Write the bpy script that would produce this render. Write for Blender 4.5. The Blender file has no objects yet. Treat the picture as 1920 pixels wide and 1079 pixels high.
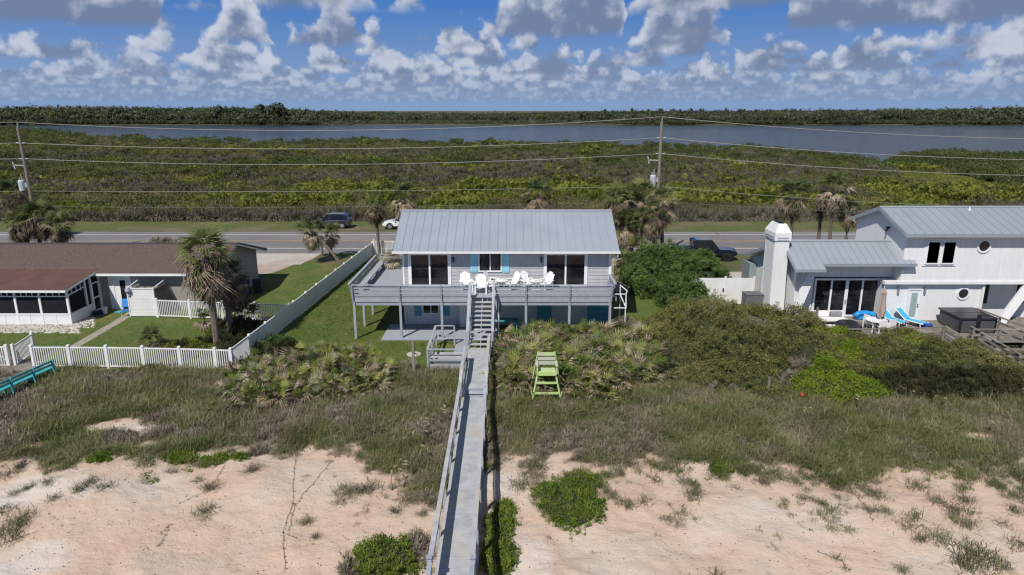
import bpy, math, random
import numpy as np
from mathutils import Vector, Matrix
R = math.radians
random.seed(7)
rng = np.random.default_rng(11)
sc = bpy.context.scene

# ------------------------------------------------------------------ camera
CAM_H = 13.6; PITCH = R(14.6)
cd = bpy.data.cameras.new('camera'); cam = bpy.data.objects.new('camera', cd)
sc.collection.objects.link(cam); sc.camera = cam
cd.sensor_width = 36; cd.lens = 24; cd.clip_start = 0.2; cd.clip_end = 9000
cam.location = (0, 0, CAM_H); cam.rotation_euler = (R(90) - PITCH, 0, 0)

# ------------------------------------------------------------------ render look
sc.view_settings.view_transform = 'Standard'
try: sc.view_settings.look = 'None'
except Exception: pass
sc.view_settings.gamma = 1.0; sc.view_settings.use_curve_mapping = False
sc.view_settings.exposure = 0.0

sc.cycles.use_denoising = True; sc.cycles.filter_width = 1.25
sc.cycles.max_bounces = 8; sc.cycles.diffuse_bounces = 4; sc.cycles.transparent_max_bounces = 8; sc.cycles.caustics_reflective = False; sc.cycles.caustics_refractive = False; sc.cycles.sample_clamp_indirect = 4

# ------------------------------------------------------------------ sun
SUN_EL = R(50); SUN_AZ = R(208)          # azimuth of the sun seen from the place, 0 = +Y, clockwise
sd = bpy.data.lights.new('sun', 'SUN'); sun = bpy.data.objects.new('sun', sd); sc.collection.objects.link(sun)
sd.energy = 4.5; sd.angle = R(0.53); sd.color = (1.0, 0.955, 0.89)
sdir = Vector((math.sin(SUN_AZ)*math.cos(SUN_EL), math.cos(SUN_AZ)*math.cos(SUN_EL), math.sin(SUN_EL)))
sun.rotation_euler = (-sdir).to_track_quat('-Z', 'Y').to_euler()
sun.location = (0, 0, 60)

# ------------------------------------------------------------------ world: Nishita sky with banks of cumulus
w = bpy.data.worlds.new('World'); sc.world = w; w.use_nodes = True
def world_sky():
    nt = w.node_tree; nt.nodes.clear(); N = nt.nodes; L = nt.links
    def n(t, **k):
        x = N.new(t)
        for a, b in k.items(): setattr(x, a, b)
        return x
    def setin(s, v):
        if isinstance(v, bpy.types.NodeSocket): L.new(v, s)
        else: s.default_value = v
    def m(op, a, b=None, c=None, clamp=False):
        x = n('ShaderNodeMath', operation=op); x.use_clamp = clamp
        setin(x.inputs[0], a)
        if b is not None: setin(x.inputs[1], b)
        if c is not None: setin(x.inputs[2], c)
        return x.outputs[0]
    def sstep(v, a, b):
        x = n('ShaderNodeMapRange', interpolation_type='SMOOTHSTEP')
        setin(x.inputs[0], v); setin(x.inputs[1], a); setin(x.inputs[2], b)
        return x.outputs[0]
    def mix(f, a, b):
        x = n('ShaderNodeMix', data_type='RGBA'); setin(x.inputs[0], f); setin(x.inputs[6], a); setin(x.inputs[7], b)
        return x.outputs[2]
    def comb(a, b, c):
        x = n('ShaderNodeCombineXYZ'); setin(x.inputs[0], a); setin(x.inputs[1], b); setin(x.inputs[2], c); return x.outputs[0]
    def noise(v, s, d, r=0.55):
        x = n('ShaderNodeTexNoise'); x.noise_dimensions = '3D'
        L.new(v, x.inputs['Vector']); x.inputs['Scale'].default_value = s; x.inputs['Detail'].default_value = d
        x.inputs['Roughness'].default_value = r; return x.outputs[0]
    sky = n('ShaderNodeTexSky'); sky.sky_type = 'NISHITA'; sky.sun_disc = False
    sky.sun_elevation = SUN_EL; sky.sun_rotation = SUN_AZ
    sky.air_density = 1.0; sky.dust_density = 0.6; sky.ozone_density = 3.0
    STR = 0.10
    hsv = n('ShaderNodeHueSaturation'); hsv.inputs['Saturation'].default_value = 1.12; hsv.inputs['Value'].default_value = SKY_V
    L.new(sky.outputs[0], hsv.inputs['Color'])
    tc = n('ShaderNodeTexCoord'); sep = n('ShaderNodeSeparateXYZ'); L.new(tc.outputs['Generated'], sep.inputs[0])
    X, Y, Z = sep.outputs
    hor = m('MAXIMUM', m('SQRT', m('ADD', m('MULTIPLY', X, X), m('MULTIPLY', Y, Y))), 0.001)
    T = m('DIVIDE', Z, hor)                       # tan of elevation
    az = m('ARCTAN2', X, Y)
    K = 1.0/STR
    col = hsv.outputs[0]
    # clear air: deep blue above, paler towards the horizon
    col = mix(m('MULTIPLY', sstep(T, 0.75, 0.30), 0.80), col, (0.034*K, 0.185*K, 0.60*K, 1))
    col = mix(m('MULTIPLY', sstep(T, 0.175, 0.0), 0.95), col, (0.235*K, 0.350*K, 0.56*K, 1))
    # each bank: distance km, base km, thickness km, envelope stops (pixel-like azimuth 0..1 -> top 0..1), cloud size
    banks = [
      (95, 1.0, 2.2, None, .62), (68, 1.0, 1.7, None, .60), (52, 1.0, 1.4, None, .58), (41, 1.0, 1.3, None, .57), (33, 1.0, 1.1, None, .55), (26, 1.0, 1.05, None, .50), (21, 1.0, 1.05, None, .47),
      (17.2, 1.0, 1.1, None, .44),
      (14.0, 1.0, 1.05, [(0,.3),(.04,.05),(.10,.2),(.14,.5),(.17,.05),(.24,.0),(.30,.05),(.345,.6),(.38,.1),(.42,.3),(.46,.5),(.50,.15),(.56,.3),(.62,.1),(.66,.7),(.70,.5),(.75,.1),(.79,.4),(.82,.05),(.90,.5),(.95,.5),(1,.1)], 0),
      (12.0, 1.0, 1.2, [(0,.0),(.170,.0),(.195,.45),(.222,.95),(.25,.45),(.262,.05),(.275,.35),(.315,.85),(.34,.6),(.36,.0),(.405,.0),(.44,.55),(.465,.3),(.48,.1),(.52,.2),(.60,.0),(.63,.3),(.67,.8),(.71,.7),(.745,.1),(.8,.0),(.9,.1),(.96,.2),(1,.2)], 0),
      (10.2, 1.0, 1.5, [(0,.75),(.05,.9),(.10,.85),(.14,.6),(.165,.1),(.19,.0),(.45,.0),(.50,.35),(.545,1.0),(.60,.9),(.622,.15),(.65,.0),(.75,.0),(.785,.4),(.83,.7),(.9,.8),(1,.85)], 0),
      (7.6, 1.0, 1.4, [(0,.9),(.03,.4),(.05,.0),(.22,.0),(.26,.4),(.34,.6),(.37,.2),(.385,.35),(.41,.2),(.43,.0),(.62,.0),(.645,.5),(.72,.9),(.765,.5),(.79,.7),(.9,.9),(1,.9)], 0),
    ]
    span = math.atan(960/1280)
    u = m('DIVIDE', m('ADD', az, span*1.0), span*2)
    u = m('PINGPONG', u, 1.0)
    for k, (D, h0, th, env, cov) in enumerate(banks):
        hgt = m('SUBTRACT', m('MULTIPLY', T, D), h0)          # km above the base
        s = m('MULTIPLY', az, D)
        v = comb(s, m('MULTIPLY', hgt, 0.95), k*7.31 + 0.7)
        nb = noise(v, 1.15 if env else 1.35, 9, .55)
        v2 = comb(m('ADD', s, -0.13), m('ADD', m('MULTIPLY', hgt, 0.95), 0.16), k*7.31 + 0.7)
        nl = noise(v2, 1.15 if env else 1.25, 5, .5)
        if env:
            cr = n('ShaderNodeValToRGB'); cr.color_ramp.interpolation = 'B_SPLINE' if False else 'EASE'
            els = cr.color_ramp.elements
            while len(els) > 1: els.remove(els[-1])
            els[0].position = env[0][0]; els[0].color = (env[0][1],)*3 + (1,)
            for p, t in env[1:]:
                e = els.new(p); e.color = (t, t, t, 1)
            vv = noise(comb(m('MULTIPLY', az, D*1.3), m('MULTIPLY', hgt, 1.3), k*3.1+5.0), 1.0, 5)
            uu = m('ADD', u, m('MULTIPLY', m('SUBTRACT', vv, .5), 0.055))
            L.new(uu, cr.inputs[0])
            sepc = n('ShaderNodeSeparateColor'); L.new(cr.outputs[0], sepc.inputs[0])
            top = m('SUBTRACT', m('MULTIPLY', sepc.outputs[0], th*1.35), 0.30)
        else:
            ev = noise(comb(m('MULTIPLY', s, 0.55), k*5.3, 2.0), 1.0, 2, .5)
            top = m('MULTIPLY', m('SUBTRACT', ev, 1-cov-.09), th*3.8)
            top = m('MINIMUM', top, th)
        dens = m('ADD', m('SUBTRACT', top, hgt), m('MULTIPLY', m('SUBTRACT', nb, 0.5), 2.3 if env else 1.9))
        wob = m('MULTIPLY', m('SUBTRACT', nb, .5), 0.26)
        base = sstep(m('ADD', hgt, wob), -0.07, 0.09)
        a = m('MULTIPLY', sstep(dens, -0.03, 0.21), base)
        a = m('MULTIPLY', a, max(0.55, 0.97 - D*0.006))
        # light comes from the viewer's upper left: lit crowns and bulges, grey flat bases
        g = m('MULTIPLY', m('SUBTRACT', nb, nl), 4.6)
        rel = m('ADD', m('MULTIPLY', hgt, 0.50), m('MULTIPLY', m('SUBTRACT', noise(v, 0.62 if env else 0.8, 4), 0.5), 2.1 if env else 1.5))
        f = m('ADD', m('ADD', rel, g), m('MULTIPLY', m('SUBTRACT', 0.50, m('MINIMUM', dens, 1.1)), 0.42))
        f = m('ADD', f, 0.17 if env else 0.14, clamp=True)
        f = sstep(f, 0.0, 1.0)
        hzf = min(0.76, D/60.0*.95)
        def hm(c): return tuple((c[i]*(1-hzf) + (0.235, 0.340, 0.54)[i]*hzf)*K for i in range(3)) + (1,)
        cc = mix(f, hm((0.160, 0.200, 0.310)), hm((0.71, 0.735, 0.80)))
        col = mix(a, col, cc)
    # overhead: the same broken layer seen from below
    Zc = m('MAXIMUM', T, 0.05)
    inv = m('DIVIDE', 1.0, Zc)
    pv = comb(m('MULTIPLY', m('SINE', az), inv), m('MULTIPLY', m('COSINE', az), inv), 0.3)
    ov = noise(pv, 0.9, 6, .55)
    oa = m('MULTIPLY', sstep(ov, 0.52, 0.66), m('MULTIPLY', sstep(T, 0.20, 0.34), 0.9))
    oc = mix(sstep(ov, 0.55, .8), (0.46*K, 0.49*K, 0.56*K, 1), (0.20*K, 0.235*K, 0.31*K, 1))
    col = mix(oa, col, oc)
    # below the horizon: haze colour
    col = mix(sstep(Z, 0.0, -0.01), col, (0.16*K, 0.22*K, 0.30*K, 1))
    bg = n('ShaderNodeBackground'); bg.inputs[1].default_value = STR; L.new(col, bg.inputs[0])
    out = n('ShaderNodeOutputWorld'); L.new(bg.outputs[0], out.inputs[0])
SKY_V = 0.42
world_sky()
w.cycles.sampling_method = 'MANUAL'; w.cycles.sample_map_resolution = 512

# ------------------------------------------------------------------ picture geometry: pixel + height -> place
F = 1280.0; CP = math.cos(PITCH); SP = math.sin(PITCH)
def at(px, py, z=0.0):
    u = (px-960)/F; v = (py-539.5)/F
    dy = CP - v*SP; dz = -SP - v*CP
    t = (z-CAM_H)/dz
    return Vector((u*t, dy*t, z))
def atY(px, py, Y):
    u = (px-960)/F; v = (py-539.5)/F
    dy = CP - v*SP; dz = -SP - v*CP
    t = Y/dy
    return Vector((u*t, Y, CAM_H + dz*t))

# ------------------------------------------------------------------ numpy value noise
_tab = rng.random((256, 256))
def vnoise(x, y, s=1.0, seed=0):
    x = np.asarray(x, float)/s + seed*17.13; y = np.asarray(y, float)/s + seed*9.71
    xi = np.floor(x).astype(int); yi = np.floor(y).astype(int); fx = x-xi; fy = y-yi
    fx = fx*fx*(3-2*fx); fy = fy*fy*(3-2*fy)
    a = _tab[xi % 256, yi % 256]; b = _tab[(xi+1) % 256, yi % 256]; c = _tab[xi % 256, (yi+1) % 256]; d = _tab[(xi+1) % 256, (yi+1) % 256]
    return (a*(1-fx)+b*fx)*(1-fy) + (c*(1-fx)+d*fx)*fy
def fbm(x, y, s=1.0, seed=0, o=4):
    t = 0; a = .5; n = 0
    for i in range(o):
        t = t + a*vnoise(x, y, s, seed+i*3); n += a; a *= .5; s *= .5
    return t/n
def sm(a, b, x):
    t = np.clip((np.asarray(x, float)-a)/(b-a), 0, 1); return t*t*(3-2*t)

# ------------------------------------------------------------------ the lie of the land
DUNE_Y = 34.4
def zg(x, y):
    x = np.asarray(x, float); y = np.asarray(y, float)
    k = np.clip((DUNE_Y - y)/22.0, 0, 1.6)
    base = -1.15*(k*k*(3-2*np.minimum(k, 1)))*np.where(k > 1, 1.0, 1.0)
    und = (fbm(x, y, 5.0, 2, 3)-.5)*0.8*np.clip((DUNE_Y-y)/5.0, 0, 1) + (fbm(x, y, 1.3, 5, 3)-.5)*.22*np.clip((DUNE_Y-y)/3.0, 0, 1)
    near = base + und
    far = -1.3*sm(86, 210, y)
    return np.where(y < DUNE_Y, near, far)
def gp(px, py):
    z = 0.0
    for _ in range(8):
        p = at(px, py, z); z = float(zg(p.x, p.y))
    return Vector((p.x, p.y, z))
# edge of the dune vegetation, read as a line of pixels
_edge = [(-300,880),(0,868),(60,862),(130,868),(200,862),(300,852),(430,858),(520,838),(575,828),(640,846),(700,870),(760,905),(815,925),(900,905),(940,880),(990,862),(1060,862),(1110,880),(1200,868),(1290,872),(1380,882),(1470,890),(1560,892),(1650,880),(1740,874),(1830,888),(1920,872),(2200,880)]
_ep = [gp(a, b) for a, b in _edge]
_eu = np.array([p.x for p in _ep]); _ey = np.array([p.y for p in _ep])
def veg(x, y):      # 0 bare sand .. 1 full cover
    e = np.interp(x, _eu, _ey)
    d = (y - e) + (fbm(x, y, 2.2, 3, 4)-.5)*3.4
    v = np.maximum(sm(-0.2, 1.2, d), .85*sm(-1.6, .4, d)*sm(.45, .62, fbm(x, y, .7, 33, 3)))
    for (px, py, rx, ry) in ((215,798,1.3,.7),(262,806,.9,.5),(288,838,.8,.4),(60,838,.6,.4),(1830,822,1.0,.4),(1215,718,1.3,.5)):
        c = gp(px, py); v = v*(1-.92*sm(1.25, .65, ((x-c.x)/rx)**2 + ((y-c.y)/ry)**2 + (fbm(x, y, .8, 9, 2)-.5)*1.5))
    sp = sm(-5.5, -0.2, d)*sm(0.52, .74, fbm(x, y, 0.9, 31, 3))*0.65*sm(-12, 3, x)
    return np.clip(np.maximum(v, sp), 0, 1)

# ------------------------------------------------------------------ materials
MATS = {}
def mat(name, c1, c2=None, rough=.7, scale=6.0, detail=5, bump=0.0, bscale=None, metal=0.0, spec=.4, coord='Object', stretch=None, ramp=(.35, .65), c3=None, s3=None, coat=0):
    if name in MATS: return MATS[name]
    m = bpy.data.materials.new(name); m.use_nodes = True; nt = m.node_tree; b = nt.nodes['Principled BSDF']
    b.inputs['Roughness'].default_value = rough; b.inputs['Metallic'].default_value = metal
    b.inputs['Specular IOR Level'].default_value = spec; b.inputs['Coat Weight'].default_value = coat
    tc = nt.nodes.new('ShaderNodeTexCoord'); mp = nt.nodes.new('ShaderNodeMapping')
    if coord == 'World':
        g = nt.nodes.new('ShaderNodeNewGeometry'); nt.links.new(g.outputs['Position'], mp.inputs[0])
    else: nt.links.new(tc.outputs[coord], mp.inputs[0])
    if stretch: mp.inputs['Scale'].default_value = stretch
    if c2 is None: c2 = tuple(x*.86 for x in c1)
    no = nt.nodes.new('ShaderNodeTexNoise'); no.inputs['Scale'].default_value = scale; no.inputs['Detail'].default_value = detail; no.inputs['Roughness'].default_value = .6
    nt.links.new(mp.outputs[0], no.inputs['Vector'])
    cr = nt.nodes.new('ShaderNodeValToRGB'); cr.color_ramp.elements[0].position = ramp[0]; cr.color_ramp.elements[1].position = ramp[1]
    cr.color_ramp.elements[0].color = (*c2, 1); cr.color_ramp.elements[1].color = (*c1, 1)
    nt.links.new(no.outputs[0], cr.inputs[0]); colo = cr.outputs[0]
    if c3:
        n3 = nt.nodes.new('ShaderNodeTexNoise'); n3.inputs['Scale'].default_value = s3 or scale*.13; n3.inputs['Detail'].default_value = 4
        nt.links.new(mp.outputs[0], n3.inputs['Vector'])
        r3 = nt.nodes.new('ShaderNodeValToRGB'); r3.color_ramp.elements[0].position = .47; r3.color_ramp.elements[1].position = .68
        nt.links.new(n3.outputs[0], r3.inputs[0])
        mx = nt.nodes.new('ShaderNodeMix'); mx.data_type = 'RGBA'; nt.links.new(r3.outputs[0], mx.inputs[0]); nt.links.new(colo, mx.inputs[6]); mx.inputs[7].default_value = (*c3, 1)
        colo = mx.outputs[2]
    nt.links.new(colo, b.inputs['Base Color'])
    if bump:
        nb = nt.nodes.new('ShaderNodeTexNoise'); nb.inputs['Scale'].default_value = bscale or scale*4; nb.inputs['Detail'].default_value = 4
        nt.links.new(mp.outputs[0], nb.inputs['Vector'])
        bp = nt.nodes.new('ShaderNodeBump'); bp.inputs['Strength'].default_value = min(1, bump); bp.inputs['Distance'].default_value = .03*max(1, bump)
        nt.links.new(nb.outputs[0], bp.inputs['Height']); nt.links.new(bp.outputs[0], b.inputs['Normal'])
    MATS[name] = m; return m
def leaf(name, cols, scale=.35, trans=.28, rnd=.35, rough=.6, fine=6.0):
    """foliage: a few real leaf colours mixed by place and by plant"""
    if name in MATS: return MATS[name]
    m = bpy.data.materials.new(name); m.use_nodes = True; nt = m.node_tree; nt.nodes.clear(); L = nt.links
    g = nt.nodes.new('ShaderNodeNewGeometry'); oi = nt.nodes.new('ShaderNodeObjectInfo')
    n1 = nt.nodes.new('ShaderNodeTexNoise'); n1.inputs['Scale'].default_value = scale; n1.inputs['Detail'].default_value = 5; n1.inputs['Roughness'].default_value = .6
    L.new(g.outputs['Position'], n1.inputs['Vector'])
    n2 = nt.nodes.new('ShaderNodeTexNoise'); n2.inputs['Scale'].default_value = fine; n2.inputs['Detail'].default_value = 2
    L.new(g.outputs['Position'], n2.inputs['Vector'])
    def ma(op, a, b):
        x = nt.nodes.new('ShaderNodeMath'); x.operation = op
        for i, v in enumerate((a, b)):
            if isinstance(v, (int, float)): x.inputs[i].default_value = v
            else: L.new(v, x.inputs[i])
        return x.outputs[0]
    f = ma('MULTIPLY', ma('SUBTRACT', n1.outputs[0], .5), 2.2)
    f = ma('ADD', ma('ADD', f, .5), ma('MULTIPLY', ma('SUBTRACT', oi.outputs['Random'], .5), rnd))
    f = ma('ADD', f, ma('MULTIPLY', ma('SUBTRACT', n2.outputs[0], .5), .7))
    cr = nt.nodes.new('ShaderNodeValToRGB'); els = cr.color_ramp.elements
    while len(els) > 1: els.remove(els[-1])
    els[0].position = cols[0][0]; els[0].color = (*cols[0][1], 1)
    for p, c in cols[1:]:
        e = els.new(p); e.color = (*c, 1)
    L.new(f, cr.inputs[0])
    d = nt.nodes.new('ShaderNodeBsdfPrincipled'); d.inputs['Roughness'].default_value = rough; d.inputs['Specular IOR Level'].default_value = .25; L.new(cr.outputs[0], d.inputs['Base Color'])
    t = nt.nodes.new('ShaderNodeBsdfTranslucent'); L.new(cr.outputs[0], t.inputs['Color'])
    ms = nt.nodes.new('ShaderNodeMixShader'); ms.inputs[0].default_value = trans; L.new(d.outputs[0], ms.inputs[1]); L.new(t.outputs[0], ms.inputs[2])
    o = nt.nodes.new('ShaderNodeOutputMaterial'); L.new(ms.outputs[0], o.inputs[0])
    MATS[name] = m; return m

M_paintgrey = mat('grey_deck_paint', (.37,.395,.44), (.31,.335,.38), .65, 3, bump=.3, bscale=40, stretch=(1,1,1))
M_walkgrey = mat('weathered_walk_boards', (.46,.475,.50), (.33,.345,.375), .75, 2.2, bump=.4, bscale=30, coord='World', c3=(.44,.42,.37), s3=.5)
M_raildark = mat('rail_paint', (.33,.355,.41), (.28,.305,.355), .6, 3)
M_white = mat('white_trim', (.80,.81,.82), (.74,.75,.77), .5, 2)
M_vinyl = mat('white_vinyl', (.80,.80,.80), (.72,.72,.71), .45, 1.2, coord='World')
M_siding = mat('grey_siding', (.44,.455,.475), (.375,.39,.41), .7, 2.2, bump=.2, coord='World', stretch=(3,1,.7), c3=(.40,.405,.40), s3=.9)
M_siding_low = mat('pale_siding', (.70,.71,.72), (.64,.65,.66), .7, 3, coord='World')
M_metalroof = mat('grey_metal_roof', (.30,.33,.385), (.28,.308,.36), .45, .6, spec=.5, coord='World', c3=(.31,.338,.392), s3=.3)
M_blueshut = mat('pale_blue_shutter', (.30,.62,.76), (.26,.54,.67), .5, 3)
M_teal = mat('teal_paint', (.09,.36,.44), (.07,.30,.37), .5, 2)
M_tealb = mat('turquoise_paint', (.07,.46,.47), (.06,.36,.38), .5, 2)
M_black = mat('black_metal', (.015,.015,.017), None, .4, 5)
M_frame = M_white
M_shingle = mat('brown_shingle', (.150,.108,.096), (.085,.062,.055), .9, 7, bump=.5, bscale=12, coord='World', c3=(.128,.090,.078), s3=.5)
M_rust = mat('rust_roof_sheet', (.135,.070,.054), (.10,.053,.042), .8, 1.4, bump=.2, coord='World', c3=(.105,.060,.048), s3=.35)
M_taupe = mat('taupe_wall', (.33,.315,.285), (.28,.27,.245), .85, 2, bump=.2, coord='World')
M_darkwood = mat('weathered_wood', (.235,.205,.175), (.13,.112,.095), .85, 3, bump=.5, coord='World', stretch=(1,1,1), c3=(.30,.28,.255), s3=.6)
M_stucco = mat('white_stucco_boards', (.78,.785,.79), (.71,.715,.725), .65, 1.6, coord='World', bump=.15, stretch=(4,4,.5), c3=(.72,.715,.70), s3=.5)
M_greyroof2 = mat('grey_green_metal_roof', (.295,.328,.37), (.27,.30,.34), .45, .6, coord='World', c3=(.28,.312,.352), s3=.35)
M_trunk = mat('palm_trunk', (.20,.165,.13), (.10,.082,.068), .9, 14, bump=.8, bscale=25)
M_pole = mat('pole_wood', (.27,.235,.20), (.16,.14,.12), .9, 8, bump=.4, stretch=(4,4,.4))
M_concrete = mat('pale_concrete', (.50,.46,.41), (.42,.385,.345), .85, 1.5, coord='World', bump=.2, c3=(.40,.34,.30), s3=.25)
M_tyre = mat('tyre', (.02,.02,.02), None, .8)
M_rim = mat('alloy', (.55,.56,.58), None, .3, metal=.8)
M_plasticwhite = mat('white_plastic', (.82,.82,.82), (.80,.80,.80), .45, 2)
def glass(name, tint=(.006,.007,.009), rough=.03, c2=(.040,.042,.045)):
    m = mat(name, c2, tint, rough, 1.1, 3, spec=.4, coord='World', ramp=(.40, .80)); return m  # faint reflections and a hint of interior painted in as patchy colour
M_glass = glass('dark_glass')
M_screen = mat('insect_screen', (.012,.014,.020), (.02,.022,.03), .8, 2, spec=.1)
M_carglass = glass('car_glass', (.01,.012,.015), .05, (.02,.022,.025))

# ------------------------------------------------------------------ mesh builder
class MB:
    def __init__(s): s.v = []; s.f = []; s.mi = []
    def quad(s, pts, mi=0):
        i = len(s.v); s.v += [tuple(p) for p in pts]; s.f.append(tuple(range(i, i+len(pts)))); s.mi.append(mi); return s
    def box(s, x0, x1, y0, y1, z0, z1, mi=0):
        i = len(s.v)
        s.v += [(x0,y0,z0),(x1,y0,z0),(x1,y1,z0),(x0,y1,z0),(x0,y0,z1),(x1,y0,z1),(x1,y1,z1),(x0,y1,z1)]
        s.f += [(i,i+3,i+2,i+1),(i+4,i+5,i+6,i+7),(i,i+1,i+5,i+4),(i+1,i+2,i+6,i+5),(i+2,i+3,i+7,i+6),(i+3,i,i+4,i+7)]; s.mi += [mi]*6; return s
    def beam(s, a, b, w, h, mi=0, up=(0,0,1)):
        a = Vector(a); b = Vector(b); d = (b-a).normalized(); u = Vector(up)
        sd_ = d.cross(u)
        if sd_.length < 1e-4: sd_ = Vector((1,0,0))
        sd_.normalize(); u = sd_.cross(d).normalized()
        i = len(s.v)
        for p in (a, b):
            for (q, r) in ((-1,-1),(1,-1),(1,1),(-1,1)): s.v.append(tuple(p + sd_*q*w/2 + u*r*h/2))
        s.f += [(i,i+1,i+2,i+3),(i+7,i+6,i+5,i+4),(i,i+4,i+5,i+1),(i+1,i+5,i+6,i+2),(i+2,i+6,i+7,i+3),(i+3,i+7,i+4,i)]; s.mi += [mi]*6; return s
    def tube(s, pts, r, n=8, mi=0, cap=True, r2=None):
        pts = [Vector(p) for p in pts]; i0 = len(s.v); m_ = len(pts)
        for k, p in enumerate(pts):
            d = (pts[min(k+1, m_-1)] - pts[max(k-1, 0)]).normalized()
            a = d.cross(Vector((0,0,1)));
            if a.length < 1e-3: a = d.cross(Vector((0,1,0)))
            a.normalize(); b = d.cross(a)
            rr = r if r2 is None else r + (r2-r)*k/(m_-1)
            if isinstance(r, (list, tuple)): rr = r[k]
            for j in range(n):
                t = 2*math.pi*j/n; s.v.append(tuple(p + (a*math.cos(t) + b*math.sin(t))*rr))
        for k in range(m_-1):
            for j in range(n):
                q = i0 + k*n; s.f.append((q+j, q+(j+1) % n, q+n+(j+1) % n, q+n+j)); s.mi.append(mi)
        if cap:
            s.f.append(tuple(i0+j for j in range(n))[::-1]); s.f.append(tuple(i0+(m_-1)*n+j for j in range(n))); s.mi += [mi]*2
        return s
    def prism(s, poly, y0, y1, axis='x', mi=0):
        """poly of (a,b) extruded; axis = direction of extrusion"""
        def P(a, b, t): return {'x': (t, a, b), 'y': (a, t, b), 'z': (a, b, t)}[axis]
        i = len(s.v); n = len(poly)
        s.v += [P(a, b, y0) for a, b in poly] + [P(a, b, y1) for a, b in poly]
        s.f.append(tuple(range(i, i+n))); s.f.append(tuple(range(i+n, i+2*n))[::-1]); s.mi += [mi]*2
        for k in range(n): s.f.append((i+k, i+n+k, i+n+(k+1) % n, i+(k+1) % n)); s.mi.append(mi)
        return s
    def mesh(s, name, mats, smooth=False):
        me = bpy.data.meshes.new(name); me.from_pydata(s.v, [], s.f); me.update()
        for m in (mats if isinstance(mats, (list, tuple)) else [mats]): me.materials.append(m)
        if max(s.mi, default=0) > 0: me.polygons.foreach_set('material_index', s.mi)
        if smooth: me.polygons.foreach_set('use_smooth', [True]*len(s.f))
        return me
    def build(s, name, mats, parent=None, loc=None, smooth=False, bevel=0, fixn=True, kind=None):
        me = s.mesh(name, mats, smooth)
        if fixn:
            import bmesh
            bm = bmesh.new(); bm.from_mesh(me); bmesh.ops.recalc_face_normals(bm, faces=bm.faces); bm.to_mesh(me); bm.free()
        o = bpy.data.objects.new(name, me); sc.collection.objects.link(o)
        if parent: o.parent = parent
        if loc is not None: o.location = loc
        if bevel:
            b = o.modifiers.new('bevel', 'BEVEL'); b.width = bevel; b.segments = 1; b.limit_method = 'ANGLE'
        if kind: o['kind'] = kind
        return o
def tag(o, label=None, cat=None, group=None, kind=None):
    if label: o['label'] = label
    if cat: o['category'] = cat
    if group: o['group'] = group
    if kind: o['kind'] = kind
    return o
def thing(name, label, cat, loc=(0,0,0), rz=0, group=None):
    o = bpy.data.objects.new(name, None); sc.collection.objects.link(o); o.location = loc; o.rotation_euler.z = rz; o.empty_display_size = .3
    return tag(o, label, cat, group)
def inst(name, me, parent=None, loc=(0,0,0), rot=(0,0,0), scl=(1,1,1)):
    o = bpy.data.objects.new(name, me); sc.collection.objects.link(o)
    if parent: o.parent = parent
    o.location = loc; o.rotation_euler = rot; o.scale = scl; return o
def copy_tree(o, parent=None):
    c = o.copy(); sc.collection.objects.link(c)
    if parent: c.parent = parent
    for ch in [x for x in o.children]: copy_tree(ch, c)
    return c
def world(root, mb, name, mats, **k):
    """part given in world coordinates under a root without rotation"""
    o = mb.build(name, mats, root, **k); o.location = -root.location if 'loc' not in k else o.location; return o

# ------------------------------------------------------------------ scatter (stuff only)
def scatter(name, pts, rots, scls, idx, protos, parent=None):
    col = bpy.data.collections.new(name + '_pieces')
    for i, me in enumerate(protos):
        o = bpy.data.objects.new('%s_piece_%02d' % (name, i), me); col.objects.link(o)
    me = bpy.data.meshes.new(name); me.from_pydata([tuple(p) for p in pts], [], [])
    for an, tp, dat in (('rot', 'FLOAT_VECTOR', rots), ('scl', 'FLOAT_VECTOR', scls), ('idx', 'INT', idx)):
        a = me.attributes.new(an, tp, 'POINT')
        a.data.foreach_set('vector' if tp == 'FLOAT_VECTOR' else 'value', np.asarray(dat, float if tp != 'INT' else np.int32).ravel())
    o = bpy.data.objects.new(name, me); sc.collection.objects.link(o)
    if parent: o.parent = parent; o.location = -parent.location
    ng = bpy.data.node_groups.new(name + '_scatter', 'GeometryNodeTree')
    ng.interface.new_socket('Geometry', in_out='INPUT', socket_type='NodeSocketGeometry'); ng.interface.new_socket('Geometry', in_out='OUTPUT', socket_type='NodeSocketGeometry')
    gi = ng.nodes.new('NodeGroupInput'); go = ng.nodes.new('NodeGroupOutput')
    ci = ng.nodes.new('GeometryNodeCollectionInfo'); ci.inputs['Collection'].default_value = col; ci.inputs['Separate Children'].default_value = True; ci.inputs['Reset Children'].default_value = True
    ip = ng.nodes.new('GeometryNodeInstanceOnPoints'); ip.inputs['Pick Instance'].default_value = True
    def na(n_, t):
        x = ng.nodes.new('GeometryNodeInputNamedAttribute'); x.data_type = t; x.inputs['Name'].default_value = n_; return x.outputs['Attribute']
    e2r = ng.nodes.new('FunctionNodeEulerToRotation'); ng.links.new(na('rot', 'FLOAT_VECTOR'), e2r.inputs[0])
    ng.links.new(gi.outputs[0], ip.inputs['Points']); ng.links.new(ci.outputs[0], ip.inputs['Instance'])
    ng.links.new(na('idx', 'INT'), ip.inputs['Instance Index']); ng.links.new(e2r.outputs[0], ip.inputs['Rotation']); ng.links.new(na('scl', 'FLOAT_VECTOR'), ip.inputs['Scale'])
    ng.links.new(ip.outputs[0], go.inputs[0])
    md = o.modifiers.new('scatter', 'NODES'); md.node_group = ng
    return o

exec_parts = []
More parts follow.
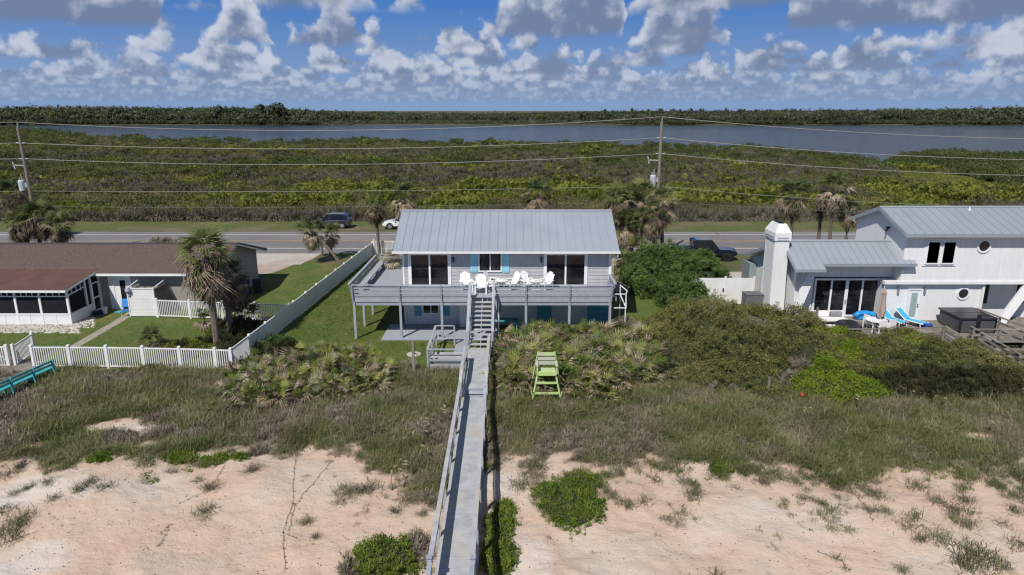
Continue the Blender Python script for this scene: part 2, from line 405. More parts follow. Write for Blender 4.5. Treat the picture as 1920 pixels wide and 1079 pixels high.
# ================================================================== SETTING
# ---- shore of the lagoon, as a line of bearings and distances
_sh = [(-900,238),(-300,238),(0,241),(60,244),(170,256),(330,262),(500,266),(600,266),(740,265),(900,266),(1000,267),(1200,273),(1350,277),(1450,282),(1560,292),(1615,303),(1655,312),(1670,303),(1692,294),(1745,291),(1920,295),(2500,300)]
_sp = [at(a, b, -0.6) for a, b in _sh]
_su = np.array([p.x/p.y for p in _sp]); _sy = np.array([p.y for p in _sp])
def shore(u): return np.interp(u, _su, _sy)
FAR_SHORE = 735.0
def ground_z(x, y):
    z = zg(x, y); u = x/np.maximum(y, 1)
    s = shore(u) + (fbm(x, y, 30, 4, 3)-.5)*10
    lake = sm(-4, 6, y - s)*sm(FAR_SHORE+6, FAR_SHORE-6, y + (vnoise(x, y*0, 60, 3)-.5)*16)
    lake = np.where(y > 150, lake, 0)
    z = z*(1-lake) + -4.0*lake
    return z

def grid_mesh(name, xs, ys, zs, m, attr=None):
    ny, nx = xs.shape
    me = bpy.data.meshes.new(name)
    v = np.stack([xs, ys, zs], -1).reshape(-1, 3)
    i = np.arange(ny*nx).reshape(ny, nx)
    q = np.stack([i[:-1,:-1], i[:-1,1:], i[1:,1:], i[1:,:-1]], -1).reshape(-1, 4)
    me.vertices.add(len(v)); me.vertices.foreach_set('co', v.ravel())
    me.loops.add(q.size); me.loops.foreach_set('vertex_index', q.ravel().astype(np.int32))
    me.polygons.add(len(q)); me.polygons.foreach_set('loop_start', (np.arange(len(q))*4).astype(np.int32))
    me.update(); me.validate()
    me.polygons.foreach_set('use_smooth', [True]*len(q))
    if attr is not None:
        for k, d in attr.items():
            a = me.attributes.new(k, 'FLOAT', 'POINT'); a.data.foreach_set('value', d.ravel().astype(float))
    me.materials.append(m)
    o = bpy.data.objects.new(name, me); sc.collection.objects.link(o); o['kind'] = 'structure'; return o

def ground_material():
    m = mat('marsh_soil', (.105,.118,.038), (.07,.072,.032), .95, .35, 6, coord='World', c3=(.115,.098,.070), s3=.05, bump=.6, bscale=3)
    return m
ys = np.concatenate([np.arange(DUNE_Y, 96, 1.6), np.arange(96, 360, 3.0), np.arange(360, 900, 15), np.geomspace(900, 8200, 16)])
ys[0] = DUNE_Y
ss = np.linspace(-1, 1, 301)
YY, SS = np.meshgrid(ys, ss, indexing='ij'); XX = SS*(50 + YY*1.15)
grid_mesh('ground', XX, YY, ground_z(XX, YY), ground_material())
# ---- lagoon water
def water_material():
    m = bpy.data.materials.new('lagoon_water'); m.use_nodes = True; nt = m.node_tree; b = nt.nodes['Principled BSDF']
    b.inputs['Base Color'].default_value = (.040,.045,.045,1); b.inputs['Roughness'].default_value = .12; b.inputs['IOR'].default_value = 1.33
    g = nt.nodes.new('ShaderNodeNewGeometry'); mp = nt.nodes.new('ShaderNodeMapping'); mp.inputs['Scale'].default_value = (.5, .16, 1); nt.links.new(g.outputs['Position'], mp.inputs[0])
    n1 = nt.nodes.new('ShaderNodeTexNoise'); n1.inputs['Scale'].default_value = 1.6; n1.inputs['Detail'].default_value = 6; n1.inputs['Roughness'].default_value = .65; nt.links.new(mp.outputs[0], n1.inputs['Vector'])
    bp = nt.nodes.new('ShaderNodeBump'); bp.inputs['Strength'].default_value = .9; bp.inputs['Distance'].default_value = .9; nt.links.new(n1.outputs[0], bp.inputs['Height']); nt.links.new(bp.outputs[0], b.inputs['Normal'])
    return m
wy = np.array([140, 300, 500, 760.]); WY, WS = np.meshgrid(wy, np.linspace(-1, 1, 5), indexing='ij')
tag(grid_mesh('lagoon', WS*(50+WY*1.15), WY, WY*0-2.0, water_material()), kind='structure')
# ---- dune with sand and litter
def dune_material():
    m = bpy.data.materials.new('dune_sand'); m.use_nodes = True; nt = m.node_tree; L = nt.links; b = nt.nodes['Principled BSDF']; b.inputs['Roughness'].default_value = .95; b.inputs['Specular IOR Level'].default_value = .15
    g = nt.nodes.new('ShaderNodeNewGeometry')
    def noi(s, d, r=.6, st=None):
        x = nt.nodes.new('ShaderNodeTexNoise'); x.inputs['Scale'].default_value = s; x.inputs['Detail'].default_value = d; x.inputs['Roughness'].default_value = r
        if st:
            mp = nt.nodes.new('ShaderNodeMapping'); mp.inputs['Scale'].default_value = st; mp.inputs['Rotation'].default_value = (0,0,.5); L.new(g.outputs['Position'], mp.inputs[0]); L.new(mp.outputs[0], x.inputs['Vector'])
        else: L.new(g.outputs['Position'], x.inputs['Vector'])
        return x.outputs[0]
    def ramp(v, *st):
        cr = nt.nodes.new('ShaderNodeValToRGB'); e = cr.color_ramp.elements; e[0].position = st[0][0]; e[0].color = (*st[0][1], 1); e[1].position = st[-1][0]; e[1].color = (*st[-1][1], 1)
        for p, c in st[1:-1]:
            q = e.new(p); q.color = (*c, 1)
        L.new(v, cr.inputs[0]); return cr.outputs[0]
    def mix(f, a, c):
        x = nt.nodes.new('ShaderNodeMix'); x.data_type = 'RGBA'
        for s, v in ((x.inputs[0], f), (x.inputs[6], a), (x.inputs[7], c)):
            if isinstance(v, bpy.types.NodeSocket): L.new(v, s)
            else: s.default_value = v if not isinstance(v, tuple) else (*v, 1)
        return x.outputs[2]
    sand = ramp(noi(.28, 5), (.34, (.545,.385,.290)), (.50, (.54,.420,.330)), (.66, (.53,.455,.385)))
    sand = mix(ramp(noi(9, 4), (.40, (0,0,0)), (.75, (.45,.45,.45))), sand, (.44,.355,.29))
    # broken shell: light and dark specks
    vo = nt.nodes.new('ShaderNodeTexVoronoi'); vo.inputs['Scale'].default_value = 11; L.new(g.outputs['Position'], vo.inputs['Vector'])
    sp = ramp(vo.outputs['Distance'], (.10, (1,1,1)), (.20, (0,0,0)))
    sepc = nt.nodes.new('ShaderNodeSeparateColor'); L.new(vo.outputs['Color'], sepc.inputs[0])
    mm = nt.nodes.new('ShaderNodeMath'); mm.operation = 'MULTIPLY'; L.new(sp, mm.inputs[0])
    th = nt.nodes.new('ShaderNodeMath'); th.operation = 'GREATER_THAN'; L.new(sepc.outputs[0], th.inputs[0]); th.inputs[1].default_value = .72; L.new(th.outputs[0], mm.inputs[1])
    sand = mix(mm.outputs[0], sand, (.66,.60,.53))
    mm2 = nt.nodes.new('ShaderNodeMath'); mm2.operation = 'MULTIPLY'; L.new(sp, mm2.inputs[0])
    th2 = nt.nodes.new('ShaderNodeMath'); th2.operation = 'LESS_THAN'; L.new(sepc.outputs[1], th2.inputs[0]); th2.inputs[1].default_value = .16; L.new(th2.outputs[0], mm2.inputs[1])
    sand = mix(mm2.outputs[0], sand, (.20,.15,.11))
    at_ = nt.nodes.new('ShaderNodeAttribute'); at_.attribute_name = 'white'
    sand = mix(at_.outputs['Fac'], sand, (.60,.575,.55))
    soil = ramp(noi(1.7, 5), (.35, (.120,.100,.065)), (.55, (.17,.145,.105)), (.7, (.27,.225,.175)))
    av = nt.nodes.new('ShaderNodeAttribute'); av.attribute_name = 'veg'
    L.new(mix(av.outputs['Fac'], sand, soil), b.inputs['Base Color'])
    bp = nt.nodes.new('ShaderNodeBump'); bp.inputs['Strength'].default_value = .85; bp.inputs['Distance'].default_value = .07
    ad = nt.nodes.new('ShaderNodeMath'); ad.operation = 'ADD'; L.new(noi(4.5, 5, .7), ad.inputs[0]); L.new(noi(2.0, 3, .5, (1, 1.6, 1)), ad.inputs[1])
    L.new(ad.outputs[0], bp.inputs['Height']); L.new(bp.outputs[0], b.inputs['Normal'])
    return m
ys = np.concatenate([np.arange(-14, 12, 1.0), np.arange(12, 34.3, .14), [DUNE_Y]]); xs = np.concatenate([np.arange(-75, -32, 1.2), np.arange(-32, 32, .16), np.arange(32, 75.1, 1.2)])
YY, XX = np.meshgrid(ys, xs, indexing='ij'); ZZ = zg(XX, YY)
vg = veg(XX, YY)
wh = np.zeros_like(XX)
for (px, py, rx, ry) in ((955,915,1.0,.9),(925,905,.8,.6),(985,1040,1.0,1.8),(55,925,2.0,1.3),(110,915,1.6,.8),(60,1050,1.6,.9),(315,920,1.6,.9),(1470,985,2.6,1.4),(1350,1000,1.6,1.0),(250,805,1.2,.6),(1560,960,1.2,1.0)):
    c = gp(px, py); wh = np.maximum(wh, sm(1.3, .2, ((XX-c.x)/rx)**2 + ((YY-c.y)/ry)**2 + (fbm(XX, YY, .9, 8, 3)-.5)*1.6)*(1 if px < 1200 and px not in (315,) else .5))
foot = (fbm(XX, YY, .34, 61, 2)-.5)*.10*np.clip((33.5-YY)/2, 0, 1)
sand_dune = grid_mesh('sand_dune', XX, YY, ZZ + foot, dune_material(), {'veg': vg**1.6*.9, 'white': wh*(.15+.55*fbm(XX, YY, .7, 91, 3))})

# ---- lawn, verge, road, drive, paths (each sheet 4 mm above the last)
M_lawn = mat('lawn_grass', (.112,.155,.028), (.070,.112,.020), .95, 5.5, 6, bump=1.2, bscale=45, coord='World', c3=(.155,.155,.045), s3=.45)
M_verge = mat('verge_grass', (.110,.130,.032), (.075,.090,.028), .95, 1.6, 6, bump=1, bscale=20, coord='World', c3=(.155,.135,.075), s3=.22)
M_asph = mat('asphalt', (.20,.192,.187), (.155,.149,.148), .9, 2.5, 5, coord='World', stretch=(.25,1,1), c3=(.225,.217,.208), s3=.25)
M_line = mat('road_paint_white', (.62,.62,.62), (.42,.42,.42), .7, 9, coord='World', ramp=(.3, .5))
M_liney = mat('road_paint_yellow', (.50,.30,.10), (.38,.25,.12), .7, 5, coord='World', ramp=(.3,.5))
def sheet(name, poly, z, m, kind='structure', parent=None):
    mb = MB().quad([(x, y, z) for x, y in poly]); o = mb.build(name, m, parent)
    if kind and not parent: o['kind'] = kind
    # face up
    if o.data.polygons[0].normal.z < 0: o.data.flip_normals()
    return o
def rect(x0, x1, y0, y1): return [(x0,y0),(x1,y0),(x1,y1),(x0,y1)]
sheet('lawn', rect(-75, 18.5, DUNE_Y+.02, 61), .004, M_lawn)
sheet('grass_verge', rect(-110, 110, 61.0, 85.2), .003, M_verge)
sheet('road', rect(-170, 170, 65.4, 77.6), .008, M_asph)
# edge lines, centre line
mk = MB()
def lineq(mb, x0, x1, y, w_, z=.012): mb.quad([(x0,y-w_/2,z),(x1,y-w_/2,z),(x1,y+w_/2,z),(x0,y+w_/2,z)])
lineq(mk, -170, 170, 67.9, .2); lineq(mk, -170, 170, 75.7, .2)
mk.build('edge_line', M_line)['kind'] = 'structure'
mk = MB()
lineq(mk, -170, -19.3, 72.0, .1, .012); lineq(mk, -16.0, 60, 71.78, .13, .012); lineq(mk, -45, 60, 72.1, .13, .012)
mk.build('centre_line', M_liney)['kind'] = 'structure'
# neighbour's drive: paler apron, pinkish slab
p1 = at(478,476); p2 = at(600,477)
sheet('driveway', [(-22.2,56.2),(at(512,512).x,at(512,512).y),(at(548,498).x,at(548,498).y),(at(590,483).x,at(590,483).y),(at(600,476).x,65.38),(-27.5,65.38)], .010, mat('pinkish_drive', (.43,.345,.295), (.35,.285,.245), .9, .8, coord='World', bump=.1))
sheet('driveway_apron', [(-24.4,60.4),(at(572,490).x,60.4),(at(597,478).x,63.0),(at(604,475).x,65.36),(-27.3,65.36)], .014, M_concrete)
# drive and street apron on the right behind the gate
sheet('parking_pad', [(14.2,50.4),(34,50.4),(34,57.6),(14.6,57.6)], .008, M_concrete)
sheet('shell_bed', [(at(1148,512).x,at(1148,512).y),(at(1155,548).x,at(1155,548).y),(at(1215,543).x,at(1215,543).y),(at(1268,546).x,at(1268,546).y),(at(1300,520).x,at(1300,520).y),(at(1235,500).x,at(1235,500).y),(at(1200,507).x,at(1200,507).y)], .009, mat('shell_mulch', (.52,.45,.38), (.26,.20,.15), .95, 6, 6, bump=1.2, bscale=20, coord='World', ramp=(.36,.58)))
# path to the neighbour's gate
def strip(name, pts, w_, z, m):
    mb = MB(); pts = [Vector((a, b, 0)) for a, b in pts]
    for a, b in zip(pts[:-1], pts[1:]):
        d = (b-a).normalized(); n_ = Vector((-d.y, d.x, 0))*w_/2
        mb.quad([(a-n_).to_tuple()[:2]+(z,), (b-n_).to_tuple()[:2]+(z,), (b+n_).to_tuple()[:2]+(z,), (a+n_).to_tuple()[:2]+(z,)][::1])
    o = mb.build(name, m); o['kind'] = 'structure'; return o
a_ = at(128,657); b_ = at(222,603); c_ = at(236,592)
strip('garden_path', [(a_.x,a_.y),(b_.x,b_.y),(c_.x,c_.y+.9)], .62, .012, mat('path_concrete', (.36,.33,.27), (.27,.245,.20), .9, 2.5, coord='World', bump=.2))
# limestone chips along the porch
def chips(name, label, n, fn, m, s0=.05, s1=.14, kind='stuff', z=.0):
    mb = MB()
    for i in range(n):
        x, y = fn(); s = random.uniform(s0, s1); a = random.random()*3.1
        pts = []
        for k in range(5):
            t = a + k*1.257; r = s*random.uniform(.6, 1.1); pts.append((x+math.cos(t)*r, y+math.sin(t)*r*.8))
        zz = z if not callable(z) else z(x, y)
        i0 = len(mb.v); h = s*random.uniform(.25, .6)
        mb.v += [(a_, b_, zz-.01) for a_, b_ in pts] + [(x, y, zz+h)]
        for k in range(5): mb.f.append((i0+k, i0+(k+1) % 5, i0+5)); mb.mi.append(0)
    o = mb.build(name, m, fixn=False); o['kind'] = kind; o['label'] = label; return o
M_chip = mat('limestone_chips', (.55,.53,.48), (.38,.36,.32), .9, 3, coord='World')
sheet('gravel_bed', [(at(-140,628).x,at(0,625).y),(at(0,622).x,at(0,622).y),(at(140,618).x,at(140,618).y),(at(178,600).x,at(178,600).y),(at(150,590).x,at(150,590).y+.4),(at(-140,606).x,43)], .010, mat('gravel_base', (.36,.34,.30), (.22,.20,.17), .95, 8, 6, bump=1, coord='World'))
def gfn():
    t = random.random()
    if t < .8: p = at(random.uniform(-60, 150), random.uniform(607, 625))
    else: p = at(random.uniform(130, 176), random.uniform(594, 616))
    return p.x, p.y
tag(chips('limestone_chips', 'pale limestone chips strewn along the foot of the screened porch', 1300, gfn, M_chip, .05, .15, z=.012), cat='gravel')
chips('sand_debris', 'small brown bits of dried leaf and shell scattered over the sand', 1700, lambda: (lambda a: (a.x, a.y))(gp(random.uniform(-60, 2000), random.uniform(880, 1110))), mat('dry_bits', (.16,.12,.09), (.09,.07,.055), .9, 5, coord='World'), .012, .042, z=lambda x, y: float(zg(x, y))+.01)['category'] = 'debris'

# ================================================================== PLANT MESHES
L_palmet = leaf('palmetto_green', [(.0,(.085,.13,.026)),(.4,(.155,.205,.042)),(.7,(.25,.28,.07)),(1,(.37,.36,.13))], 1.2, .35, .8)
L_palmetg = leaf('palmetto_silver', [(.0,(.14,.165,.10)),(.5,(.25,.27,.15)),(1,(.38,.38,.23))], 1.5, .25, .7)
L_dead = leaf('dead_frond', [(.0,(.10,.072,.048)),(.45,(.22,.165,.115)),(.75,(.36,.285,.205)),(1,(.47,.39,.30))], 2.0, .15, .6)
L_sabal = leaf('sabal_green', [(.0,(.055,.078,.032)),(.5,(.125,.155,.055)),(1,(.24,.25,.09))], 1.0, .28, .6)
L_shrubd = leaf('dark_shrub_leaf', [(.0,(.080,.095,.028)),(.45,(.165,.178,.055)),(.75,(.24,.228,.085)),(1,(.32,.27,.115))], .55, .3, .4)
L_shrubl = leaf('lime_shrub_leaf', [(.0,(.10,.16,.014)),(.5,(.19,.27,.02)),(1,(.29,.36,.04))], .8, .35, .5)
L_olea = leaf('oleander_leaf', [(.0,(.045,.08,.020)),(.5,(.105,.175,.042)),(1,(.19,.27,.08))], .8, .3, .4)
L_twig = leaf('grey_twig', [(.0,(.14,.118,.086)),(.5,(.235,.20,.15)),(1,(.34,.30,.23))], 1.0, .1, .6)
L_grass = leaf('dune_grass_green', [(.0,(.105,.13,.048)),(.4,(.175,.195,.075)),(.7,(.245,.245,.11)),(1,(.34,.31,.17))], .35, .3, .5)
L_grassb = leaf('dune_grass_brown', [(.0,(.16,.135,.095)),(.5,(.26,.22,.16)),(1,(.38,.33,.245))], .6, .2, .5)
L_grassg = leaf('ground_cover_green', [(.0,(.075,.12,.016)),(.5,(.14,.205,.028)),(1,(.22,.28,.05))], .8, .3, .5)
L_straw = leaf('seed_head', [(0,(.25,.205,.125)),(1,(.38,.32,.20))], 3, .3, .4)
L_marsh = leaf('marsh_olive', [(.0,(.062,.070,.024)),(.35,(.110,.118,.038)),(.7,(.165,.160,.058)),(1,(.23,.20,.095))], .06, .25, .6, fine=1.0)
L_marshg = leaf('marsh_dead_twigs', [(.0,(.080,.075,.050)),(.5,(.135,.128,.090)),(1,(.22,.205,.155))], .08, .1, .6, fine=1.0)
L_marshy = leaf('marsh_palmetto', [(.0,(.095,.125,.020)),(.5,(.18,.215,.034)),(1,(.30,.295,.07))], .09, .3, .7, fine=1.0)
L_marshd = leaf('marsh_dark', [(.0,(.036,.052,.016)),(.5,(.075,.098,.027)),(1,(.125,.145,.042))], .06, .25, .6, fine=1.0)
L_far = leaf('far_wood', [(.0,(.034,.050,.030)),(.5,(.060,.080,.042)),(.8,(.10,.11,.06)),(1,(.15,.14,.10))], .012, .15, .7, fine=.15)
L_pine = leaf('pine_needles', [(.0,(.028,.045,.028)),(1,(.07,.085,.045))], .05, .1, .5)

def rotm(yaw, pitch, roll=0): return Matrix.Rotation(yaw, 3, 'Z') @ Matrix.Rotation(-pitch, 3, 'Y') @ Matrix.Rotation(roll, 3, 'X')
def fan(mb, org, yaw, pitch, R0=.6, pet=.5, n=11, mi=0, spread=2.0, droop=.35, w=.05, roll=0, ragged=.15, cup=.25):
    M = rotm(yaw, pitch, roll); org = Vector(org)
    def T(p): return tuple(org + M @ Vector(p))
    # petiole
    i = len(mb.v); mb.v += [T((0,-.014,0)), T((0,.014,0)), T((pet,.009,0)), T((pet,-.009,0))]; mb.f.append((i,i+1,i+2,i+3)); mb.mi.append(mi)
    for k in range(n):
        a = (k/(n-1)-.5)*2*spread*.5 if n > 1 else 0
        a = (k/(n-1)-.5)*spread*1.15
        r = R0*(1 - .22*abs(a)/spread*2)*random.uniform(1-ragged, 1+ragged*.4)
        c, s_ = math.cos(a), math.sin(a)
        def P(t, side, dz):
            x = pet + c*t - s_*side; y = s_*t + c*side
            return T((x, y, dz + cup*abs(s_)*t*.6))
        i = len(mb.v); dr = droop*random.uniform(.6, 1.4)
        mb.v += [P(0, 0, 0), P(r*.55, w/2, -dr*.08*r), P(r, 0, -dr*r*random.uniform(.4, 1)), P(r*.55, -w/2, -dr*.08*r)]
        mb.f.append((i,i+1,i+2,i+3)); mb.mi.append(mi)
def palmetto_mesh(name, seed, nf=13, dead=.3, R0=.55, silver=0.2):
    random.seed(seed); mb = MB()
    for k in range(nf):
        e = random.uniform(.25, 1.45) if k > nf*.3 else random.uniform(-.1, .4)
        r = random.random(); mi = 1 if (e < .5 and r < dead*1.6) or r < dead*.35 else (2 if r > 1-silver else 0)
        fan(mb, (random.uniform(-.18,.18), random.uniform(-.18,.18), random.uniform(0, .25)), k*2.4+random.uniform(-.3,.3), e, R0*random.uniform(.8,1.15), random.uniform(.4,.8), 11, mi, spread=2.4, droop=.35 if mi != 1 else 1.0, w=.062, roll=random.uniform(-.5,.5))
    return mb.mesh(name, [L_palmet, L_dead, L_palmetg])
PALMETTOS = [palmetto_mesh('palmetto_plant_mesh', 20+i, 13+i % 4, .16+.10*(i % 3), .52+.04*(i % 4), .15+.1*(i % 3)) for i in range(7)]

def clump_mesh(name, m, n=26, r=.22, ls=.085, seed=1, flat=.7, up=.4, extra=None):
    random.seed(seed); mb = MB()
    for k in range(n):
        d = Vector((random.gauss(0,1), random.gauss(0,1), random.gauss(0,1))).normalized()*r*random.random()**.4; d.z *= flat
        nrm = (d.normalized() + Vector((random.gauss(0,.5), random.gauss(0,.5), up+random.gauss(0,.5)))).normalized()
        t = nrm.cross(Vector((random.gauss(0,1), random.gauss(0,1), .1))).normalized(); b = nrm.cross(t)
        L_ = ls*random.uniform(.7,1.35); W_ = L_*.42
        mb.quad([d - t*L_*.5, d + b*W_*.5, d + t*L_*.5 + nrm*-.01, d - b*W_*.5], 1 if (extra and random.random() < .07) else 0)
    return mb.mesh(name, [m] + ([extra] if extra else []))
def twig_mesh(name, m, n=30, h=.5, seed=1, w=.012):
    random.seed(seed); mb = MB()
    for k in range(n):
        a = random.random()*6.28; l = h*random.uniform(.5, 1); t = random.uniform(.1, 1.1)
        p0 = Vector((random.gauss(0,.06), random.gauss(0,.06), random.uniform(0, h*.3))); p1 = p0 + Vector((math.cos(a)*math.sin(t), math.sin(a)*math.sin(t), math.cos(t)))*l
        p2 = p1 + Vector((random.gauss(0,.3), random.gauss(0,.3), random.uniform(-.1,.4)))*l*.6
        s_ = Vector((-math.sin(a), math.cos(a), 0))*w
        mb.quad([p0-s_, p0+s_, p1+s_*.6, p1-s_*.6]); mb.quad([p1-s_*.6, p1+s_*.6, p2])
    return mb.mesh(name, m)
def tuft_mesh(name, mats, n=16, h=.4, seed=1, spread=.6, w=.014, base=.06, heads=0):
    random.seed(seed); mb = MB()
    for k in range(n):
        a = random.random()*6.28; l = h*random.uniform(.55, 1.15); t = random.uniform(.05, spread); bx, by = random.gauss(0, base), random.gauss(0, base)
        dx, dy = math.cos(a), math.sin(a); s_ = Vector((-dy, dx, 0))*w
        p0 = Vector((bx, by, -.03)); p1 = p0 + Vector((dx*math.sin(t), dy*math.sin(t), math.cos(t)))*l*.55
        t2 = min(t*2.0+.35, 1.9); p2 = p1 + Vector((dx*math.sin(t2), dy*math.sin(t2), math.cos(t2)))*l*.5
        mi = random.choice(range(len(mats)-(1 if heads else 0)))
        mb.quad([p0-s_*.7, p0+s_*.7, p1+s_, p1-s_], mi); mb.quad([p1-s_, p1+s_, p2], mi)
    for k in range(heads):
        a = random.random()*6.28; t = random.uniform(.1, .5); l = h*random.uniform(1.5, 2.0); dx, dy = math.cos(a), math.sin(a); s_ = Vector((-dy, dx, 0))
        p0 = Vector((0,0,0)); p1 = Vector((dx*math.sin(t), dy*math.sin(t), math.cos(t)))*l; p2 = p1 + Vector((dx*.25, dy*.25, -.02))
        mb.quad([p0-s_*.006, p0+s_*.006, p1+s_*.006, p1-s_*.006], len(mats)-1); mb.quad([p1, p1*.5+p2*.5+s_*.05+Vector((0,0,.03)), p2, p1*.5+p2*.5-s_*.05], len(mats)-1)
    return mb.mesh(name, mats)
def eul(n, tilt=.25):
    e = rng.normal(0, tilt, (n, 3)); e[:, 2] = rng.random(n)*6.283; return e

# ================================================================== DUNE GRASS (stuff)
random.seed(3)
TUFTS = [tuft_mesh('tuft_a', [L_grass], 30, .44, 1, .8, .0075, .10), tuft_mesh('tuft_b', [L_grass, L_grassb], 30, .40, 2, .95, .0075, .10), tuft_mesh('tuft_c', [L_grassb], 26, .30, 3, 1.15, .0075, .10), tuft_mesh('tuft_d', [L_grass, L_straw], 26, .45, 4, .7, .0075, .09, heads=1), twig_mesh('tuft_e', L_twig, 26, .34, 5), clump_mesh('tuft_f', L_grassg, 22, .17, .085, 6, .5, 1.0), tuft_mesh('tuft_g', [L_grassg], 20, .17, 7, .8, .012)]
N = 88000
px = rng.uniform(-32, 32, N); py = rng.uniform(18, 35.6, N)
py_lim = 34.6 + (fbm(px, py, 2.0, 12, 3)-.5)*2.6
ok = (np.abs(px) < py*.85+2.5) & (rng.random(N) < veg(px, py)**1.3) & (py < py_lim)
wk = -1.75 - .0075*(py-17); ok &= (np.abs(px - wk) > .66) | (rng.random(N) < .0)
ok &= ~((px > -5.0) & (px < -1) & (py > 34.2))
px, py = px[ok], py[ok]
kk = fbm(px, py, 3.0, 21, 4); k2 = fbm(px, py, 1.6, 25, 3); r_ = rng.random(len(px))
idx = np.zeros(len(px), int)
idx[(k2 > .52)] = 1; idx[(kk < .42) & ((px < 3) | (r_ < .4)) & (r_ < .8)] = 2; idx[(kk < .40) & (r_ > .62) & (px < 6)] = 4; idx[(r_ < .0025)] = 3
gz = (kk > .54); idx[gz & (r_ < .6)] = 0; idx[(kk > .56) & (px < 0) & (r_ < .6)] = 5; idx[(kk > .64) & (r_ < .35)] = 5
edge = (veg(px, py) < .55); idx[edge & (r_ > .5)] = 2
sc_ = rng.uniform(.55, 1.15, len(px))*(0.75+.5*fbm(px, py, 1.4, 41, 3))*(.62 + .38*veg(px, py)); 
s3 = np.stack([sc_*1.15, sc_*1.15, sc_], -1)
sc_[idx == 5] *= 1.1; tall_ = (idx < 2) & (rng.random(len(px)) < .25); sc_[tall_] *= 1.35; s3 = np.stack([sc_*1.1, sc_*1.1, sc_], -1)
tag(scatter('dune_grass', np.stack([px, py, zg(px, py)], -1), eul(len(px), .18), s3, idx, TUFTS), 'tangled green and brown dune grass covering the back of the sand dune', 'grass', kind='stuff')
# short grass blades over the lawns near the picture
LAWNT = [tuft_mesh('lawn_tuft_a', [leaf('lawn_blade', [(0,(.065,.11,.018)),(.5,(.125,.175,.03)),(1,(.20,.22,.06))], .5, .3, .4)], 12, .075, 11, .9, .009, .07)]
N = 60000
lx = rng.uniform(-42, 12, N); ly = rng.uniform(34.2, 62, N)
lx = np.where(rng.random(N) < .5, rng.uniform(-14, -1.5, N), lx)
def inpoly(x, y, poly):
    r = np.zeros(len(x), bool); j = len(poly)-1
    for i in range(len(poly)):
        xi, yi = poly[i]; xj, yj = poly[j]
        r ^= ((yi > y) != (yj > y)) & (x < (xj-xi)*(y-yi)/(yj-yi+1e-9)+xi); j = i
    return r
ok = (ly > DUNE_Y-.2) & ~((lx > -8.3) & (lx < 6.6) & (ly > 39.2) & (ly < 50.5)) & ~((lx < -20.5) & (ly > 45.8) & (ly < 55.3)) & ~((lx < -28.7) & (ly > 42.5)) & ~((lx > -5.0) & (ly < 39.4) & (lx < -1))
ok &= ~((lx < -21) & (lx > -29) & (ly > 44.5) & (ly < 46.2)) & ~((ly > 47) & (lx > 6.3)) & ~inpoly(lx, ly, [(-22.2,56.2),(at(512,512).x,at(512,512).y),(at(548,498).x,at(548,498).y),(at(590,483).x,at(590,483).y),(-17,62),(-27,62)])
dpath = np.abs((lx-a_.x)*(b_.y-a_.y) - (ly-a_.y)*(b_.x-a_.x))/math.hypot(b_.x-a_.x, b_.y-a_.y); ok &= ~((dpath < .36) & (ly < 45.5))
lx, ly = lx[ok], ly[ok]; s_ = rng.uniform(.6, 1.2, len(lx))
tag(scatter('lawn_grass', np.stack([lx, ly, lx*0], -1), eul(len(lx), .15), np.stack([s_*1.4, s_*1.4, s_], -1), np.zeros(len(lx), int), LAWNT), 'short mown green grass of the yards round the houses', 'grass', kind='stuff')

# ================================================================== MARSH SCRUB (stuff)
def scrub(name, m, n=70, seed=1, ls=.22, h=.55, twigs=0):
    random.seed(seed); mb = MB()
    for k in range(n):
        d = Vector((random.gauss(0,1), random.gauss(0,1), abs(random.gauss(0,1)))).normalized()*random.random()**.35; d.z *= h
        nrm = (d.normalized() + Vector((random.gauss(0,.5), random.gauss(0,.5), .4+random.gauss(0,.4)))).normalized(); t = nrm.cross(Vector((random.gauss(0,1), random.gauss(0,1), .1))).normalized(); b = nrm.cross(t)
        L_ = ls*random.uniform(.6,1.4); W_ = L_*.55
        mb.quad([d - t*L_*.5, d + b*W_*.5, d + t*L_*.5, d - b*W_*.5])
    return mb.mesh(name, m)
def palmscrub(name, m, seed):
    random.seed(seed); mb = MB()
    for k in range(9): fan(mb, (random.uniform(-.4,.4), random.uniform(-.4,.4), 0), k*2.4, random.uniform(.4,1.3), .5, .45, 6, 0, spread=2.2, droop=.4, w=.13)
    return mb.mesh(name, m)
SCR = [scrub('scrub_a', L_marsh, 75, 1), scrub('scrub_b', L_marsh, 75, 2, .18), scrub('scrub_c', L_marshg, 80, 3, .17), twig_mesh('scrub_d', L_marshg, 60, .9, 4, .022), palmscrub('scrub_e', L_marshy, 5), palmscrub('scrub_f', L_marshy, 6), scrub('scrub_g', L_marshd, 85, 7, .24), scrub('scrub_h', L_marshy, 60, 8, .2, .25)]
N = 125000
t = rng.random(N); Ym = 85.0*(580/85.0)**(t**.98); um = rng.uniform(-.92, .92, N); ok0 = np.abs(um) < .95
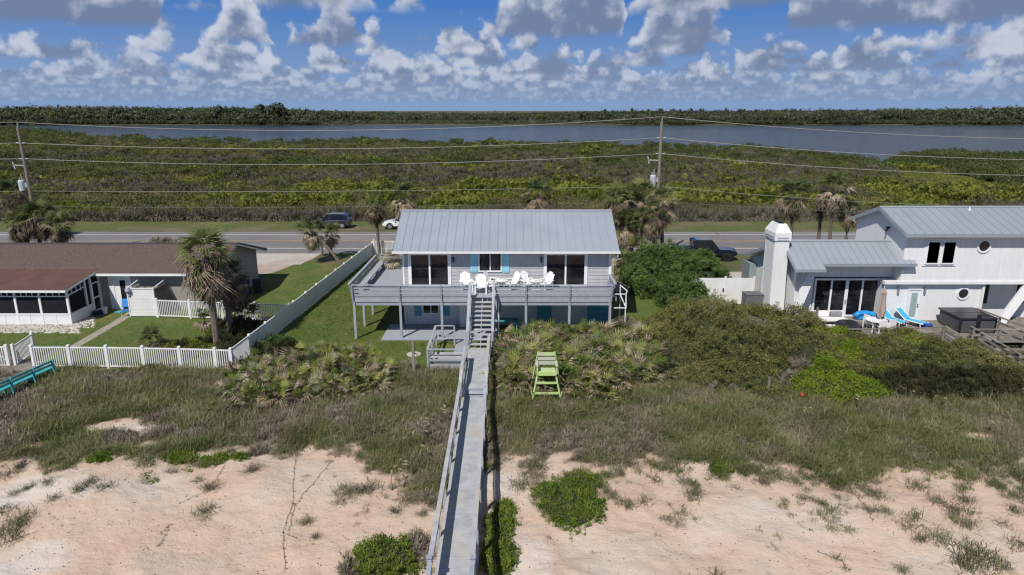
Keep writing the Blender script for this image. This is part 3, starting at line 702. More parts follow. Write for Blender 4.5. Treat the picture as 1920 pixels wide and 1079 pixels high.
# outside the picture to the left and right the land simply goes on
Xm = um*Ym*1.0
d_sh = shore(um) - Ym
ok = d_sh > 2 + 5*rng.random(N)
rx0, ry0 = at(1640,332,-.5), at(1900,352,-.5)
Xm, Ym, um, d_sh = Xm[ok], Ym[ok], um[ok], d_sh[ok]; n_ = len(Xm)
big = fbm(Xm, Ym, 26, 51, 4); med = fbm(Xm, Ym*.6, 9, 52, 4); r_ = rng.random(n_)
idx = np.where(r_ < .5, 0, 1)
band = fbm(Xm*.35, Ym*1.6, 14, 53, 3)
idx[(med > .57) & (r_ < .6)] = 7; idx[(med > .64) & (r_ < .8)] = 5
mid = (Ym > 90) & (Ym < 140) & (med > .49) & (r_ < .85); idx[mid] = rng.choice([4,5,5,7,7], mid.sum())
idx[(band < .385) & (r_ < .6)] = 2; idx[(band < .36) & (r_ > .8)] = 3
strip_ = Ym < 91.5 + (vnoise(Xm, Ym*0, 12, 60)-.5)*6; ss_ = strip_ & ((vnoise(Xm, Ym*0, 7, 61) < .70) | (Ym < 87.5)); idx[ss_] = np.where(r_[ss_] < .62, 2, 3)
gb = (Ym > 128) & (Ym < 230) & (big < .47); r_[gb] = np.minimum(1, r_[gb]*1.2); idx[gb & (r_ < .65)] = np.where(rng.random((gb & (r_ < .65)).sum()) < .6, 2, 3)
idx[(d_sh < 26) & (r_ < .7)] = 6
idx[(Ym > 175) & (big > .55) & (r_ < .6)] = 6
# right-hand thicket (dark) and the open bright meadow in front of it
pxv = 960 + F*um/ (CP*1.0)*1.0
thick = (um > .555) & (Ym > 118 + 70*sm(.74, .56, um)) ; idx[thick] = np.where(r_[thick] < .8, 6, 0)
mead = inpoly(Xm, Ym, [(at(a,b,-.6).x, at(a,b,-.6).y) for a, b in ((1650,319),(1760,322),(1830,336),(1880,352),(1800,352),(1700,345))])
idx[mead] = 7
hgt = np.where(np.isin(idx, (2,3)), 1.0, np.where(idx == 6, 1.7, np.where(idx == 7, .35, 1.15)))
hgt = hgt*(.55+.9*fbm(Xm, Ym, 6, 57, 3)); hgt[strip_] *= 1.15
mounds = np.zeros(n_)
for (mx, wd, hh, dd) in ((690,70,2.6,40),(1385,45,2.8,30),(1600,60,1.9,26),(60,90,1.0,60),(1755,160,2.2,80),(955,50,1.1,30),(1490,40,1.5,25)):
    uu_ = (mx-960)/F/ .985; mounds = np.maximum(mounds, hh*np.exp(-((um-uu_)/(wd/F))**2)*sm(dd, 0, d_sh))
zt = ground_z(Xm, Ym)
s_ = (Ym/85.0)**.42*rng.uniform(.65, 1.3, n_)*.84
s3 = np.stack([s_, s_, hgt*1.15*rng.uniform(.75, 1.3, n_)], -1)
lumps = 1.3*sm(.50, .68, fbm(Xm, Ym*.8, 6.5, 58, 3))*sm(88, 100, Ym)*np.where(idx == 7, 0.1, 1); mounds = np.maximum(mounds, lumps*(.6+Ym/300))
idx[(lumps > 1.0) & (rng.random(n_) < .35) & (idx < 2)] = 6
# thickets stand in tiers: raised plants give the mounds their body
lift = mounds*rng.random(n_)**.3
pts = np.stack([Xm, Ym, zt + lift], -1)
tag(scatter('marsh_scrub', pts, eul(n_, .12), s3, idx, SCR), 'mottled olive, yellow-green and grey scrub covering the marsh between road and lagoon', 'scrub', kind='stuff')

# ================================================================== FAR SHORE WOOD (stuff) and its stand-out trees
def far_tree(name, m, seed, n=240, wide=1.0, pine=False):
    random.seed(seed); mb = MB()
    mb.tube([(0,0,-.5),(0,0,.75)], .035, 5, 1)
    cl = [(random.gauss(0,.28*wide), random.gauss(0,.28*wide), random.uniform(.22 if not pine else .62,.92), random.uniform(.16,.30) if not pine else random.uniform(.08,.16)) for _ in range(9)]
    for k in range(n):
        c = random.choice(cl); d = Vector((random.gauss(0,1), random.gauss(0,1), random.gauss(0,.8))).normalized()*c[3]*random.random()**.3
        p = Vector(c[:3]) + d; nrm = (d.normalized()+Vector((0,0,.5))).normalized(); t_ = nrm.cross(Vector((random.gauss(0,1), random.gauss(0,1), .1))).normalized(); b = nrm.cross(t_); L_ = random.uniform(.045,.085)
        mb.quad([p-t_*L_, p+b*L_*.6, p+t_*L_, p-b*L_*.6])
    return mb.mesh(name, [m, M_trunk])
FT = [far_tree('far_tree_a', L_far, 1), far_tree('far_tree_b', L_far, 2), far_tree('far_tree_c', L_far, 3, 260, 1.3), far_tree('far_tree_d', L_marshg, 4, 180), far_tree('far_tree_e', L_marshd, 5, 260, 1.4)]
N = 11000
uf = rng.uniform(-1.02, 1.02, N); Yf = FAR_SHORE + 4 + 330*rng.random(N)**1.6; Xf = uf*Yf
prof = np.interp(uf, [(p-960)/F for p in (-400,0,200,330,520,640,760,900,1000,1150,1300,1450,1600,1750,1880,2300)], [16,15.5,16.5,15,15.5,12,10.5,10,10.5,12,12,12.5,13.5,14.5,16,16])
h_ = prof*rng.uniform(.62, 1.06, N)*np.where(Yf < FAR_SHORE+14, .5, 1)*(.7+.3*sm(0, 40, Yf-FAR_SHORE))
low = (uf > -.27) & (uf < .15) & (Yf < FAR_SHORE+60); h_[low] *= .42
ii = rng.choice([0,1,2,0,1,4,3], N); ii[(Yf > FAR_SHORE+50) & (ii == 3)] = 0
ii[low & (rng.random(N) < .3)] = 3
tag(scatter('far_shore_wood', np.stack([Xf, Yf, Xf*0-1.6], -1), eul(N, .05), np.stack([h_*.8+2.5, h_*.8+2.5, h_*1.08*rng.uniform(.86,1.1,N)], -1), ii, FT), 'dark unbroken band of wood along the far shore of the lagoon', 'wood', kind='stuff')
PINE = [far_tree('pine_tree', L_pine, 20+i, 200, .7, True) for i in range(3)]
for i, px_ in enumerate([1133,1150,1186,1206,1216,1237,1243,1262,1275,1283,1296,1315,1343,1361,1388,1395,1409,1419,1436,1444,1458,1470,1476,1487,1500]):
    p = atY(px_, 205, FAR_SHORE+95+random.uniform(0, 60)); h = random.uniform(14.5, 17.3)
    o = inst('pine_tree', PINE[i % 3], None, (p.x, p.y, -1.6), (0,0,random.random()*6), (h*.5, h*.5, h)); tag(o, 'tall thin pine standing up out of the wood beyond the lagoon', 'tree', 'pines standing above the far wood')
for px_, top, wd, lab in ((404,197,15,'round-headed tall tree, left of the two that stand above the far wood'),(436,201,11,'lower round tree between the two tallest trees of the far wood'),(500,196,21,'broadest domed tree standing above the far wood'),(1878,197,13,'round-headed tree topping the wood beyond the lagoon above the two-storey roof')):
    Yt = FAR_SHORE+22; p = atY(px_, top, Yt); h = p.z+1.6
    tag(inst('shade_tree', far_tree('shade_tree', L_far, px_, 1100, 1.05), None, (p.x, Yt, -1.6), (0,0,1), (wd*1.25, wd*1.25, h)), lab, 'tree')

# ================================================================== MAIN HOUSE
HX0, HX1, HYF, HYB = -6.95, 6.25, 42.4, 49.6       # walls
DZ = 2.65                                            # deck / upper floor
H = thing('beach_house', 'grey two-storey beach house with a pale metal gable roof behind the raised deck', 'house', (-.35, 46, 0))
def P_(mb, name, mats, root=H, parent=None, **k):
    o = mb.build(name, mats, root if parent is None else parent, **k)
    o.location = -root.location if parent is None else (0,0,0); return o
# core walls (side and back boards, lower storey)
mb = MB()
mb.box(HX0+.03, HX1-.03, HYF+.03, HYB, DZ-.2, 5.10)
P_(mb, 'wall', M_siding)
mb = MB().prism([(HYF+.04, 5.10), (HYB, 5.10), (46, 6.80)], HX0+.04, HX1-.04, 'x'); P_(mb, 'gable', M_siding)
mb = MB().box(HX0+.10, HX1-.1, HYF+.08, HYB-.05, 0, DZ-.2); P_(mb, 'lower_wall', M_siding_low)
# lap boards on the front, cut by the openings
def lap(x0, x1, z0, z1, openings, y=HYF, step=.235, root=H, m=M_siding, name='siding_board'):
    z = z0
    while z < z1 - .02:
        zt = min(z+step, z1); segs = [(x0, x1)]
        for (a, b, c, d) in openings:
            if c < zt-.03 and d > z+.03:
                ns = []
                for s0, s1 in segs:
                    if b <= s0 or a >= s1: ns.append((s0, s1)); continue
                    if a > s0: ns.append((s0, a))
                    if b < s1: ns.append((b, s1))
                segs = ns
        for s0, s1 in segs:
            if s1-s0 < .05: continue
            q = MB(); i = 0
            q.v = [(s0,y+.028,z),(s1,y+.028,z),(s1,y+.028,zt),(s0,y+.028,zt),(s0,y-.012,z),(s1,y-.012,z),(s1,y+.014,zt),(s0,y+.014,zt)]
            q.f = [(4,5,6,7),(0,1,5,4),(2,3,7,6),(1,2,6,5),(3,0,4,7),(0,3,2,1)]; q.mi = [0]*6
            P_(q, name, m, root)
        z = zt
sl1 = (-6.70, -4.02); sl2 = (1.55, 4.70); cw = (-2.52, -.12)
OPEN = [(-6.30,-3.55,DZ,4.80),(2.05,4.78,DZ,4.80),(-1.78,.22,3.72,4.98)]
def X_(px, y=HYF, py=500): return atY(px, py, y).x
# door and window extents read from the photograph
d1 = (X_(766), X_(845)); d2 = (X_(1020), X_(1101)); wn = (X_(897), X_(941))
OPEN = [(d1[0], d1[1], DZ, 4.86), (d2[0], d2[1], DZ, 4.86), (wn[0], wn[1], 3.58, 4.98)]
lap(HX0+.09, HX1-.09, DZ, 5.02, OPEN)
def sliding_door(root, x0, x1, z0, z1, y, m=M_white, name='sliding_door'):
    t = .11; mb = MB()
    mb.box(x0, x0+t, y-.05, y+.10, z0, z1); mb.box(x1-t, x1, y-.05, y+.10, z0, z1); mb.box(x0+t, x1-t, y-.05, y+.10, z1-t, z1); mb.box(x0+t, x1-t, y-.07, y+.10, z0, z0+.09)
    xm = (x0+x1)/2; mb.box(xm-.055, xm+.055, y-.035, y+.08, z0+.09, z1-t)
    d = P_(mb, name, m, root)
    for a, b in ((x0+t, xm-.055), (xm+.055, x1-t)):
        P_(MB().box(a, b, y+.02, y+.03, z0+.09, z1-t), 'pane', M_glass, root, parent=d)
    return d
sliding_door(H, d1[0]+.07, d1[1]-.07, DZ, 4.80, HYF-.01); sliding_door(H, d2[0]+.07, d2[1]-.07, DZ, 4.80, HYF-.01)
for a, b in (d1, d2):
    mb = MB(); mb.box(a-.02, a+.07, HYF-.05, HYF+.02, DZ, 4.86); mb.box(b-.07, b+.02, HYF-.05, HYF+.02, DZ, 4.86); mb.box(a-.02, b+.02, HYF-.05, HYF+.02, 4.86, 4.95); P_(mb, 'door_trim', M_white)
def window(root, x0, x1, z0, z1, y, mull=1, m=M_white, pane=M_glass, t=.075):
    mb = MB(); mb.box(x0, x0+t, y-.05, y+.08, z0, z1); mb.box(x1-t, x1, y-.05, y+.08, z0, z1); mb.box(x0+t, x1-t, y-.05, y+.08, z1-t, z1); mb.box(x0+t, x1-t, y-.065, y+.08, z0, z0+t)
    xs_ = [x0+t] + [x0+t+(x1-x0-2*t)*(k+1)/(mull+1) for k in range(mull)] + [x1-t]
    for q in xs_[1:-1]: mb.box(q-.03, q+.03, y-.035, y+.06, z0+t, z1-t)
    wdw = P_(mb, 'window', m, root)
    for k, (a, b) in enumerate(zip(xs_[:-1], xs_[1:])):
        P_(MB().box(a+(.03 if k else 0), b-(.03 if k < mull else 0), y+.01, y+.02, z0+t, z1-t), 'pane', pane, root, parent=wdw)
    return wdw
window(H, wn[0], wn[1], 3.60, 4.98, HYF-.02)
def shutter(root, x0, x1, z0, z1, y, m):
    mb = MB(); n_ = max(3, int((x1-x0)/.11)); wdt = (x1-x0)/n_
    for k in range(n_): mb.box(x0+k*wdt+.006, x0+(k+1)*wdt-.006, y-.055, y-.02, z0, z1)
    mb.box(x0, x1, y-.021, y-.014, z0+.01, z1-.01); mb.box(x0, x1, y-.07, y-.056, z0+.12, z0+.2); mb.box(x0, x1, y-.07, y-.056, z1-.2, z1-.12)
    P_(mb, 'shutter', m, root)
shutter(H, X_(882), X_(896), 3.55, 4.98, HYF, M_blueshut); shutter(H, X_(942), X_(955), 3.55, 4.98, HYF, M_blueshut)
for px_ in (850.5, 1015):
    x = X_(px_); mb = MB().box(x-.05, x+.05, HYF-.12, HYF-.012, 4.22, 4.52).box(x-.07, x+.07, HYF-.14, HYF-.012, 4.52, 4.55); P_(mb, 'wall_lamp', M_black)
# corner boards
mb = MB(); mb.box(HX0-.02, HX0+.09, HYF-.03, HYF+.09, 0, 5.02); P_(mb, 'corner_board', M_white)
mb = MB(); mb.box(HX1-.09, HX1+.02, HYF-.03, HYF+.09, DZ, 5.02); P_(mb, 'corner_board', M_white)
# roof: 25 standing-seam panels each side
RX0, RX1, RY0, RYM, RY1, RZ0, RZM = -7.45, 6.72, 41.75, 46.0, 50.25, 5.06, 7.03
def seam_roof(root, x0, x1, ye, yr, ze, zr, n, m, name='roof_panel', th=.04, rib=.032):
    w_ = (x1-x0)/n; d = Vector((0, yr-ye, zr-ze)).normalized(); up = Vector((0, -d.z, d.y)) if d.y > 0 else Vector((0, d.z, -d.y))
    me = None
    for k in range(n):
        a = x0+k*w_
        if me is None:
            q = MB()
            A = Vector((0, ye, ze)); B = Vector((0, yr, zr))
            def slab(xa, xb, lo, hi):
                i = len(q.v); q.v += [tuple(A+up*lo+Vector((xa,0,0))), tuple(A+up*lo+Vector((xb,0,0))), tuple(B+up*lo+Vector((xb,0,0))), tuple(B+up*lo+Vector((xa,0,0))), tuple(A+up*hi+Vector((xa,0,0))), tuple(A+up*hi+Vector((xb,0,0))), tuple(B+up*hi+Vector((xb,0,0))), tuple(B+up*hi+Vector((xa,0,0)))]
                q.f += [(i,i+3,i+2,i+1),(i+4,i+5,i+6,i+7),(i,i+1,i+5,i+4),(i+1,i+2,i+6,i+5),(i+2,i+3,i+7,i+6),(i+3,i,i+4,i+7)]; q.mi += [0]*6
            slab(.008, w_-.008, -th, 0); slab(-.0085, .0075, -th, rib)
            me = q.mesh(name, m)
            import bmesh
            bm = bmesh.new(); bm.from_mesh(me); bmesh.ops.recalc_face_normals(bm, faces=bm.faces); bm.to_mesh(me); bm.free()
        inst(name, me, root, (a-root.location.x, -root.location.y, -root.location.z))
seam_roof(H, RX0, RX1, RY0, RYM, RZ0, RZM, 26, M_metalroof); seam_roof(H, RX0, RX1, RY1, RYM, RZ0, RZM, 26, M_metalroof)
P_(MB().prism([(RYM-.16, RZM-.035), (RYM, RZM+.045), (RYM+.16, RZM-.035), (RYM, RZM+.02)], RX0-.02, RX1+.02, 'x'), 'ridge_cap', M_metalroof)
P_(MB().box(RX0-.03, RX1+.03, RY0-.13, RY0-.01, RZ0-.13, RZ0-.01), 'gutter', M_white)
P_(MB().box(RX0+.02, RX1-.02, RY0, HYF+.05, RZ0-.12, RZ0-.07), 'soffit', M_white)
for x in (RX0, RX1-.03):
    mb = MB(); mb.prism([(RY0, RZ0-.15), (RY0, RZ0-.045), (RYM, RZM-.045), (RY1, RZ0-.045), (RY1, RZ0-.15), (RYM, RZM-.17)], x, x+.03, 'x'); P_(mb, 'rake_board', M_white)
P_(MB().tube([(RX1-.1, RY0-.07, RZ0-.1), (RX1-.1, RY0+.02, RZ0-.35), (HX1+.04, HYF-.06, RZ0-.6), (HX1+.04, HYF-.06, DZ)], .04, 6), 'downpipe', M_white)
# lower storey openings
XL = lambda px: atY(px, 590, HYF).x
window(H, XL(792), XL(824), .78, 1.75, HYF+.04)
shutter(H, XL(777), XL(790), .64, 1.80, HYF+.085, M_teal); shutter(H, XL(829), XL(843), .64, 1.80, HYF+.085, M_teal)
for a in (.0, ): 
    mb = MB()
    for x in (XL(761), XL(774), XL(848), XL(861), XL(910), XL(975), XL(1004), XL(1036), XL(1096)): mb.box(x-.04, x+.04, HYF+.03, HYF+.079, 0, DZ-.22)
    mb.box(HX0+.1, HX1-.1, HYF+.04, HYF+.079, DZ-.30, DZ-.21); P_(mb, 'batten', M_siding_low)
P_(MB().box(XL(863), XL(881), HYF-.55, HYF+.079, 0, DZ-.25), 'meter_closet', M_siding_low)
P_(MB().box(XL(1007), XL(1034), HYF+.03, HYF+.075, 0, 2.15).box(XL(1032)-.1, XL(1032)-.04, HYF-.02, HYF+.03, 1.0, 1.12), 'door', M_teal)
P_(MB().box(XL(927), XL(938), HYF+.03, HYF+.075, .9, 2.2), 'lower_window', M_glass)
mb = MB()
for k in range(6): mb.box(XL(1101), XL(1142), HYF+.02, HYF+.075, .02+k*.36, .02+k*.36+.345)
P_(mb, 'garage_door', M_teal)

# ================================================================== RAISED DECK
D = thing('raised_deck', 'grey painted timber deck on posts wrapping the front and left of the beach house', 'deck', (-2, 41, 0))
DX0, DX1, DY0, DYB = -9.62, 6.02, 39.75, 48.3
mb = MB(); x = DX0
n_ = 0
# boards run along X in front, along Y on the wing
y = DY0
while y < HYF-.04: mb.box(HX0, DX1, y, y+.132, DZ-.035, DZ); y += .14
x = DX0
while x < HX0-.12: mb.box(x, x+.132, DY0, DYB, DZ-.036, DZ-.001); x += .14
P_(mb, 'decking', M_paintgrey, D)['kind'] = 'stuff'
P_(MB().box(DX0-.02, -2.52, DY0-.05, DY0-.005, DZ-.30, DZ+.01), 'rim_joist', M_paintgrey, D)
P_(MB().box(-1.02, DX1, DY0-.05, DY0-.005, DZ-.30, DZ+.01), 'rim_joist', M_paintgrey, D)
P_(MB().box(DX0-.02, -2.52, DY0-.003, DY0+.05, DZ-.52, DZ-.32), 'beam', M_raildark, D)
P_(MB().box(-1.02, DX1, DY0-.003, DY0+.05, DZ-.52, DZ-.32), 'beam', M_raildark, D)
P_(MB().box(DX0-.05, DX0-.005, DY0, DYB, DZ-.30, DZ+.01), 'rim_joist', M_paintgrey, D)
P_(MB().box(DX1+.005, DX1+.05, DY0, HYF+.6, DZ-.30, DZ+.01), 'rim_joist', M_paintgrey, D)
mb = MB()
for k in range(9): mb.box(DX0+.3+k*1.95, DX0+.35+k*1.95, DY0+.06, HYF-.1, DZ-.28, DZ-.04)
P_(mb, 'joist', M_raildark, D)['kind'] = 'stuff'
post_me = MB().box(-.07, .07, -.07, .07, 0, DZ-.3).mesh('post', M_paintgrey)
FP = [DX0+.07, atY(752,600,DY0).x, atY(829,600,DY0).x, atY(986,600,DY0).x, atY(1067,600,DY0).x, DX1-.08]
for x in FP: inst('post', post_me, D, (x-D.location.x, DY0-.02-D.location.y+.0, 0))
for x, y in ((DX0+.08, 42.2), (DX0+.08, 44.9), (DX0+.08, 47.9), (-2.55, DY0), (-.98, DY0)): inst('post', post_me, D, (x-D.location.x, y-D.location.y, 0))
# railing: posts lean outward, three boards and a cap
lean = .16; RH = .80
def rail_run(a, b, out, posts, root=D):
    """a,b: (x,y) at the deck edge; out: outward unit vector"""
    a = Vector((*a, 0)); b = Vector((*b, 0)); o = Vector((*out, 0))
    for zz, hh in ((.14, .165), (.38, .165), (.625, .165)):
        off = o*(.045 + lean*zz/RH)
        P_(MB().beam(a+off+Vector((0,0,DZ+zz)), b+off+Vector((0,0,DZ+zz)), .036, hh), 'rail_board', M_raildark, root)
    off = o*(.045 + lean)
    P_(MB().beam(a+off+Vector((0,0,DZ+RH)), b+off+Vector((0,0,DZ+RH)), .15, .038), 'rail_cap', M_paintgrey, root)
    for t in posts:
        p = a.lerp(b, t)
        P_(MB().beam(p+o*.07+Vector((0,0,DZ-.28)), p+o*(.07+lean+.02)+Vector((0,0,DZ+RH-.02)), .10, .09, up=out+(0,)), 'rail_post', M_raildark, root)
LX = -2.60; RXs = -.98
rail_run((DX0, DY0), (LX, DY0), (0,-1), [0.003] + [(x-DX0)/(LX-DX0) for x in FP[1:3]])
rail_run((RXs, DY0), (DX1, DY0), (0,-1), [(x-RXs)/(DX1-RXs) for x in FP[3:5]] + [.995])
rail_run((DX0, DYB), (DX0, DY0), (-1,0), [.02,.3,.52,.75])
rail_run((DX1, DY0), (DX1, HYF-.05), (1,0), [.5,.97])
rail_run((DX0, DYB), (-7.2, DYB), (0,1), [.02,.5,.98])
# long built-in bench on the wing
P_(MB().box(DX0+.12, DX0+.5, 40.6, 47.9, DZ+.40, DZ+.45).box(DX0+.16, DX0+.46, 40.7, 40.78, DZ, DZ+.4).box(DX0+.16, DX0+.46, 43, 43.08, DZ, DZ+.4).box(DX0+.16, DX0+.46, 45.5, 45.58, DZ, DZ+.4).box(DX0+.16, DX0+.46, 47.7, 47.78, DZ, DZ+.4), 'bench', M_paintgrey, D)

# ---- stairs from the deck
S = thing('deck_stairs', 'open grey timber stairs running down from the deck to the boardwalk', 'stairs', (-1.8, 38, 0))
z0s, z1s, y0s, y1s = .50, DZ, 36.55, DY0-.05; nst = 11
for k in range(1, nst):
    z = z0s + (z1s-z0s)*k/nst; y = y0s + (y1s-y0s)*k/nst
    P_(MB().box(-2.40, -1.22, y-.16, y+.13, z-.04, z), 'tread', M_walkgrey, S)
for x in (-2.46, -1.79, -1.16):
    P_(MB().beam((x, y0s-.05, z0s-.05), (x, y1s, z1s-.12), .045, .24 if x != -1.79 else .16), 'stringer', M_paintgrey, S)
for x, s_ in ((-2.52, -1), (-1.10, 1)):
    P_(MB().beam((x, y0s+.05, z0s+.98), (x, y1s-.1, z1s+.93), .15, .04), 'handrail', M_paintgrey, S)
    P_(MB().beam((x, y0s+.05, z0s+.5), (x, y1s-.1, z1s+.45), .036, .13), 'rail_board', M_raildark, S)
    for t in (0.02, .5, .99):
        y = y0s+(y1s-y0s)*t; z = z0s+(z1s-z0s)*t
        P_(MB().box(x-.05, x+.05, y-.05, y+.05, 0 if t < .6 else z-.4, z+.96), 'rail_post', M_paintgrey, S)

# ================================================================== BOARDWALK
B = thing('boardwalk', 'long weathered grey boardwalk with side rails crossing the dune from the stairs', 'boardwalk', (-1.85, 28, 0))
def wc(y): return -1.75 - .0075*(y-17)
def wz(y): return .50 if y > 30.9 else (.34 if y > 30.55 else .18) - .0*y
HALF = .565
plank_me = [MB().box(-HALF+random.uniform(-.008,.008), HALF, 0, .134, -.035, random.uniform(-.002,.003)).mesh('plank', M_walkgrey) for _ in range(6)]
y = 13.0; k = 0
while y < 36.6:
    nm = 'plank'
    z = wz(y+.07)
    inst(nm, random.choice(plank_me), B, (wc(y)-B.location.x+random.uniform(-.006,.006), y-B.location.y, z)); y += .142; k += 1
# risers at the two steps, side joists
P_(MB().box(wc(30.9)-HALF, wc(30.9)+HALF, 30.87, 30.90, .30, .46).box(wc(30.5)-HALF, wc(30.5)+HALF, 30.50, 30.53, .14, .30), 'riser', M_raildark, B)
for sgn in (-1, 1):
    for (ya, yb, z) in ((13.0, 30.5, .18), (30.9, 36.5, .50)):
        P_(MB().beam((wc(ya)+sgn*(HALF-.05), ya, z-.14), (wc(yb)+sgn*(HALF-.05), yb, z-.14), .045, .20), 'joist', M_walkgrey, B)
    off = sgn*(HALF+.045)
    segs = [(17.05, 30.3, .18, .18), (30.3, 31.1, .18, .50)]
    segs += [(31.1, 36.2, .50, .50)] if sgn > 0 else [(31.1, 34.35, .50, .50)]
    for (ya, yb, za, zb) in segs:
        for hh, nm, w_, t_, mm in ((.90, 'rail_cap', .15, .04, M_walkgrey), ((.745 if za < .3 and zb < .3 else .62), 'rail_board', .036, .20, M_walkgrey), ((.50 if sgn > 0 else .53 if za < .3 and zb < .3 else .28), 'rail_board', .036, .06 if sgn > 0 else .20 if za < .3 and zb < .3 else .14, M_walkgrey)):
            P_(MB().beam((wc(ya)+off, ya, za+hh), (wc(yb)+off, yb, zb+hh), w_, t_), nm, mm, B)
    # beyond the newels the rail drops towards the beach
    for hh, nm, w_, t_ in ((.84, 'rail_cap', .14, .04), (.68, 'rail_board', .036, .2)):
        P_(MB().beam((wc(13)+off*1.02, 13, .18+hh-.35), (wc(17)+off, 16.95, .18+hh), w_, t_), nm, M_raildark, B)
    for y in (14.6, 17.0, 19.4, 21.8, 24.2, 26.6, 28.9, 31.0, 33.0, 35.0, 36.2):
        if sgn < 0 and y > 34.6: continue
        big = .02 if y == 17.0 else 0
        z = wz(y)
        P_(MB().box(wc(y)+off*1.03-.05-big, wc(y)+off*1.03+.05+big, y-.05, y+.05, float(zg(wc(y), y))-.3, z+(.87 if not big else 1.0) - (.15 if y < 15 else 0)), 'rail_post', M_paintgrey, B)
        if big: P_(MB().box(wc(y)+off*1.03-.085, wc(y)+off*1.03+.085, y-.085, y+.085, z+1.0, z+1.035), 'post_cap', M_raildark, B)
# sand blown on the planks
# ---- low side platform
Pf = thing('side_platform', 'low grey timber platform with simple rails on the left of the boardwalk', 'platform', (-3.6, 35.5, 0))
px0, px1, py0, py1, pz = -4.42, -2.53, 34.45, 36.35, .34
y = py0
plank2 = MB().box(px0-Pf.location.x, px1-Pf.location.x, 0, .134, pz-.035, pz).mesh('plank', M_walkgrey)
while y < py1: inst('plank', plank2, Pf, (0, y-Pf.location.y, 0)); y += .142
P_(MB().box(px0, px1, py0-.045, py0-.005, pz-.30, pz+.01), 'rim_joist', M_paintgrey, Pf)
P_(MB().box(px0-.045, px0-.003, py0, py1, pz-.30, pz+.01), 'rim_joist', M_paintgrey, Pf)
P_(MB().box(px0, px1, py0-.02, py0+.45, pz+.40, pz+.44).box(px0, px0+.05, py0, py0+.4, pz, pz+.4).box(px1-.06, px1-.01, py0, py0+.4, pz, pz+.4), 'bench', M_walkgrey, Pf)
for (a, b) in (((px0-.04, py0-.07), (px1+.05, py0-.07)), ((px0-.09, py0), (px0-.09, 38.5)), ((px0-.05, 38.5), (-3.42, 38.5))):
    P_(MB().beam((*a, 1.24), (*b, 1.24), .14, .04), 'rail_cap', M_paintgrey, Pf)
    P_(MB().beam((*a, .62), (*b, .62), .036, .12), 'rail_board', M_raildark, Pf)
for x, y in ((px0-.09, py0-.06), (px0-.09, 36.4), (px0-.09, 38.5), (-3.42, 38.5), (px1, py0-.09)):
    P_(MB().box(x-.045, x+.045, y-.045, y+.045, 0, 1.22), 'rail_post', M_paintgrey, Pf)
# ---- patio boards under the deck
Pa = thing('ground_deck', 'ground-level grey board patio in the shade under the raised deck', 'patio', (-5, 41, 0))
x = -7.95; pb = MB().box(0, .138, 39.35-41, HYF+.05-41, .02, .075).mesh('plank', M_paintgrey)
while x < -1.1: inst('plank', pb, Pa, (x+5, 0, 0)); x += .145
x = -3.35; pb = MB().box(0, .138, 36.45-41, 39.34-41, .02, .075).mesh('plank', M_paintgrey)
while x < -2.6: inst('plank', pb, Pa, (x+5, 0, 0)); x += .145

# ---- things on and round the deck
def adirondack():
    t = thing('adirondack_chair', '', 'chair')
    q = MB()
    for k in range(5):        # back slats, rounded top
        x = -.24+k*.12; top = .98 - abs(k-2)**2*.03
        q.beam((x, .28, .34), (x, .50, top), .117, .022, up=(0,-1,.3))
    q.build('backrest', M_plasticwhite, t)
    q = MB()
    for k in range(6): q.box(-.29, .29, -.34+k*.105, -.34+k*.105+.095, .37-k*.012, .39-k*.012)
    q.build('seat', M_plasticwhite, t)
    for s_ in (-1, 1):
        MB().box(s_*.35-.07, s_*.35+.07, -.36, .36, .54, .562).build('armrest', M_plasticwhite, t)
        MB().box(s_*.32-.045, s_*.32+.045, -.32, -.24, 0, .54).build('leg', M_plasticwhite, t)
        MB().beam((s_*.29, -.32, .33), (s_*.29, .50, .05), .03, .11).build('leg', M_plasticwhite, t)
        MB().box(s_*.32-.02, s_*.32+.02, .28, .36, .15, .54).build('arm_support', M_plasticwhite, t)
    return t
ch0 = adirondack()
CH = [(874, 41.35, 12, 'white adirondack chair furthest left on the deck'), (901, 40.75, 2, 'white adirondack chair right at the top of the deck stairs'), (923, 41.75, 62, 'white adirondack chair at the left side of the first little table, by the window'),
      (958, 41.55, -55, 'white adirondack chair at the right side of the first little table'), (989, 41.6, 30, 'white adirondack chair at the left side of the table nearer the right sliding door'), (1022, 41.5, -50, 'white adirondack chair in front of the right sliding door')]
for i, (px_, yy, rz, lab) in enumerate(CH):
    o = ch0 if i == 0 else copy_tree(ch0)
    o.location = (atY(px_, 515, yy).x, yy, DZ); o.rotation_euler.z = R(rz); o.scale = (1.05, 1.05, 1.12); tag(o, lab, 'chair', 'white adirondack chairs on the deck')
def side_table():
    t = thing('side_table', '', 'table')
    MB().tube([(0,0,.53),(0,0,.56)], .40, 18).build('tabletop', M_plasticwhite, t)
    for k in range(4):
        a = k*math.pi/2+.78; MB().beam((math.cos(a)*.22, math.sin(a)*.22, .53), (math.cos(a)*.30, math.sin(a)*.30, 0), .045, .045).build('leg', M_plasticwhite, t)
    return t
tb = side_table()
for i, (px_, yy, lab) in enumerate(((940, 41.75, 'white round side table below the centre window'), (1005, 41.65, 'white round side table left of the right sliding door'))):
    o = tb if i == 0 else copy_tree(tb); o.location = (atY(px_, 515, yy).x, yy, DZ); tag(o, lab, 'table', 'white side tables on the deck')
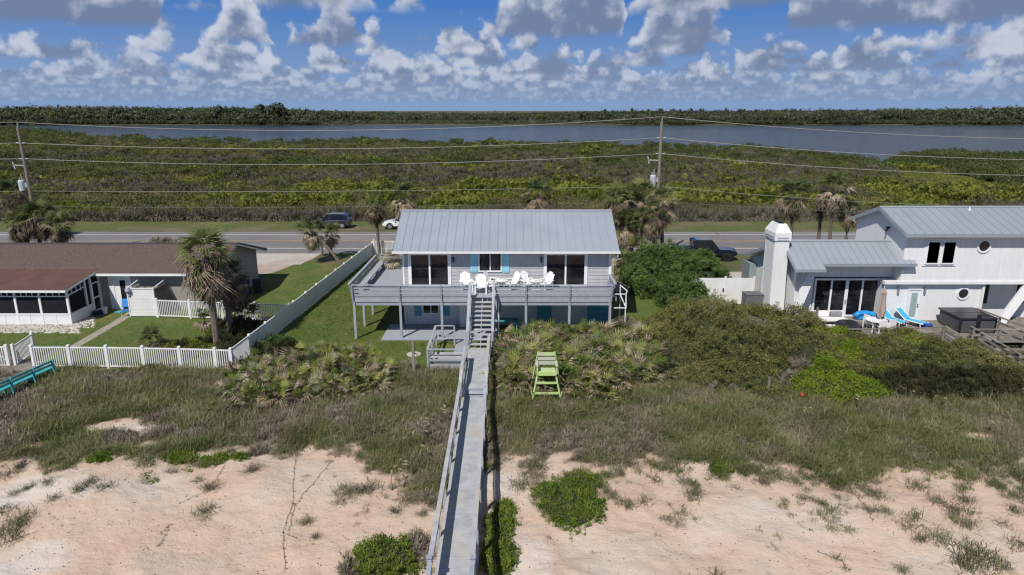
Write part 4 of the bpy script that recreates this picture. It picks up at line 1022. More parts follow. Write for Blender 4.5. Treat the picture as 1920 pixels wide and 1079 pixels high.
# white pipe frame right of the deck
wf = thing('pipe_frame', 'white pipe frame standing beside the right end of the deck', 'frame', (6.7, 40.5, 0))
A = [atY(1151,552,39.9), atY(1174,552,39.9), atY(1174,578,39.9), atY(1151,578,39.9), atY(1163,553,41.0), atY(1163,535,41.0), atY(1176,546,39.9)]
for a, b in ((0,1),(1,2),(2,3),(4,5),(4,2),(5,6),(6,1)):
    P_(MB().tube([A[a], A[b]], .035, 6), 'pipe', M_white, wf)
for k in (1, 4): P_(MB().tube([Vector((A[k].x, A[k].y, 0)), A[k]], .035, 6), 'pipe', M_white, wf)
wp = atY(935, 600, 39.45)
tag(MB().tube([(0,0,0),(0,0,1.2),(0,0,2.38)], .04, 8).build('thin_pole', M_white, loc=(wp.x, 39.45, 0)), 'thin white pole in front of the deck, right of the stairs', 'pole')
kt = thing('teal_table', 'teal table in the shade under the deck right of the stairs', 'table', (atY(945,603,41.2).x, 41.3, 0))
MB().box(-.9, .9, -.35, .35, .70, .76).build('tabletop', M_teal, kt)
for sx in (-1,1):
    for sy in (-1,1): MB().box(sx*.8-.04, sx*.8+.04, sy*.28-.04, sy*.28+.04, 0, .70).build('leg', M_teal, kt)
sp_ = thing('wooden_post', 'old grey post standing alone at the lawn edge left of the platform', 'post', (gp(776,701).x, gp(776,701).y, 0))
MB().box(-.065, .065, -.065, .065, -.2, 1.85).build('shaft', M_darkwood, sp_); MB().box(.065, .11, -.03, .03, 1.1, 1.16).build('tap', M_black, sp_); MB().tube([(.10,0,1.13),(.19,0,1.1),(.2,0,.98)], .02, 6).build('spout', M_black, sp_)
p = at(776, 665.5, .004); tag(MB().tube([(0,0,0),(0,0,.05)], .42, 14).build('stepping_stone', M_concrete, loc=(p.x, p.y, .003)), 'round pale stone slab on the grass behind the lone post', 'stone')

# ---- lifeguard chair
lg = thing('lifeguard_chair', 'tall lime green lifeguard chair standing against the palmettos', 'lifeguard chair', (gp(1025,757).x, gp(1025,757).y, float(zg(1.65,30.2))))
M_lime = mat('lime_paint', (.50,.66,.22), (.42,.56,.22), .6, 4, c3=(.52,.50,.42), s3=1.6)
M_limew = mat('weathered_lime_board', (.47,.46,.42), (.40,.46,.33), .8, 3)
zt = 1.50
for s_ in (-1, 1):
    MB().beam((s_*.72, 0, 0), (s_*.40, .38, zt+.05), .07, .05).build('leg', M_lime, lg)
    MB().beam((s_*.78, 1.15, 0), (s_*.40, .80, zt+.85), .07, .05).build('leg', M_lime, lg)
    MB().box(s_*.47-.06, s_*.47+.06, .15, .95, zt+.34, zt+.37).build('armrest', M_limew if s_ < 0 else M_lime, lg)
    MB().box(s_*.46-.03, s_*.46+.03, .2, .27, zt-.1, zt+.34).build('arm_post', M_lime, lg)
    MB().beam((s_*.70, .04, .42), (s_*.74, 1.1, .42), .035, .09).build('side_brace', M_lime, lg)
for k, (z, wdt) in enumerate(((.50, .64), (.98, .54))):
    t = z/zt*.38; MB().box(-wdt, wdt, t-.07, t-.02, z-.05, z+.05).build('rung', M_lime, lg)
for k in range(4): MB().box(-.42, .42, .26+k*.145, .26+k*.145+.13, zt-.01, zt+.02).build('seat_slat', M_lime if k != 2 else M_limew, lg)
MB().box(-.43, .43, .22, .255, zt-.16, zt+.02).build('seat_front', M_lime, lg)
for k, z in enumerate((zt+.28, zt+.50, zt+.74)): MB().beam((-.42, .80, z), (.42, .80, z), .03, .17, mi=0).build('back_slat', [M_limew, M_lime, M_lime][k] if k != 1 else M_limew, lg)

# ================================================================== LEFT HOUSE
LH = thing('ranch_house', 'long low taupe house with a brown shingle roof and a screened porch', 'house', (-30, 48, 0))
WF, WB, LX1, LX0 = 46.2, 54.3, -20.75, -62
EZ, RZ, EF, EB, RYL = 2.72, 4.12, 45.55, 55.0, 49.3
P_(MB().box(LX0, LX1, WF, WB, 0, 2.72), 'wall', M_taupe, LH)
P_(MB().prism([(WF, 2.70), (WB, 2.70), (RYL, 3.98)], LX0, LX1-.003, 'x'), 'gable', M_taupe, LH)
# shingle courses as thin steps
def shingle_roof(root, x0, x1, ye, yr, ze, zr, n, m, name):
    q = MB(); rb = random.Random(5)
    for k in range(n):
        a, b = k/n, (k+1)/n; ya, yb = ye+(yr-ye)*a, ye+(yr-ye)*b; za, zb = ze+(zr-ze)*a, ze+(zr-ze)*b
        i = len(q.v); h = .022
        q.v += [(x0,ya,za+h),(x1,ya,za+h),(x1,yb,zb+.004),(x0,yb,zb+.004),(x0,ya,za-.03),(x1,ya,za-.03),(x1,yb,zb-.05),(x0,yb,zb-.05)]
        q.f += [(i,i+1,i+2,i+3),(i+4,i+7,i+6,i+5),(i,i+4,i+5,i+1),(i+1,i+5,i+6,i+2),(i+3,i+7,i+4,i)]; q.mi += [0]*5
    o = P_(q, name, m, root); return o
shingle_roof(LH, LX0, -20.15, EF, RYL, EZ, RZ, 30, M_shingle, 'roof'); shingle_roof(LH, LX0, -20.15, EB, RYL, EZ-.25, RZ, 30, M_shingle, 'roof')
P_(MB().prism([(RYL-.16, RZ-.03), (RYL, RZ+.05), (RYL+.16, RZ-.03)], LX0, -20.13, 'x'), 'ridge_cap', mat('dark_ridge', (.055,.045,.045), None, .9), LH)
P_(MB().box(LX0, -20.15, EF-.03, EF-.003, EZ-.17, EZ-.005).box(LX0, -20.15, EF-.003, WF, EZ-.16, EZ-.13), 'fascia', M_white, LH)
M_darkf = mat('dark_fascia', (.07,.07,.08), None, .6)
P_(MB().prism([(EF-.02, EZ-.02), (RYL, RZ-.02), (EB+.02, EZ-.27), (EB+.02, EZ-.12), (RYL, RZ+.06), (EF-.02, EZ+.04)], -20.145, -20.10, 'x'), 'rake_edge', M_darkf, LH)
P_(MB().prism([(EF, EZ-.17), (RYL, RZ-.16), (EB, EZ-.42), (EB, EZ-.28), (RYL, RZ-.03), (EF, EZ-.03)], -20.19, -20.15, 'x'), 'rake_board', M_white, LH)
# back door with trim
xa, xb = atY(214,550,WF).x, atY(241,550,WF).x
P_(MB().box(xa-.28, xa, WF-.04, WF-.003, 0, 2.55).box(xb, xb+.28, WF-.04, WF-.003, 0, 2.55).box(xa, xb, WF-.04, WF-.003, 2.1, 2.55).box(xa, xa+.1, WF-.06, WF-.003, 0, 2.1).box(xb-.1, xb, WF-.06, WF-.003, 0, 2.1).box(xa+.1, xa+.5, WF-.03, WF-.003, 0, 2.1), 'door_frame', M_white, LH)
P_(MB().box(xa+.5, xb-.1, WF-.02, WF-.004, 0, 2.1), 'doorway', M_screen, LH)
# screened porch
PY0, PX1, PX0 = 42.62, -28.82, -46
pe, pr, pzE, pzR = 42.25, 46.45, 2.42, 2.98
q = MB(); i = 0
q.v = [(PX0,pe,pzE),(PX1+.2,pe,pzE),(PX1+.2,pr,pzR),(PX0,pr,pzR),(PX0,pe,pzE-.05),(PX1+.2,pe,pzE-.05),(PX1+.2,pr,pzR-.05),(PX0,pr,pzR-.05)]
q.f = [(0,1,2,3),(4,7,6,5),(0,4,5,1),(1,5,6,2),(2,6,7,3),(3,7,4,0)]; q.mi = [0]*6
P_(q, 'porch_roof', M_rust, LH)
P_(MB().box(PX0, PX1+.2, pe-.03, pe-.003, pzE-.17, pzE-.02), 'porch_fascia', M_white, LH)
P_(MB().beam((PX1+.21, pe, pzE-.10), (PX1+.21, pr, pzR-.10), .03, .13), 'porch_fascia', M_white, LH)
px_posts = [atY(a, 575, PY0).x for a in (128, 76, 30, -18, -66, -114, -162, -210)]
for x in px_posts: P_(MB().box(x-.07, x+.07, PY0-.02, PY0+.08, 0, pzE-.12), 'porch_post', M_white, LH)
for xl, xr in zip(px_posts[1:], px_posts[:-1]):
    a, b = xl+.07, xr-.07
    P_(MB().box(a, b, PY0, PY0+.06, .02, .66), 'kick_panel', M_white, LH)
    P_(MB().box((a+b)/2-.02, (a+b)/2+.02, PY0-.02, PY0-.002, .02, .64), 'batten', M_white, LH)
    P_(MB().box(a, b, PY0-.03, PY0+.07, .66, .74), 'sill', M_white, LH)
    P_(MB().box(a, b, PY0, PY0+.06, 1.86, 1.93), 'rail', M_white, LH)
    P_(MB().box(a, b, PY0, PY0+.06, 2.24, 2.30), 'rail', M_white, LH)
    for k in range(1, 4): x = a+(b-a)*k/4; P_(MB().box(x-.025, x+.025, PY0+.005, PY0+.055, 1.93, 2.24), 'mullion', M_white, LH)
    P_(MB().box(a, b, PY0+.061, PY0+.066, .74, 2.24), 'screen', M_screen, LH)
# porch side wall facing the yard
def sidey(a, b, z0, z1, nm, m, dx=0): P_(MB().box(PX1-.07-dx, PX1+.07+dx*0, a, b, z0, z1), nm, m, LH)
ypst = [PY0+.02, 44.55, 45.15, WF-.06]
roofz = lambda y: pzE-.16 + (pzR-pzE)*(y-pe)/(pr-pe)
for y in ypst: P_(MB().box(PX1-.06, PX1+.07, y-.05, y+.05, 0, roofz(y)), 'porch_post', M_white, LH)
P_(MB().box(PX1-.04, PX1+.04, PY0+.07, 45.10, .02, .66), 'kick_panel', M_white, LH)
P_(MB().box(PX1-.05, PX1+.06, PY0+.07, 45.10, .66, .73), 'sill', M_white, LH)
P_(MB().beam((PX1, PY0+.07, 1.93), (PX1, 44.5, 2.08), .06, .06), 'rail', M_white, LH)
P_(MB().beam((PX1, PY0+.07, roofz(PY0)-.04), (PX1, WF-.1, roofz(WF)-.04), .07, .09), 'rail', M_white, LH)
for k in (1,2,3): y = PY0+.07+(44.5-PY0)*k/4; P_(MB().box(PX1-.025, PX1+.025, y-.025, y+.025, 1.93, roofz(y)), 'mullion', M_white, LH)
P_(MB().box(PX1-.06, PX1-.055, PY0+.07, WF-.1, .73, roofz(PY0)-.02), 'screen', M_screen, LH)
P_(MB().box(PX1-.03, PX1+.06, 45.2, 45.28, .1, 2.1).box(PX1-.03, PX1+.06, 46.0, 46.08, .1, 2.1).box(PX1-.03, PX1+.06, 45.28, 46.0, 2.02, 2.1).box(PX1-.03, PX1+.06, 45.28, 46.0, .1, .18).box(PX1-.03, PX1+.06, 45.28, 46.0, 1.0, 1.08), 'screen_door', M_white, LH)
# ---- outdoor shower stall of white slats
SH = thing('shower_stall', 'white slatted outdoor shower stall beside the back door of the brown-roofed house', 'shower stall', (-25, 45.5, 0))
sx0, sx1, sy0, sy1 = -25.85, -24.15, 44.35, 46.15
for k in range(8):
    P_(MB().box(sx0, sx1, sy0, sy0+.03, .05+k*.235, .05+k*.235+.225), 'slat', M_vinyl, SH)
P_(MB().box(sx0-.07, sx0, sy0-.03, sy0+.07, 0, 2.05), 'post', M_vinyl, SH); P_(MB().box(sx1, sx1+.07, sy0-.03, sy0+.07, 0, 2.05), 'post', M_vinyl, SH)
P_(MB().box(sx0-.08, sx1+.08, sy0-.04, sy0+.08, 1.95, 2.0), 'top_rail', M_vinyl, SH)
P_(MB().box(sx1, sx1+.05, sy0+.075, sy1, .05, 1.9), 'side_wall', M_darkwood, SH); P_(MB().box(sx0-.05, sx0, sy0+.075, sy1-.3, .05, 1.9), 'side_wall', M_vinyl, SH)
P_(MB().beam((sx1+.03, sy0+.05, 1.98), (sx1+.03, sy1, 2.2), .07, .06).beam((sx0-.03, sy0+.05, 1.98), (sx0-.03, sy1-.3, 2.2), .07, .06), 'top_rail', M_vinyl, SH)
bc = thing('blue_chair', 'bright blue folded beach chair leaning at the white shower stall', 'chair', (atY(237,585,44.6).x, 44.7, 0), .3)
M_blue = mat('bright_blue_fabric', (.02,.22,.62), (.02,.16,.48), .7, 3)
MB().beam((0,-.1,.62), (0,.18,1.12), .5, .04, up=(0,-1,.4)).build('backrest', M_blue, bc); MB().box(-.25,.25,-.5,-.05,.42,.46).build('seat', M_blue, bc)
for a, b in (((-.26,-.5,0),(-.26,.18,1.12)),((.26,-.5,0),(.26,.18,1.12)),((-.26,.15,0),(-.26,-.5,.45)),((.26,.15,0),(.26,-.5,.45))): MB().beam(a, b, .03, .03).build('leg', M_raildark, bc)
p = at(197, 588); bk = thing('bucket', 'white plastic bucket on the ground between porch and path', 'bucket', (p.x, p.y, 0)); MB().tube([(0,0,0),(0,0,.40)], .15, 14, r2=.19).build('pail', M_plasticwhite, bk); MB().tube([(0,0,.40),(0,0,.43)], .2, 14).build('rim', M_plasticwhite, bk)
p = at(184, 590); tag(MB().box(-.3,.3,-.2,.2,0,.26).build('crate', mat('navy_plastic', (.02,.03,.09), None, .5), loc=(p.x, p.y, .0), bevel=.03), 'dark blue crate against the porch door', 'crate')
p = at(224, 586); q = MB()
for k in range(8):
    a = k*.785; q.beam((0,0,.02), (math.cos(a)*.3, math.sin(a)*.2, .03), .16, .05)
tag(q.build('towel', mat('cyan_cloth', (.05,.42,.55), (.04,.33,.45), .9, 6), loc=(p.x, p.y, 0)), 'crumpled cyan towel on the ground by the blue chair', 'towel')
p = atY(240, 549, 44.4); q = MB(); q.tube([(0,0,0),(.05,0,-.2),(.03,.02,-.5)], [.16,.2,.1], 8); tag(q.build('hanging_cloth', mat('pale_cloth', (.42,.45,.55), (.3,.33,.42), .9, 9), loc=(p.x+.05, 44.28, 2.02)), 'pale bundle of cloth hung over the corner of the shower stall', 'cloth')
def bin_(name, x, y, m, lab, s=1.0):
    t = thing(name, lab, 'bin', (x, y, 0), .2)
    q = MB(); i = 0
    q.v = [(-.25,-.28,.08),(.25,-.28,.08),(.25,.28,.08),(-.25,.28,.08),(-.32,-.36,1.0),(.32,-.36,1.0),(.32,.36,1.0),(-.32,.36,1.0)]; q.f = [(0,3,2,1),(4,5,6,7),(0,1,5,4),(1,2,6,5),(2,3,7,6),(3,0,4,7)]; q.mi = [0]*6
    q.build('body', m, t); q = MB(); q.prism([(-.40,1.0),(.38,1.0),(.36,1.08),(0,1.12),(-.38,1.05)], -.34, .34, 'x'); q.build('lid', m, t, fixn=True)
    for s_ in (-1,1): MB().tube([(s_*.27-.03,.3,.12),(s_*.27+.03,.3,.12)], .12, 10).build('wheel', M_tyre, t)
    MB().tube([(-.28,.42,.95),(.28,.42,.95)], .02, 6).build('handle', m, t)
M_bin = mat('blue_bin_plastic', (.012,.025,.19), (.01,.02,.14), .45, 2); M_bin2 = mat('dark_bin_plastic', (.02,.03,.045), None, .5)
p = at(463, 552); bin_('recycling_bin', p.x-.1, p.y, M_bin, 'blue wheeled bin at the corner of the taupe house')
bin_('rubbish_bin', p.x+.75, p.y+.35, M_bin2, 'dark wheeled bin right of the blue bin by the taupe house')

# ================================================================== WHITE FENCES
picket_me = MB().box(-.022, .022, -.012, .012, 0, 1.0).mesh('picket', M_vinyl)
fpost_me = MB().box(-.065, .065, -.065, .065, 0, 1.27).box(-.08, .08, -.08, .08, 1.27, 1.30).prism([(-.06,-.06),(.06,-.06),(.06,.06),(-.06,.06)], 1.30, 1.34, 'z').mesh('fence_post', M_vinyl)
def picket_fence(t, pts, step=.118, H_=1.22, zf=lambda x, y: 0, tall=1.0):
    for a, b in zip(pts[:-1], pts[1:]):
        a = Vector((*a, zf(*a))); b = Vector((*b, zf(*b))); d = b-a; L_ = d.length; ang = math.atan2(d.y, d.x)
        for hz, hh in ((H_*tall-.04, .07), (.12, .07)):
            MB().beam(a+Vector((0,0,hz)) - t.location, b+Vector((0,0,hz)) - t.location, .05, hh).build('rail', M_vinyl, t)
        n = int((L_-.13)/step)
        for k in range(n):
            p = a.lerp(b, (.065+step*.5+(L_-.13)/n*k)/L_); inst('picket', picket_me, t, (p.x-t.location.x, p.y-t.location.y, p.z-t.location.z+.14), (0,0,ang), (1,1,(H_*tall-.2)))
    for p in pts: inst('fence_post', fpost_me, t, (p[0]-t.location.x, p[1]-t.location.y, zf(*p)-t.location.z), (0,0,0), (1,1,tall*1.0))
fy = 34.75
ff = thing('picket_fence', 'white vinyl picket fence along the seaward edge of the neighbouring yard', 'fence', (-20, fy, 0))
xsf = [at(a, 690).x for a in (66, 135, 206, 275, 345, 413)]
cornr = at(437, 696)
ypts = [34.85, 34.85, 34.8, 34.72, 34.6, 34.45]
picket_fence(ff, list(zip(xsf, ypts)) + [(cornr.x, 34.35)])
ff2 = thing('picket_fence', 'white picket fence left of the open gate at the picture edge', 'fence', (-28, 34.9, 0))
picket_fence(ff2, [(-33.5,34.9),(-31.1,34.9),(-29.1,34.9),(at(18,690).x, 34.9)])
gt = thing('yard_gate', 'white picket gate standing open beside the turquoise bench', 'gate', (at(24,692).x, 34.9, 0))
g2 = at(58, 668)
picket_fence(gt, [(at(25,692).x, 34.95),(g2.x, g2.y+.35)], step=.12)
ms = thing('picket_fence', 'white picket fence between the shower stall and the long boundary fence', 'fence', (-19, 43.6, 0))
picket_fence(ms, [(-23.95,44.25),(-21.6,43.95),(-19.3,43.7),(-17.0,43.4),(-14.62,43.05)])
# long privacy fence between the two properties, panel by panel
lf = thing('privacy_fence', 'long white vinyl privacy fence running from the dune back to the road', 'fence', (-14, 48, 0))
P0 = Vector((cornr.x, 34.35, 0)); P1 = Vector((-13.45, 64.6, 0)); nb = 13
for k in range(nb):
    a = P0.lerp(P1, k/nb); b = P0.lerp(P1, (k+1)/nb); d = (b-a).normalized()
    a2 = a+d*.065; b2 = b-d*.065
    if k == 0:
        n = 20
        for j in range(n):
            p = a2.lerp(b2, (j+.5)/n); inst('picket', picket_me, lf, p-lf.location+Vector((0,0,.14)), (0,0,math.atan2(d.y,d.x)), (1.3,1,1.05))
    else:
        q = MB(); n = 14; nrm = Vector((d.y, -d.x, 0))
        for j in range(n):
            p = a2.lerp(b2, j/n)+d*.006; r_2 = a2.lerp(b2, (j+1)/n)-d*.006
            q.quad([p+nrm*.014+Vector((0,0,.14)), r_2+nrm*.014+Vector((0,0,.14)), r_2+nrm*.014+Vector((0,0,1.2)), p+nrm*.014+Vector((0,0,1.2))])
        q.beam(a2+Vector((0,0,.67)), b2+Vector((0,0,.67)), .02, 1.06)
        P_(q, 'fence_panel', M_vinyl, lf, fixn=False)
    P_(MB().beam(a2+Vector((0,0,1.22)), b2+Vector((0,0,1.22)), .06, .08), 'top_rail', M_vinyl, lf)
    P_(MB().beam(a2+Vector((0,0,.11)), b2+Vector((0,0,.11)), .05, .08), 'bottom_rail', M_vinyl, lf)
for k in range(1, nb+1): p = P0.lerp(P1, k/nb); inst('fence_post', fpost_me, lf, p-lf.location, (0,0,0))
bf = thing('picket_fence', 'white picket fence facing the road behind the left side of the beach house', 'fence', (-10, 64.6, 0))
picket_fence(bf, [(-13.3,64.6),(-11.0,64.6),(-8.7,64.6),(-6.4,64.6),(-4.1,64.6)], tall=1.15)
bf = thing('picket_fence', 'pale picket fence in shade behind the right corner of the beach house', 'fence', (9, 56.5, 0))
picket_fence(bf, [(5.2,56.6),(7.4,56.6),(9.6,56.6),(11.8,56.6)], tall=1.15)
# mailbox-like bracket on the fence
q = at(697, 466, 1.3)
mbx = thing('bird_perch', 'small white forked post standing at the far corner of the privacy fence', 'post', (-13.0, 64.9, 0)); MB().tube([(0,0,0),(0,0,1.95)], .05, 8).build('shaft', M_vinyl, mbx); MB().beam((0,0,1.75),(.35,0,2.1),.07,.07).beam((0,0,1.8),(-.2,0,2.0),.06,.06).build('fork', M_vinyl, mbx)

# ---- turquoise bench and board landing at the left edge
bw = thing('board_landing', 'grey board landing outside the open gate at the left edge', 'deck', (-26.5, 33.6, 0))
la = Vector((-24.75, 34.9, 0)); lb = Vector((-26.1, 31.3, 0)); dl = (lb-la).normalized(); nl = Vector((dl.y, -dl.x, 0))
angl = math.atan2(nl.y, nl.x); k = 0
plm = MB().box(0, 3.6, -.068, .068, -.035, 0).mesh('plank', M_darkwood)
while k*.142 < 5.0:
    p = la + dl*(k*.142); inst('plank', plm, bw, (p.x-bw.location.x, p.y-bw.location.y, .14), (0,0,math.atan2(nl.y,nl.x) if nl.x < 0 else angl+math.pi)); k += 1
bn = thing('turquoise_bench', 'long turquoise painted bench with a plank back at the left edge', 'bench', (-25.3, 33.2, 0))
ba = Vector(at(100,676,.9)); bb = Vector(at(8,716,.9)); ba = Vector((ba.x, ba.y, 0)); bb = Vector((bb.x, bb.y, 0)); bb = ba + (bb-ba)*1.35
db = (bb-ba).normalized(); no_ = Vector((db.y, -db.x, 0)); 
if no_.x > 0: no_ = -no_
def BP(t, s_, z): return ba.lerp(bb, t) + no_*s_ + Vector((0,0,z)) - bn.location
for z in (.62, .80): MB().beam(BP(0,0,z+.1), BP(1,0,z+.1), .04, .11).build('back_slat', M_tealb, bn)
for s_ in (.12,.26,.40): MB().beam(BP(0,s_,.50), BP(1,s_,.50), .125, .04).build('seat_slat', M_tealb, bn)
for t in (0.02,.33,.66,.98):
    MB().beam(BP(t,-.04,.0), BP(t,-.04,.98), .09, .07).build('leg', M_tealb, bn); MB().beam(BP(t,.40,.0), BP(t,.40,.48), .09, .07).build('leg', M_tealb, bn); MB().beam(BP(t,-.02,.43), BP(t,.44,.43), .05, .09).build('brace', M_tealb, bn)
p = at(12, 668, .5); q = thing('folding_frame', 'white tube frame leaning on the landing at the left edge', 'frame', (p.x, p.y, 0)); MB().tube([(-.9,.0,1.0),(.45,-.3,.15)], .035, 6).build('tube', M_white, q); MB().tube([(-.5,.3,1.0),(-.2,-.3,.15)], .035, 6).build('tube', M_white, q)

# ================================================================== RIGHT HOUSE
Rh = thing('white_house', 'white two-part modern house with grey metal roofs and round windows', 'house', (26, 46, 0))
UX0, UX1, UY0, UY1 = 24.85, 33.3, 42.4, 48.7; dk = .30
UE, UR = 6.12, 7.36; UYR = 45.35
P_(MB().box(UX0, UX1, UY0, UY1, 2.95, 6.2), 'wall', M_stucco, Rh)
P_(MB().prism([(UY0+.003, 6.19), (UY1-.003, 6.19), (UYR, 7.22)], UX0+.003, 44, 'x'), 'gable', M_stucco, Rh)
P_(MB().box(UX1, 44, UY0+1.8, UY1, 2.95, 6.2), 'wall_behind', M_stucco, Rh)
P_(MB().box(19.81, 24.35, 43.56, 51.2, 0, 2.6), 'wall', M_stucco, Rh)
P_(MB().box(24.0, 30.3, UY0+.25, 48.6, 0, 2.94), 'lower_wall', M_stucco, Rh)
P_(MB().box(30.3, 44, UY0+1.5, 48.6, 0, 2.94), 'recessed_wall', M_stucco, Rh)
P_(MB().box(23.85, UX1+.03, UY0-.06, UY0+.25, 2.78, 2.98), 'belt_board', M_stucco, Rh)
P_(MB().box(UX1-.12, UX1+.04, UY0-.04, UY0+.1, 2.9, 6.15), 'corner_board', M_stucco, Rh)
seam_roof(Rh, 24.5, 45.0, 41.85, UYR, UE, UR, 34, M_greyroof2); seam_roof(Rh, 24.5, 45.0, 49.2, UYR, UE-.1, UR, 34, M_greyroof2)
P_(MB().prism([(UYR-.16, UR-.03), (UYR, UR+.05), (UYR+.16, UR-.03)], 24.47, 45.0, 'x'), 'ridge_cap', M_greyroof2, Rh)
P_(MB().prism([(41.85, UE-.22), (41.85, UE-.05), (UYR, UR-.05), (49.2, UE-.15), (49.2, UE-.32), (UYR, UR-.25)], 24.46, 24.50, 'x'), 'rake_board', M_greyroof2, Rh)
P_(MB().box(24.5, 45, 41.82, 41.85, UE-.2, UE-.02), 'fascia', M_greyroof2, Rh)
P_(MB().box(24.5, 45, 41.85, UY0, UE-.21, UE-.17), 'soffit', M_stucco, Rh)
# low wing
LR, LYR, LE1, LY1, LY2 = 5.30, 44.2, 3.94, 41.5, 42.0
LE2 = LE1+(LR-LE1)*(LY2-LY1)/(LYR-LY1); BYE, BZE = 51.5, 2.80; LXL = 17.75
seam_roof(Rh, LXL, 19.62, LY1, LYR, LE1, LR, 4, M_greyroof2); seam_roof(Rh, 19.62, 24.84, LY2, LYR, LE2, LR, 11, M_greyroof2)
seam_roof(Rh, 24.84, 25.55, LY2, UY0-.004, LE2, LE2+(LR-LE1)/(LYR-LY1)*(UY0-.004-LY2), 2, M_greyroof2)
seam_roof(Rh, LXL, 24.84, BYE, LYR, BZE, LR, 13, M_greyroof2)
P_(MB().prism([(LYR-.15, LR-.03), (LYR, LR+.05), (LYR+.15, LR-.03)], LXL-.03, 24.84, 'x'), 'ridge_cap', M_greyroof2, Rh)
P_(MB().prism([(LY1, LE1-.20), (LY1, LE1-.05), (LYR, LR-.05), (BYE, BZE-.05), (BYE, BZE-.22), (LYR, LR-.22)], LXL-.04, LXL, 'x'), 'rake_board', M_greyroof2, Rh)
P_(MB().box(LXL, 19.62, LY1-.03, LY1, LE1-.16, LE1-.02).box(19.63, 25.55, LY2-.03, LY2, LE2-.16, LE2-.02), 'fascia', M_greyroof2, Rh)
sl = (LR-LE1)/(LYR-LY1)
# gable wall of the low wing, slanting wing wall
P_(MB().prism([(42.6, 0), (51.2, 0), (51.2, 2.72), (LYR, LR-.10), (42.6, LR-.10-(LYR-42.6)*sl)], 18.25, 18.45, 'x'), 'end_wall', M_stucco, Rh)
P_(MB().box(18.46, 24.85, 43.42, 43.55, 3.0, 4.72), 'head_wall', M_stucco, Rh)
P_(MB().box(18.46, 19.8, 43.43, 43.56, 0, 2.998), 'wall', M_stucco, Rh)
q = MB(); q.beam((17.95, 42.2, -.1), (19.25, 42.45, 3.95), .16, .55, up=(1,0,0)); P_(q, 'wing_wall', M_stucco, Rh)
# glass wall: four tall panes
ga, gb_ = 19.95, 24.02; gz0, gz1 = dk+.03, 2.80; q = MB(); yg = 43.36
q.box(ga-.1, ga, yg-.03, yg+.09, gz0, gz1+.12).box(gb_, gb_+.12, yg-.03, yg+.09, gz0, gz1+.12).box(ga, gb_, yg-.03, yg+.09, gz1, gz1+.12).box(ga, gb_, yg-.05, yg+.09, gz0, gz0+.1)
xs4 = [ga+(gb_-ga)*k/4 for k in range(5)]
for k, x in enumerate(xs4[1:-1]): hw = .10 if k == 1 else .055; q.box(x-hw, x+hw, yg-.02, yg+.09, gz0+.1, gz1)
gd = P_(q, 'glass_doors', M_white, Rh)
for k in range(4): P_(MB().box(xs4[k]+.06, xs4[k+1]-.06, yg+.04, yg+.05, gz0+.1, gz1), 'pane', M_glass, Rh, parent=gd)
P_(MB().box(xs4[2]-.05, xs4[2]-.02, yg-.06, yg-.021, 1.2, 1.5).box(xs4[2]+.02, xs4[2]+.05, yg-.06, yg-.021, 1.2, 1.5), 'handle', M_rim, Rh, parent=gd)
# upper window pair
xw0, xw1 = atY(1735,478,UY0).x, atY(1790,478,UY0).x
P_(MB().box(xw0-.14, xw1+.14, UY0-.05, UY0-.003, 3.98, 5.72), 'window_surround', M_stucco, Rh)
for a, b in ((xw0, (xw0+xw1)/2-.05), ((xw0+xw1)/2+.05, xw1)):
    w_ = window(Rh, a, b, 4.1, 5.6, UY0-.06, 0)
def ring_window(root, cx, cz, y, r):
    q = MB(); n = 24
    for k in range(n):
        t0, t1 = 2*math.pi*k/n, 2*math.pi*(k+1)/n
        for (ra, rb, ya, yb) in ((r*1.5, r*1.12, y-.07, y-.07), (r*1.5, r*1.5, y-.07, y), (r*1.12, r*1.12, y-.07, y-.02)):
            q.quad([(cx+ra*math.cos(t0), ya, cz+ra*math.sin(t0)), (cx+ra*math.cos(t1), ya, cz+ra*math.sin(t1)), (cx+rb*math.cos(t1), yb, cz+rb*math.sin(t1)), (cx+rb*math.cos(t0), yb, cz+rb*math.sin(t0))])
    f = P_(q, 'round_window', M_white, root)
    q = MB(); q.quad([(cx+r*1.13*math.cos(2*math.pi*k/n), y-.02, cz+r*1.13*math.sin(2*math.pi*k/n)) for k in range(n)]); P_(q, 'pane', M_glass, root, parent=f)
c = atY(1844.5, 461.5, UY0); ring_window(Rh, c.x, c.z, UY0-.003, .30)
c = atY(1805.5, 550.5, UY0+.25); ring_window(Rh, c.x, c.z, UY0+.247, .28)
# glazed door with frosted light, sconces
xd0, xd1 = atY(1702,570,42.6).x, atY(1723,570,42.6).x
P_(MB().box(xd0-.10, xd0, 42.56, 42.647, dk, 2.42).box(xd1, xd1+.10, 42.56, 42.647, dk, 2.42).box(xd0, xd1, 42.56, 42.647, 2.33, 2.42), 'door_trim', M_stucco, Rh)
dr = P_(MB().box(xd0, xd1, 42.60, 42.647, dk, 2.33), 'door', M_white, Rh)
P_(MB().box(xd0+.16, xd1-.16, 42.59, 42.60, dk+.25, 2.15), 'door_light', mat('frosted_glass', (.33,.44,.42), (.28,.38,.36), .3, 3), Rh, parent=dr); P_(MB().box(xd1-.11, xd1-.05, 42.55, 42.60, 1.2, 1.28).box(xd1-.11, xd1-.05, 42.55, 42.60, 1.36, 1.42), 'handle', M_black, Rh, parent=dr)
for px_ in (1684, 1734): c = atY(px_, 545, 42.6); P_(MB().box(c.x-.05, c.x+.05, 42.52, 42.647, c.z-.22, c.z+.22).box(c.x-.07, c.x+.07, 42.5, 42.64, c.z+.22, c.z+.25), 'wall_lamp', mat('lamp_grey', (.25,.25,.26), None, .5), Rh)
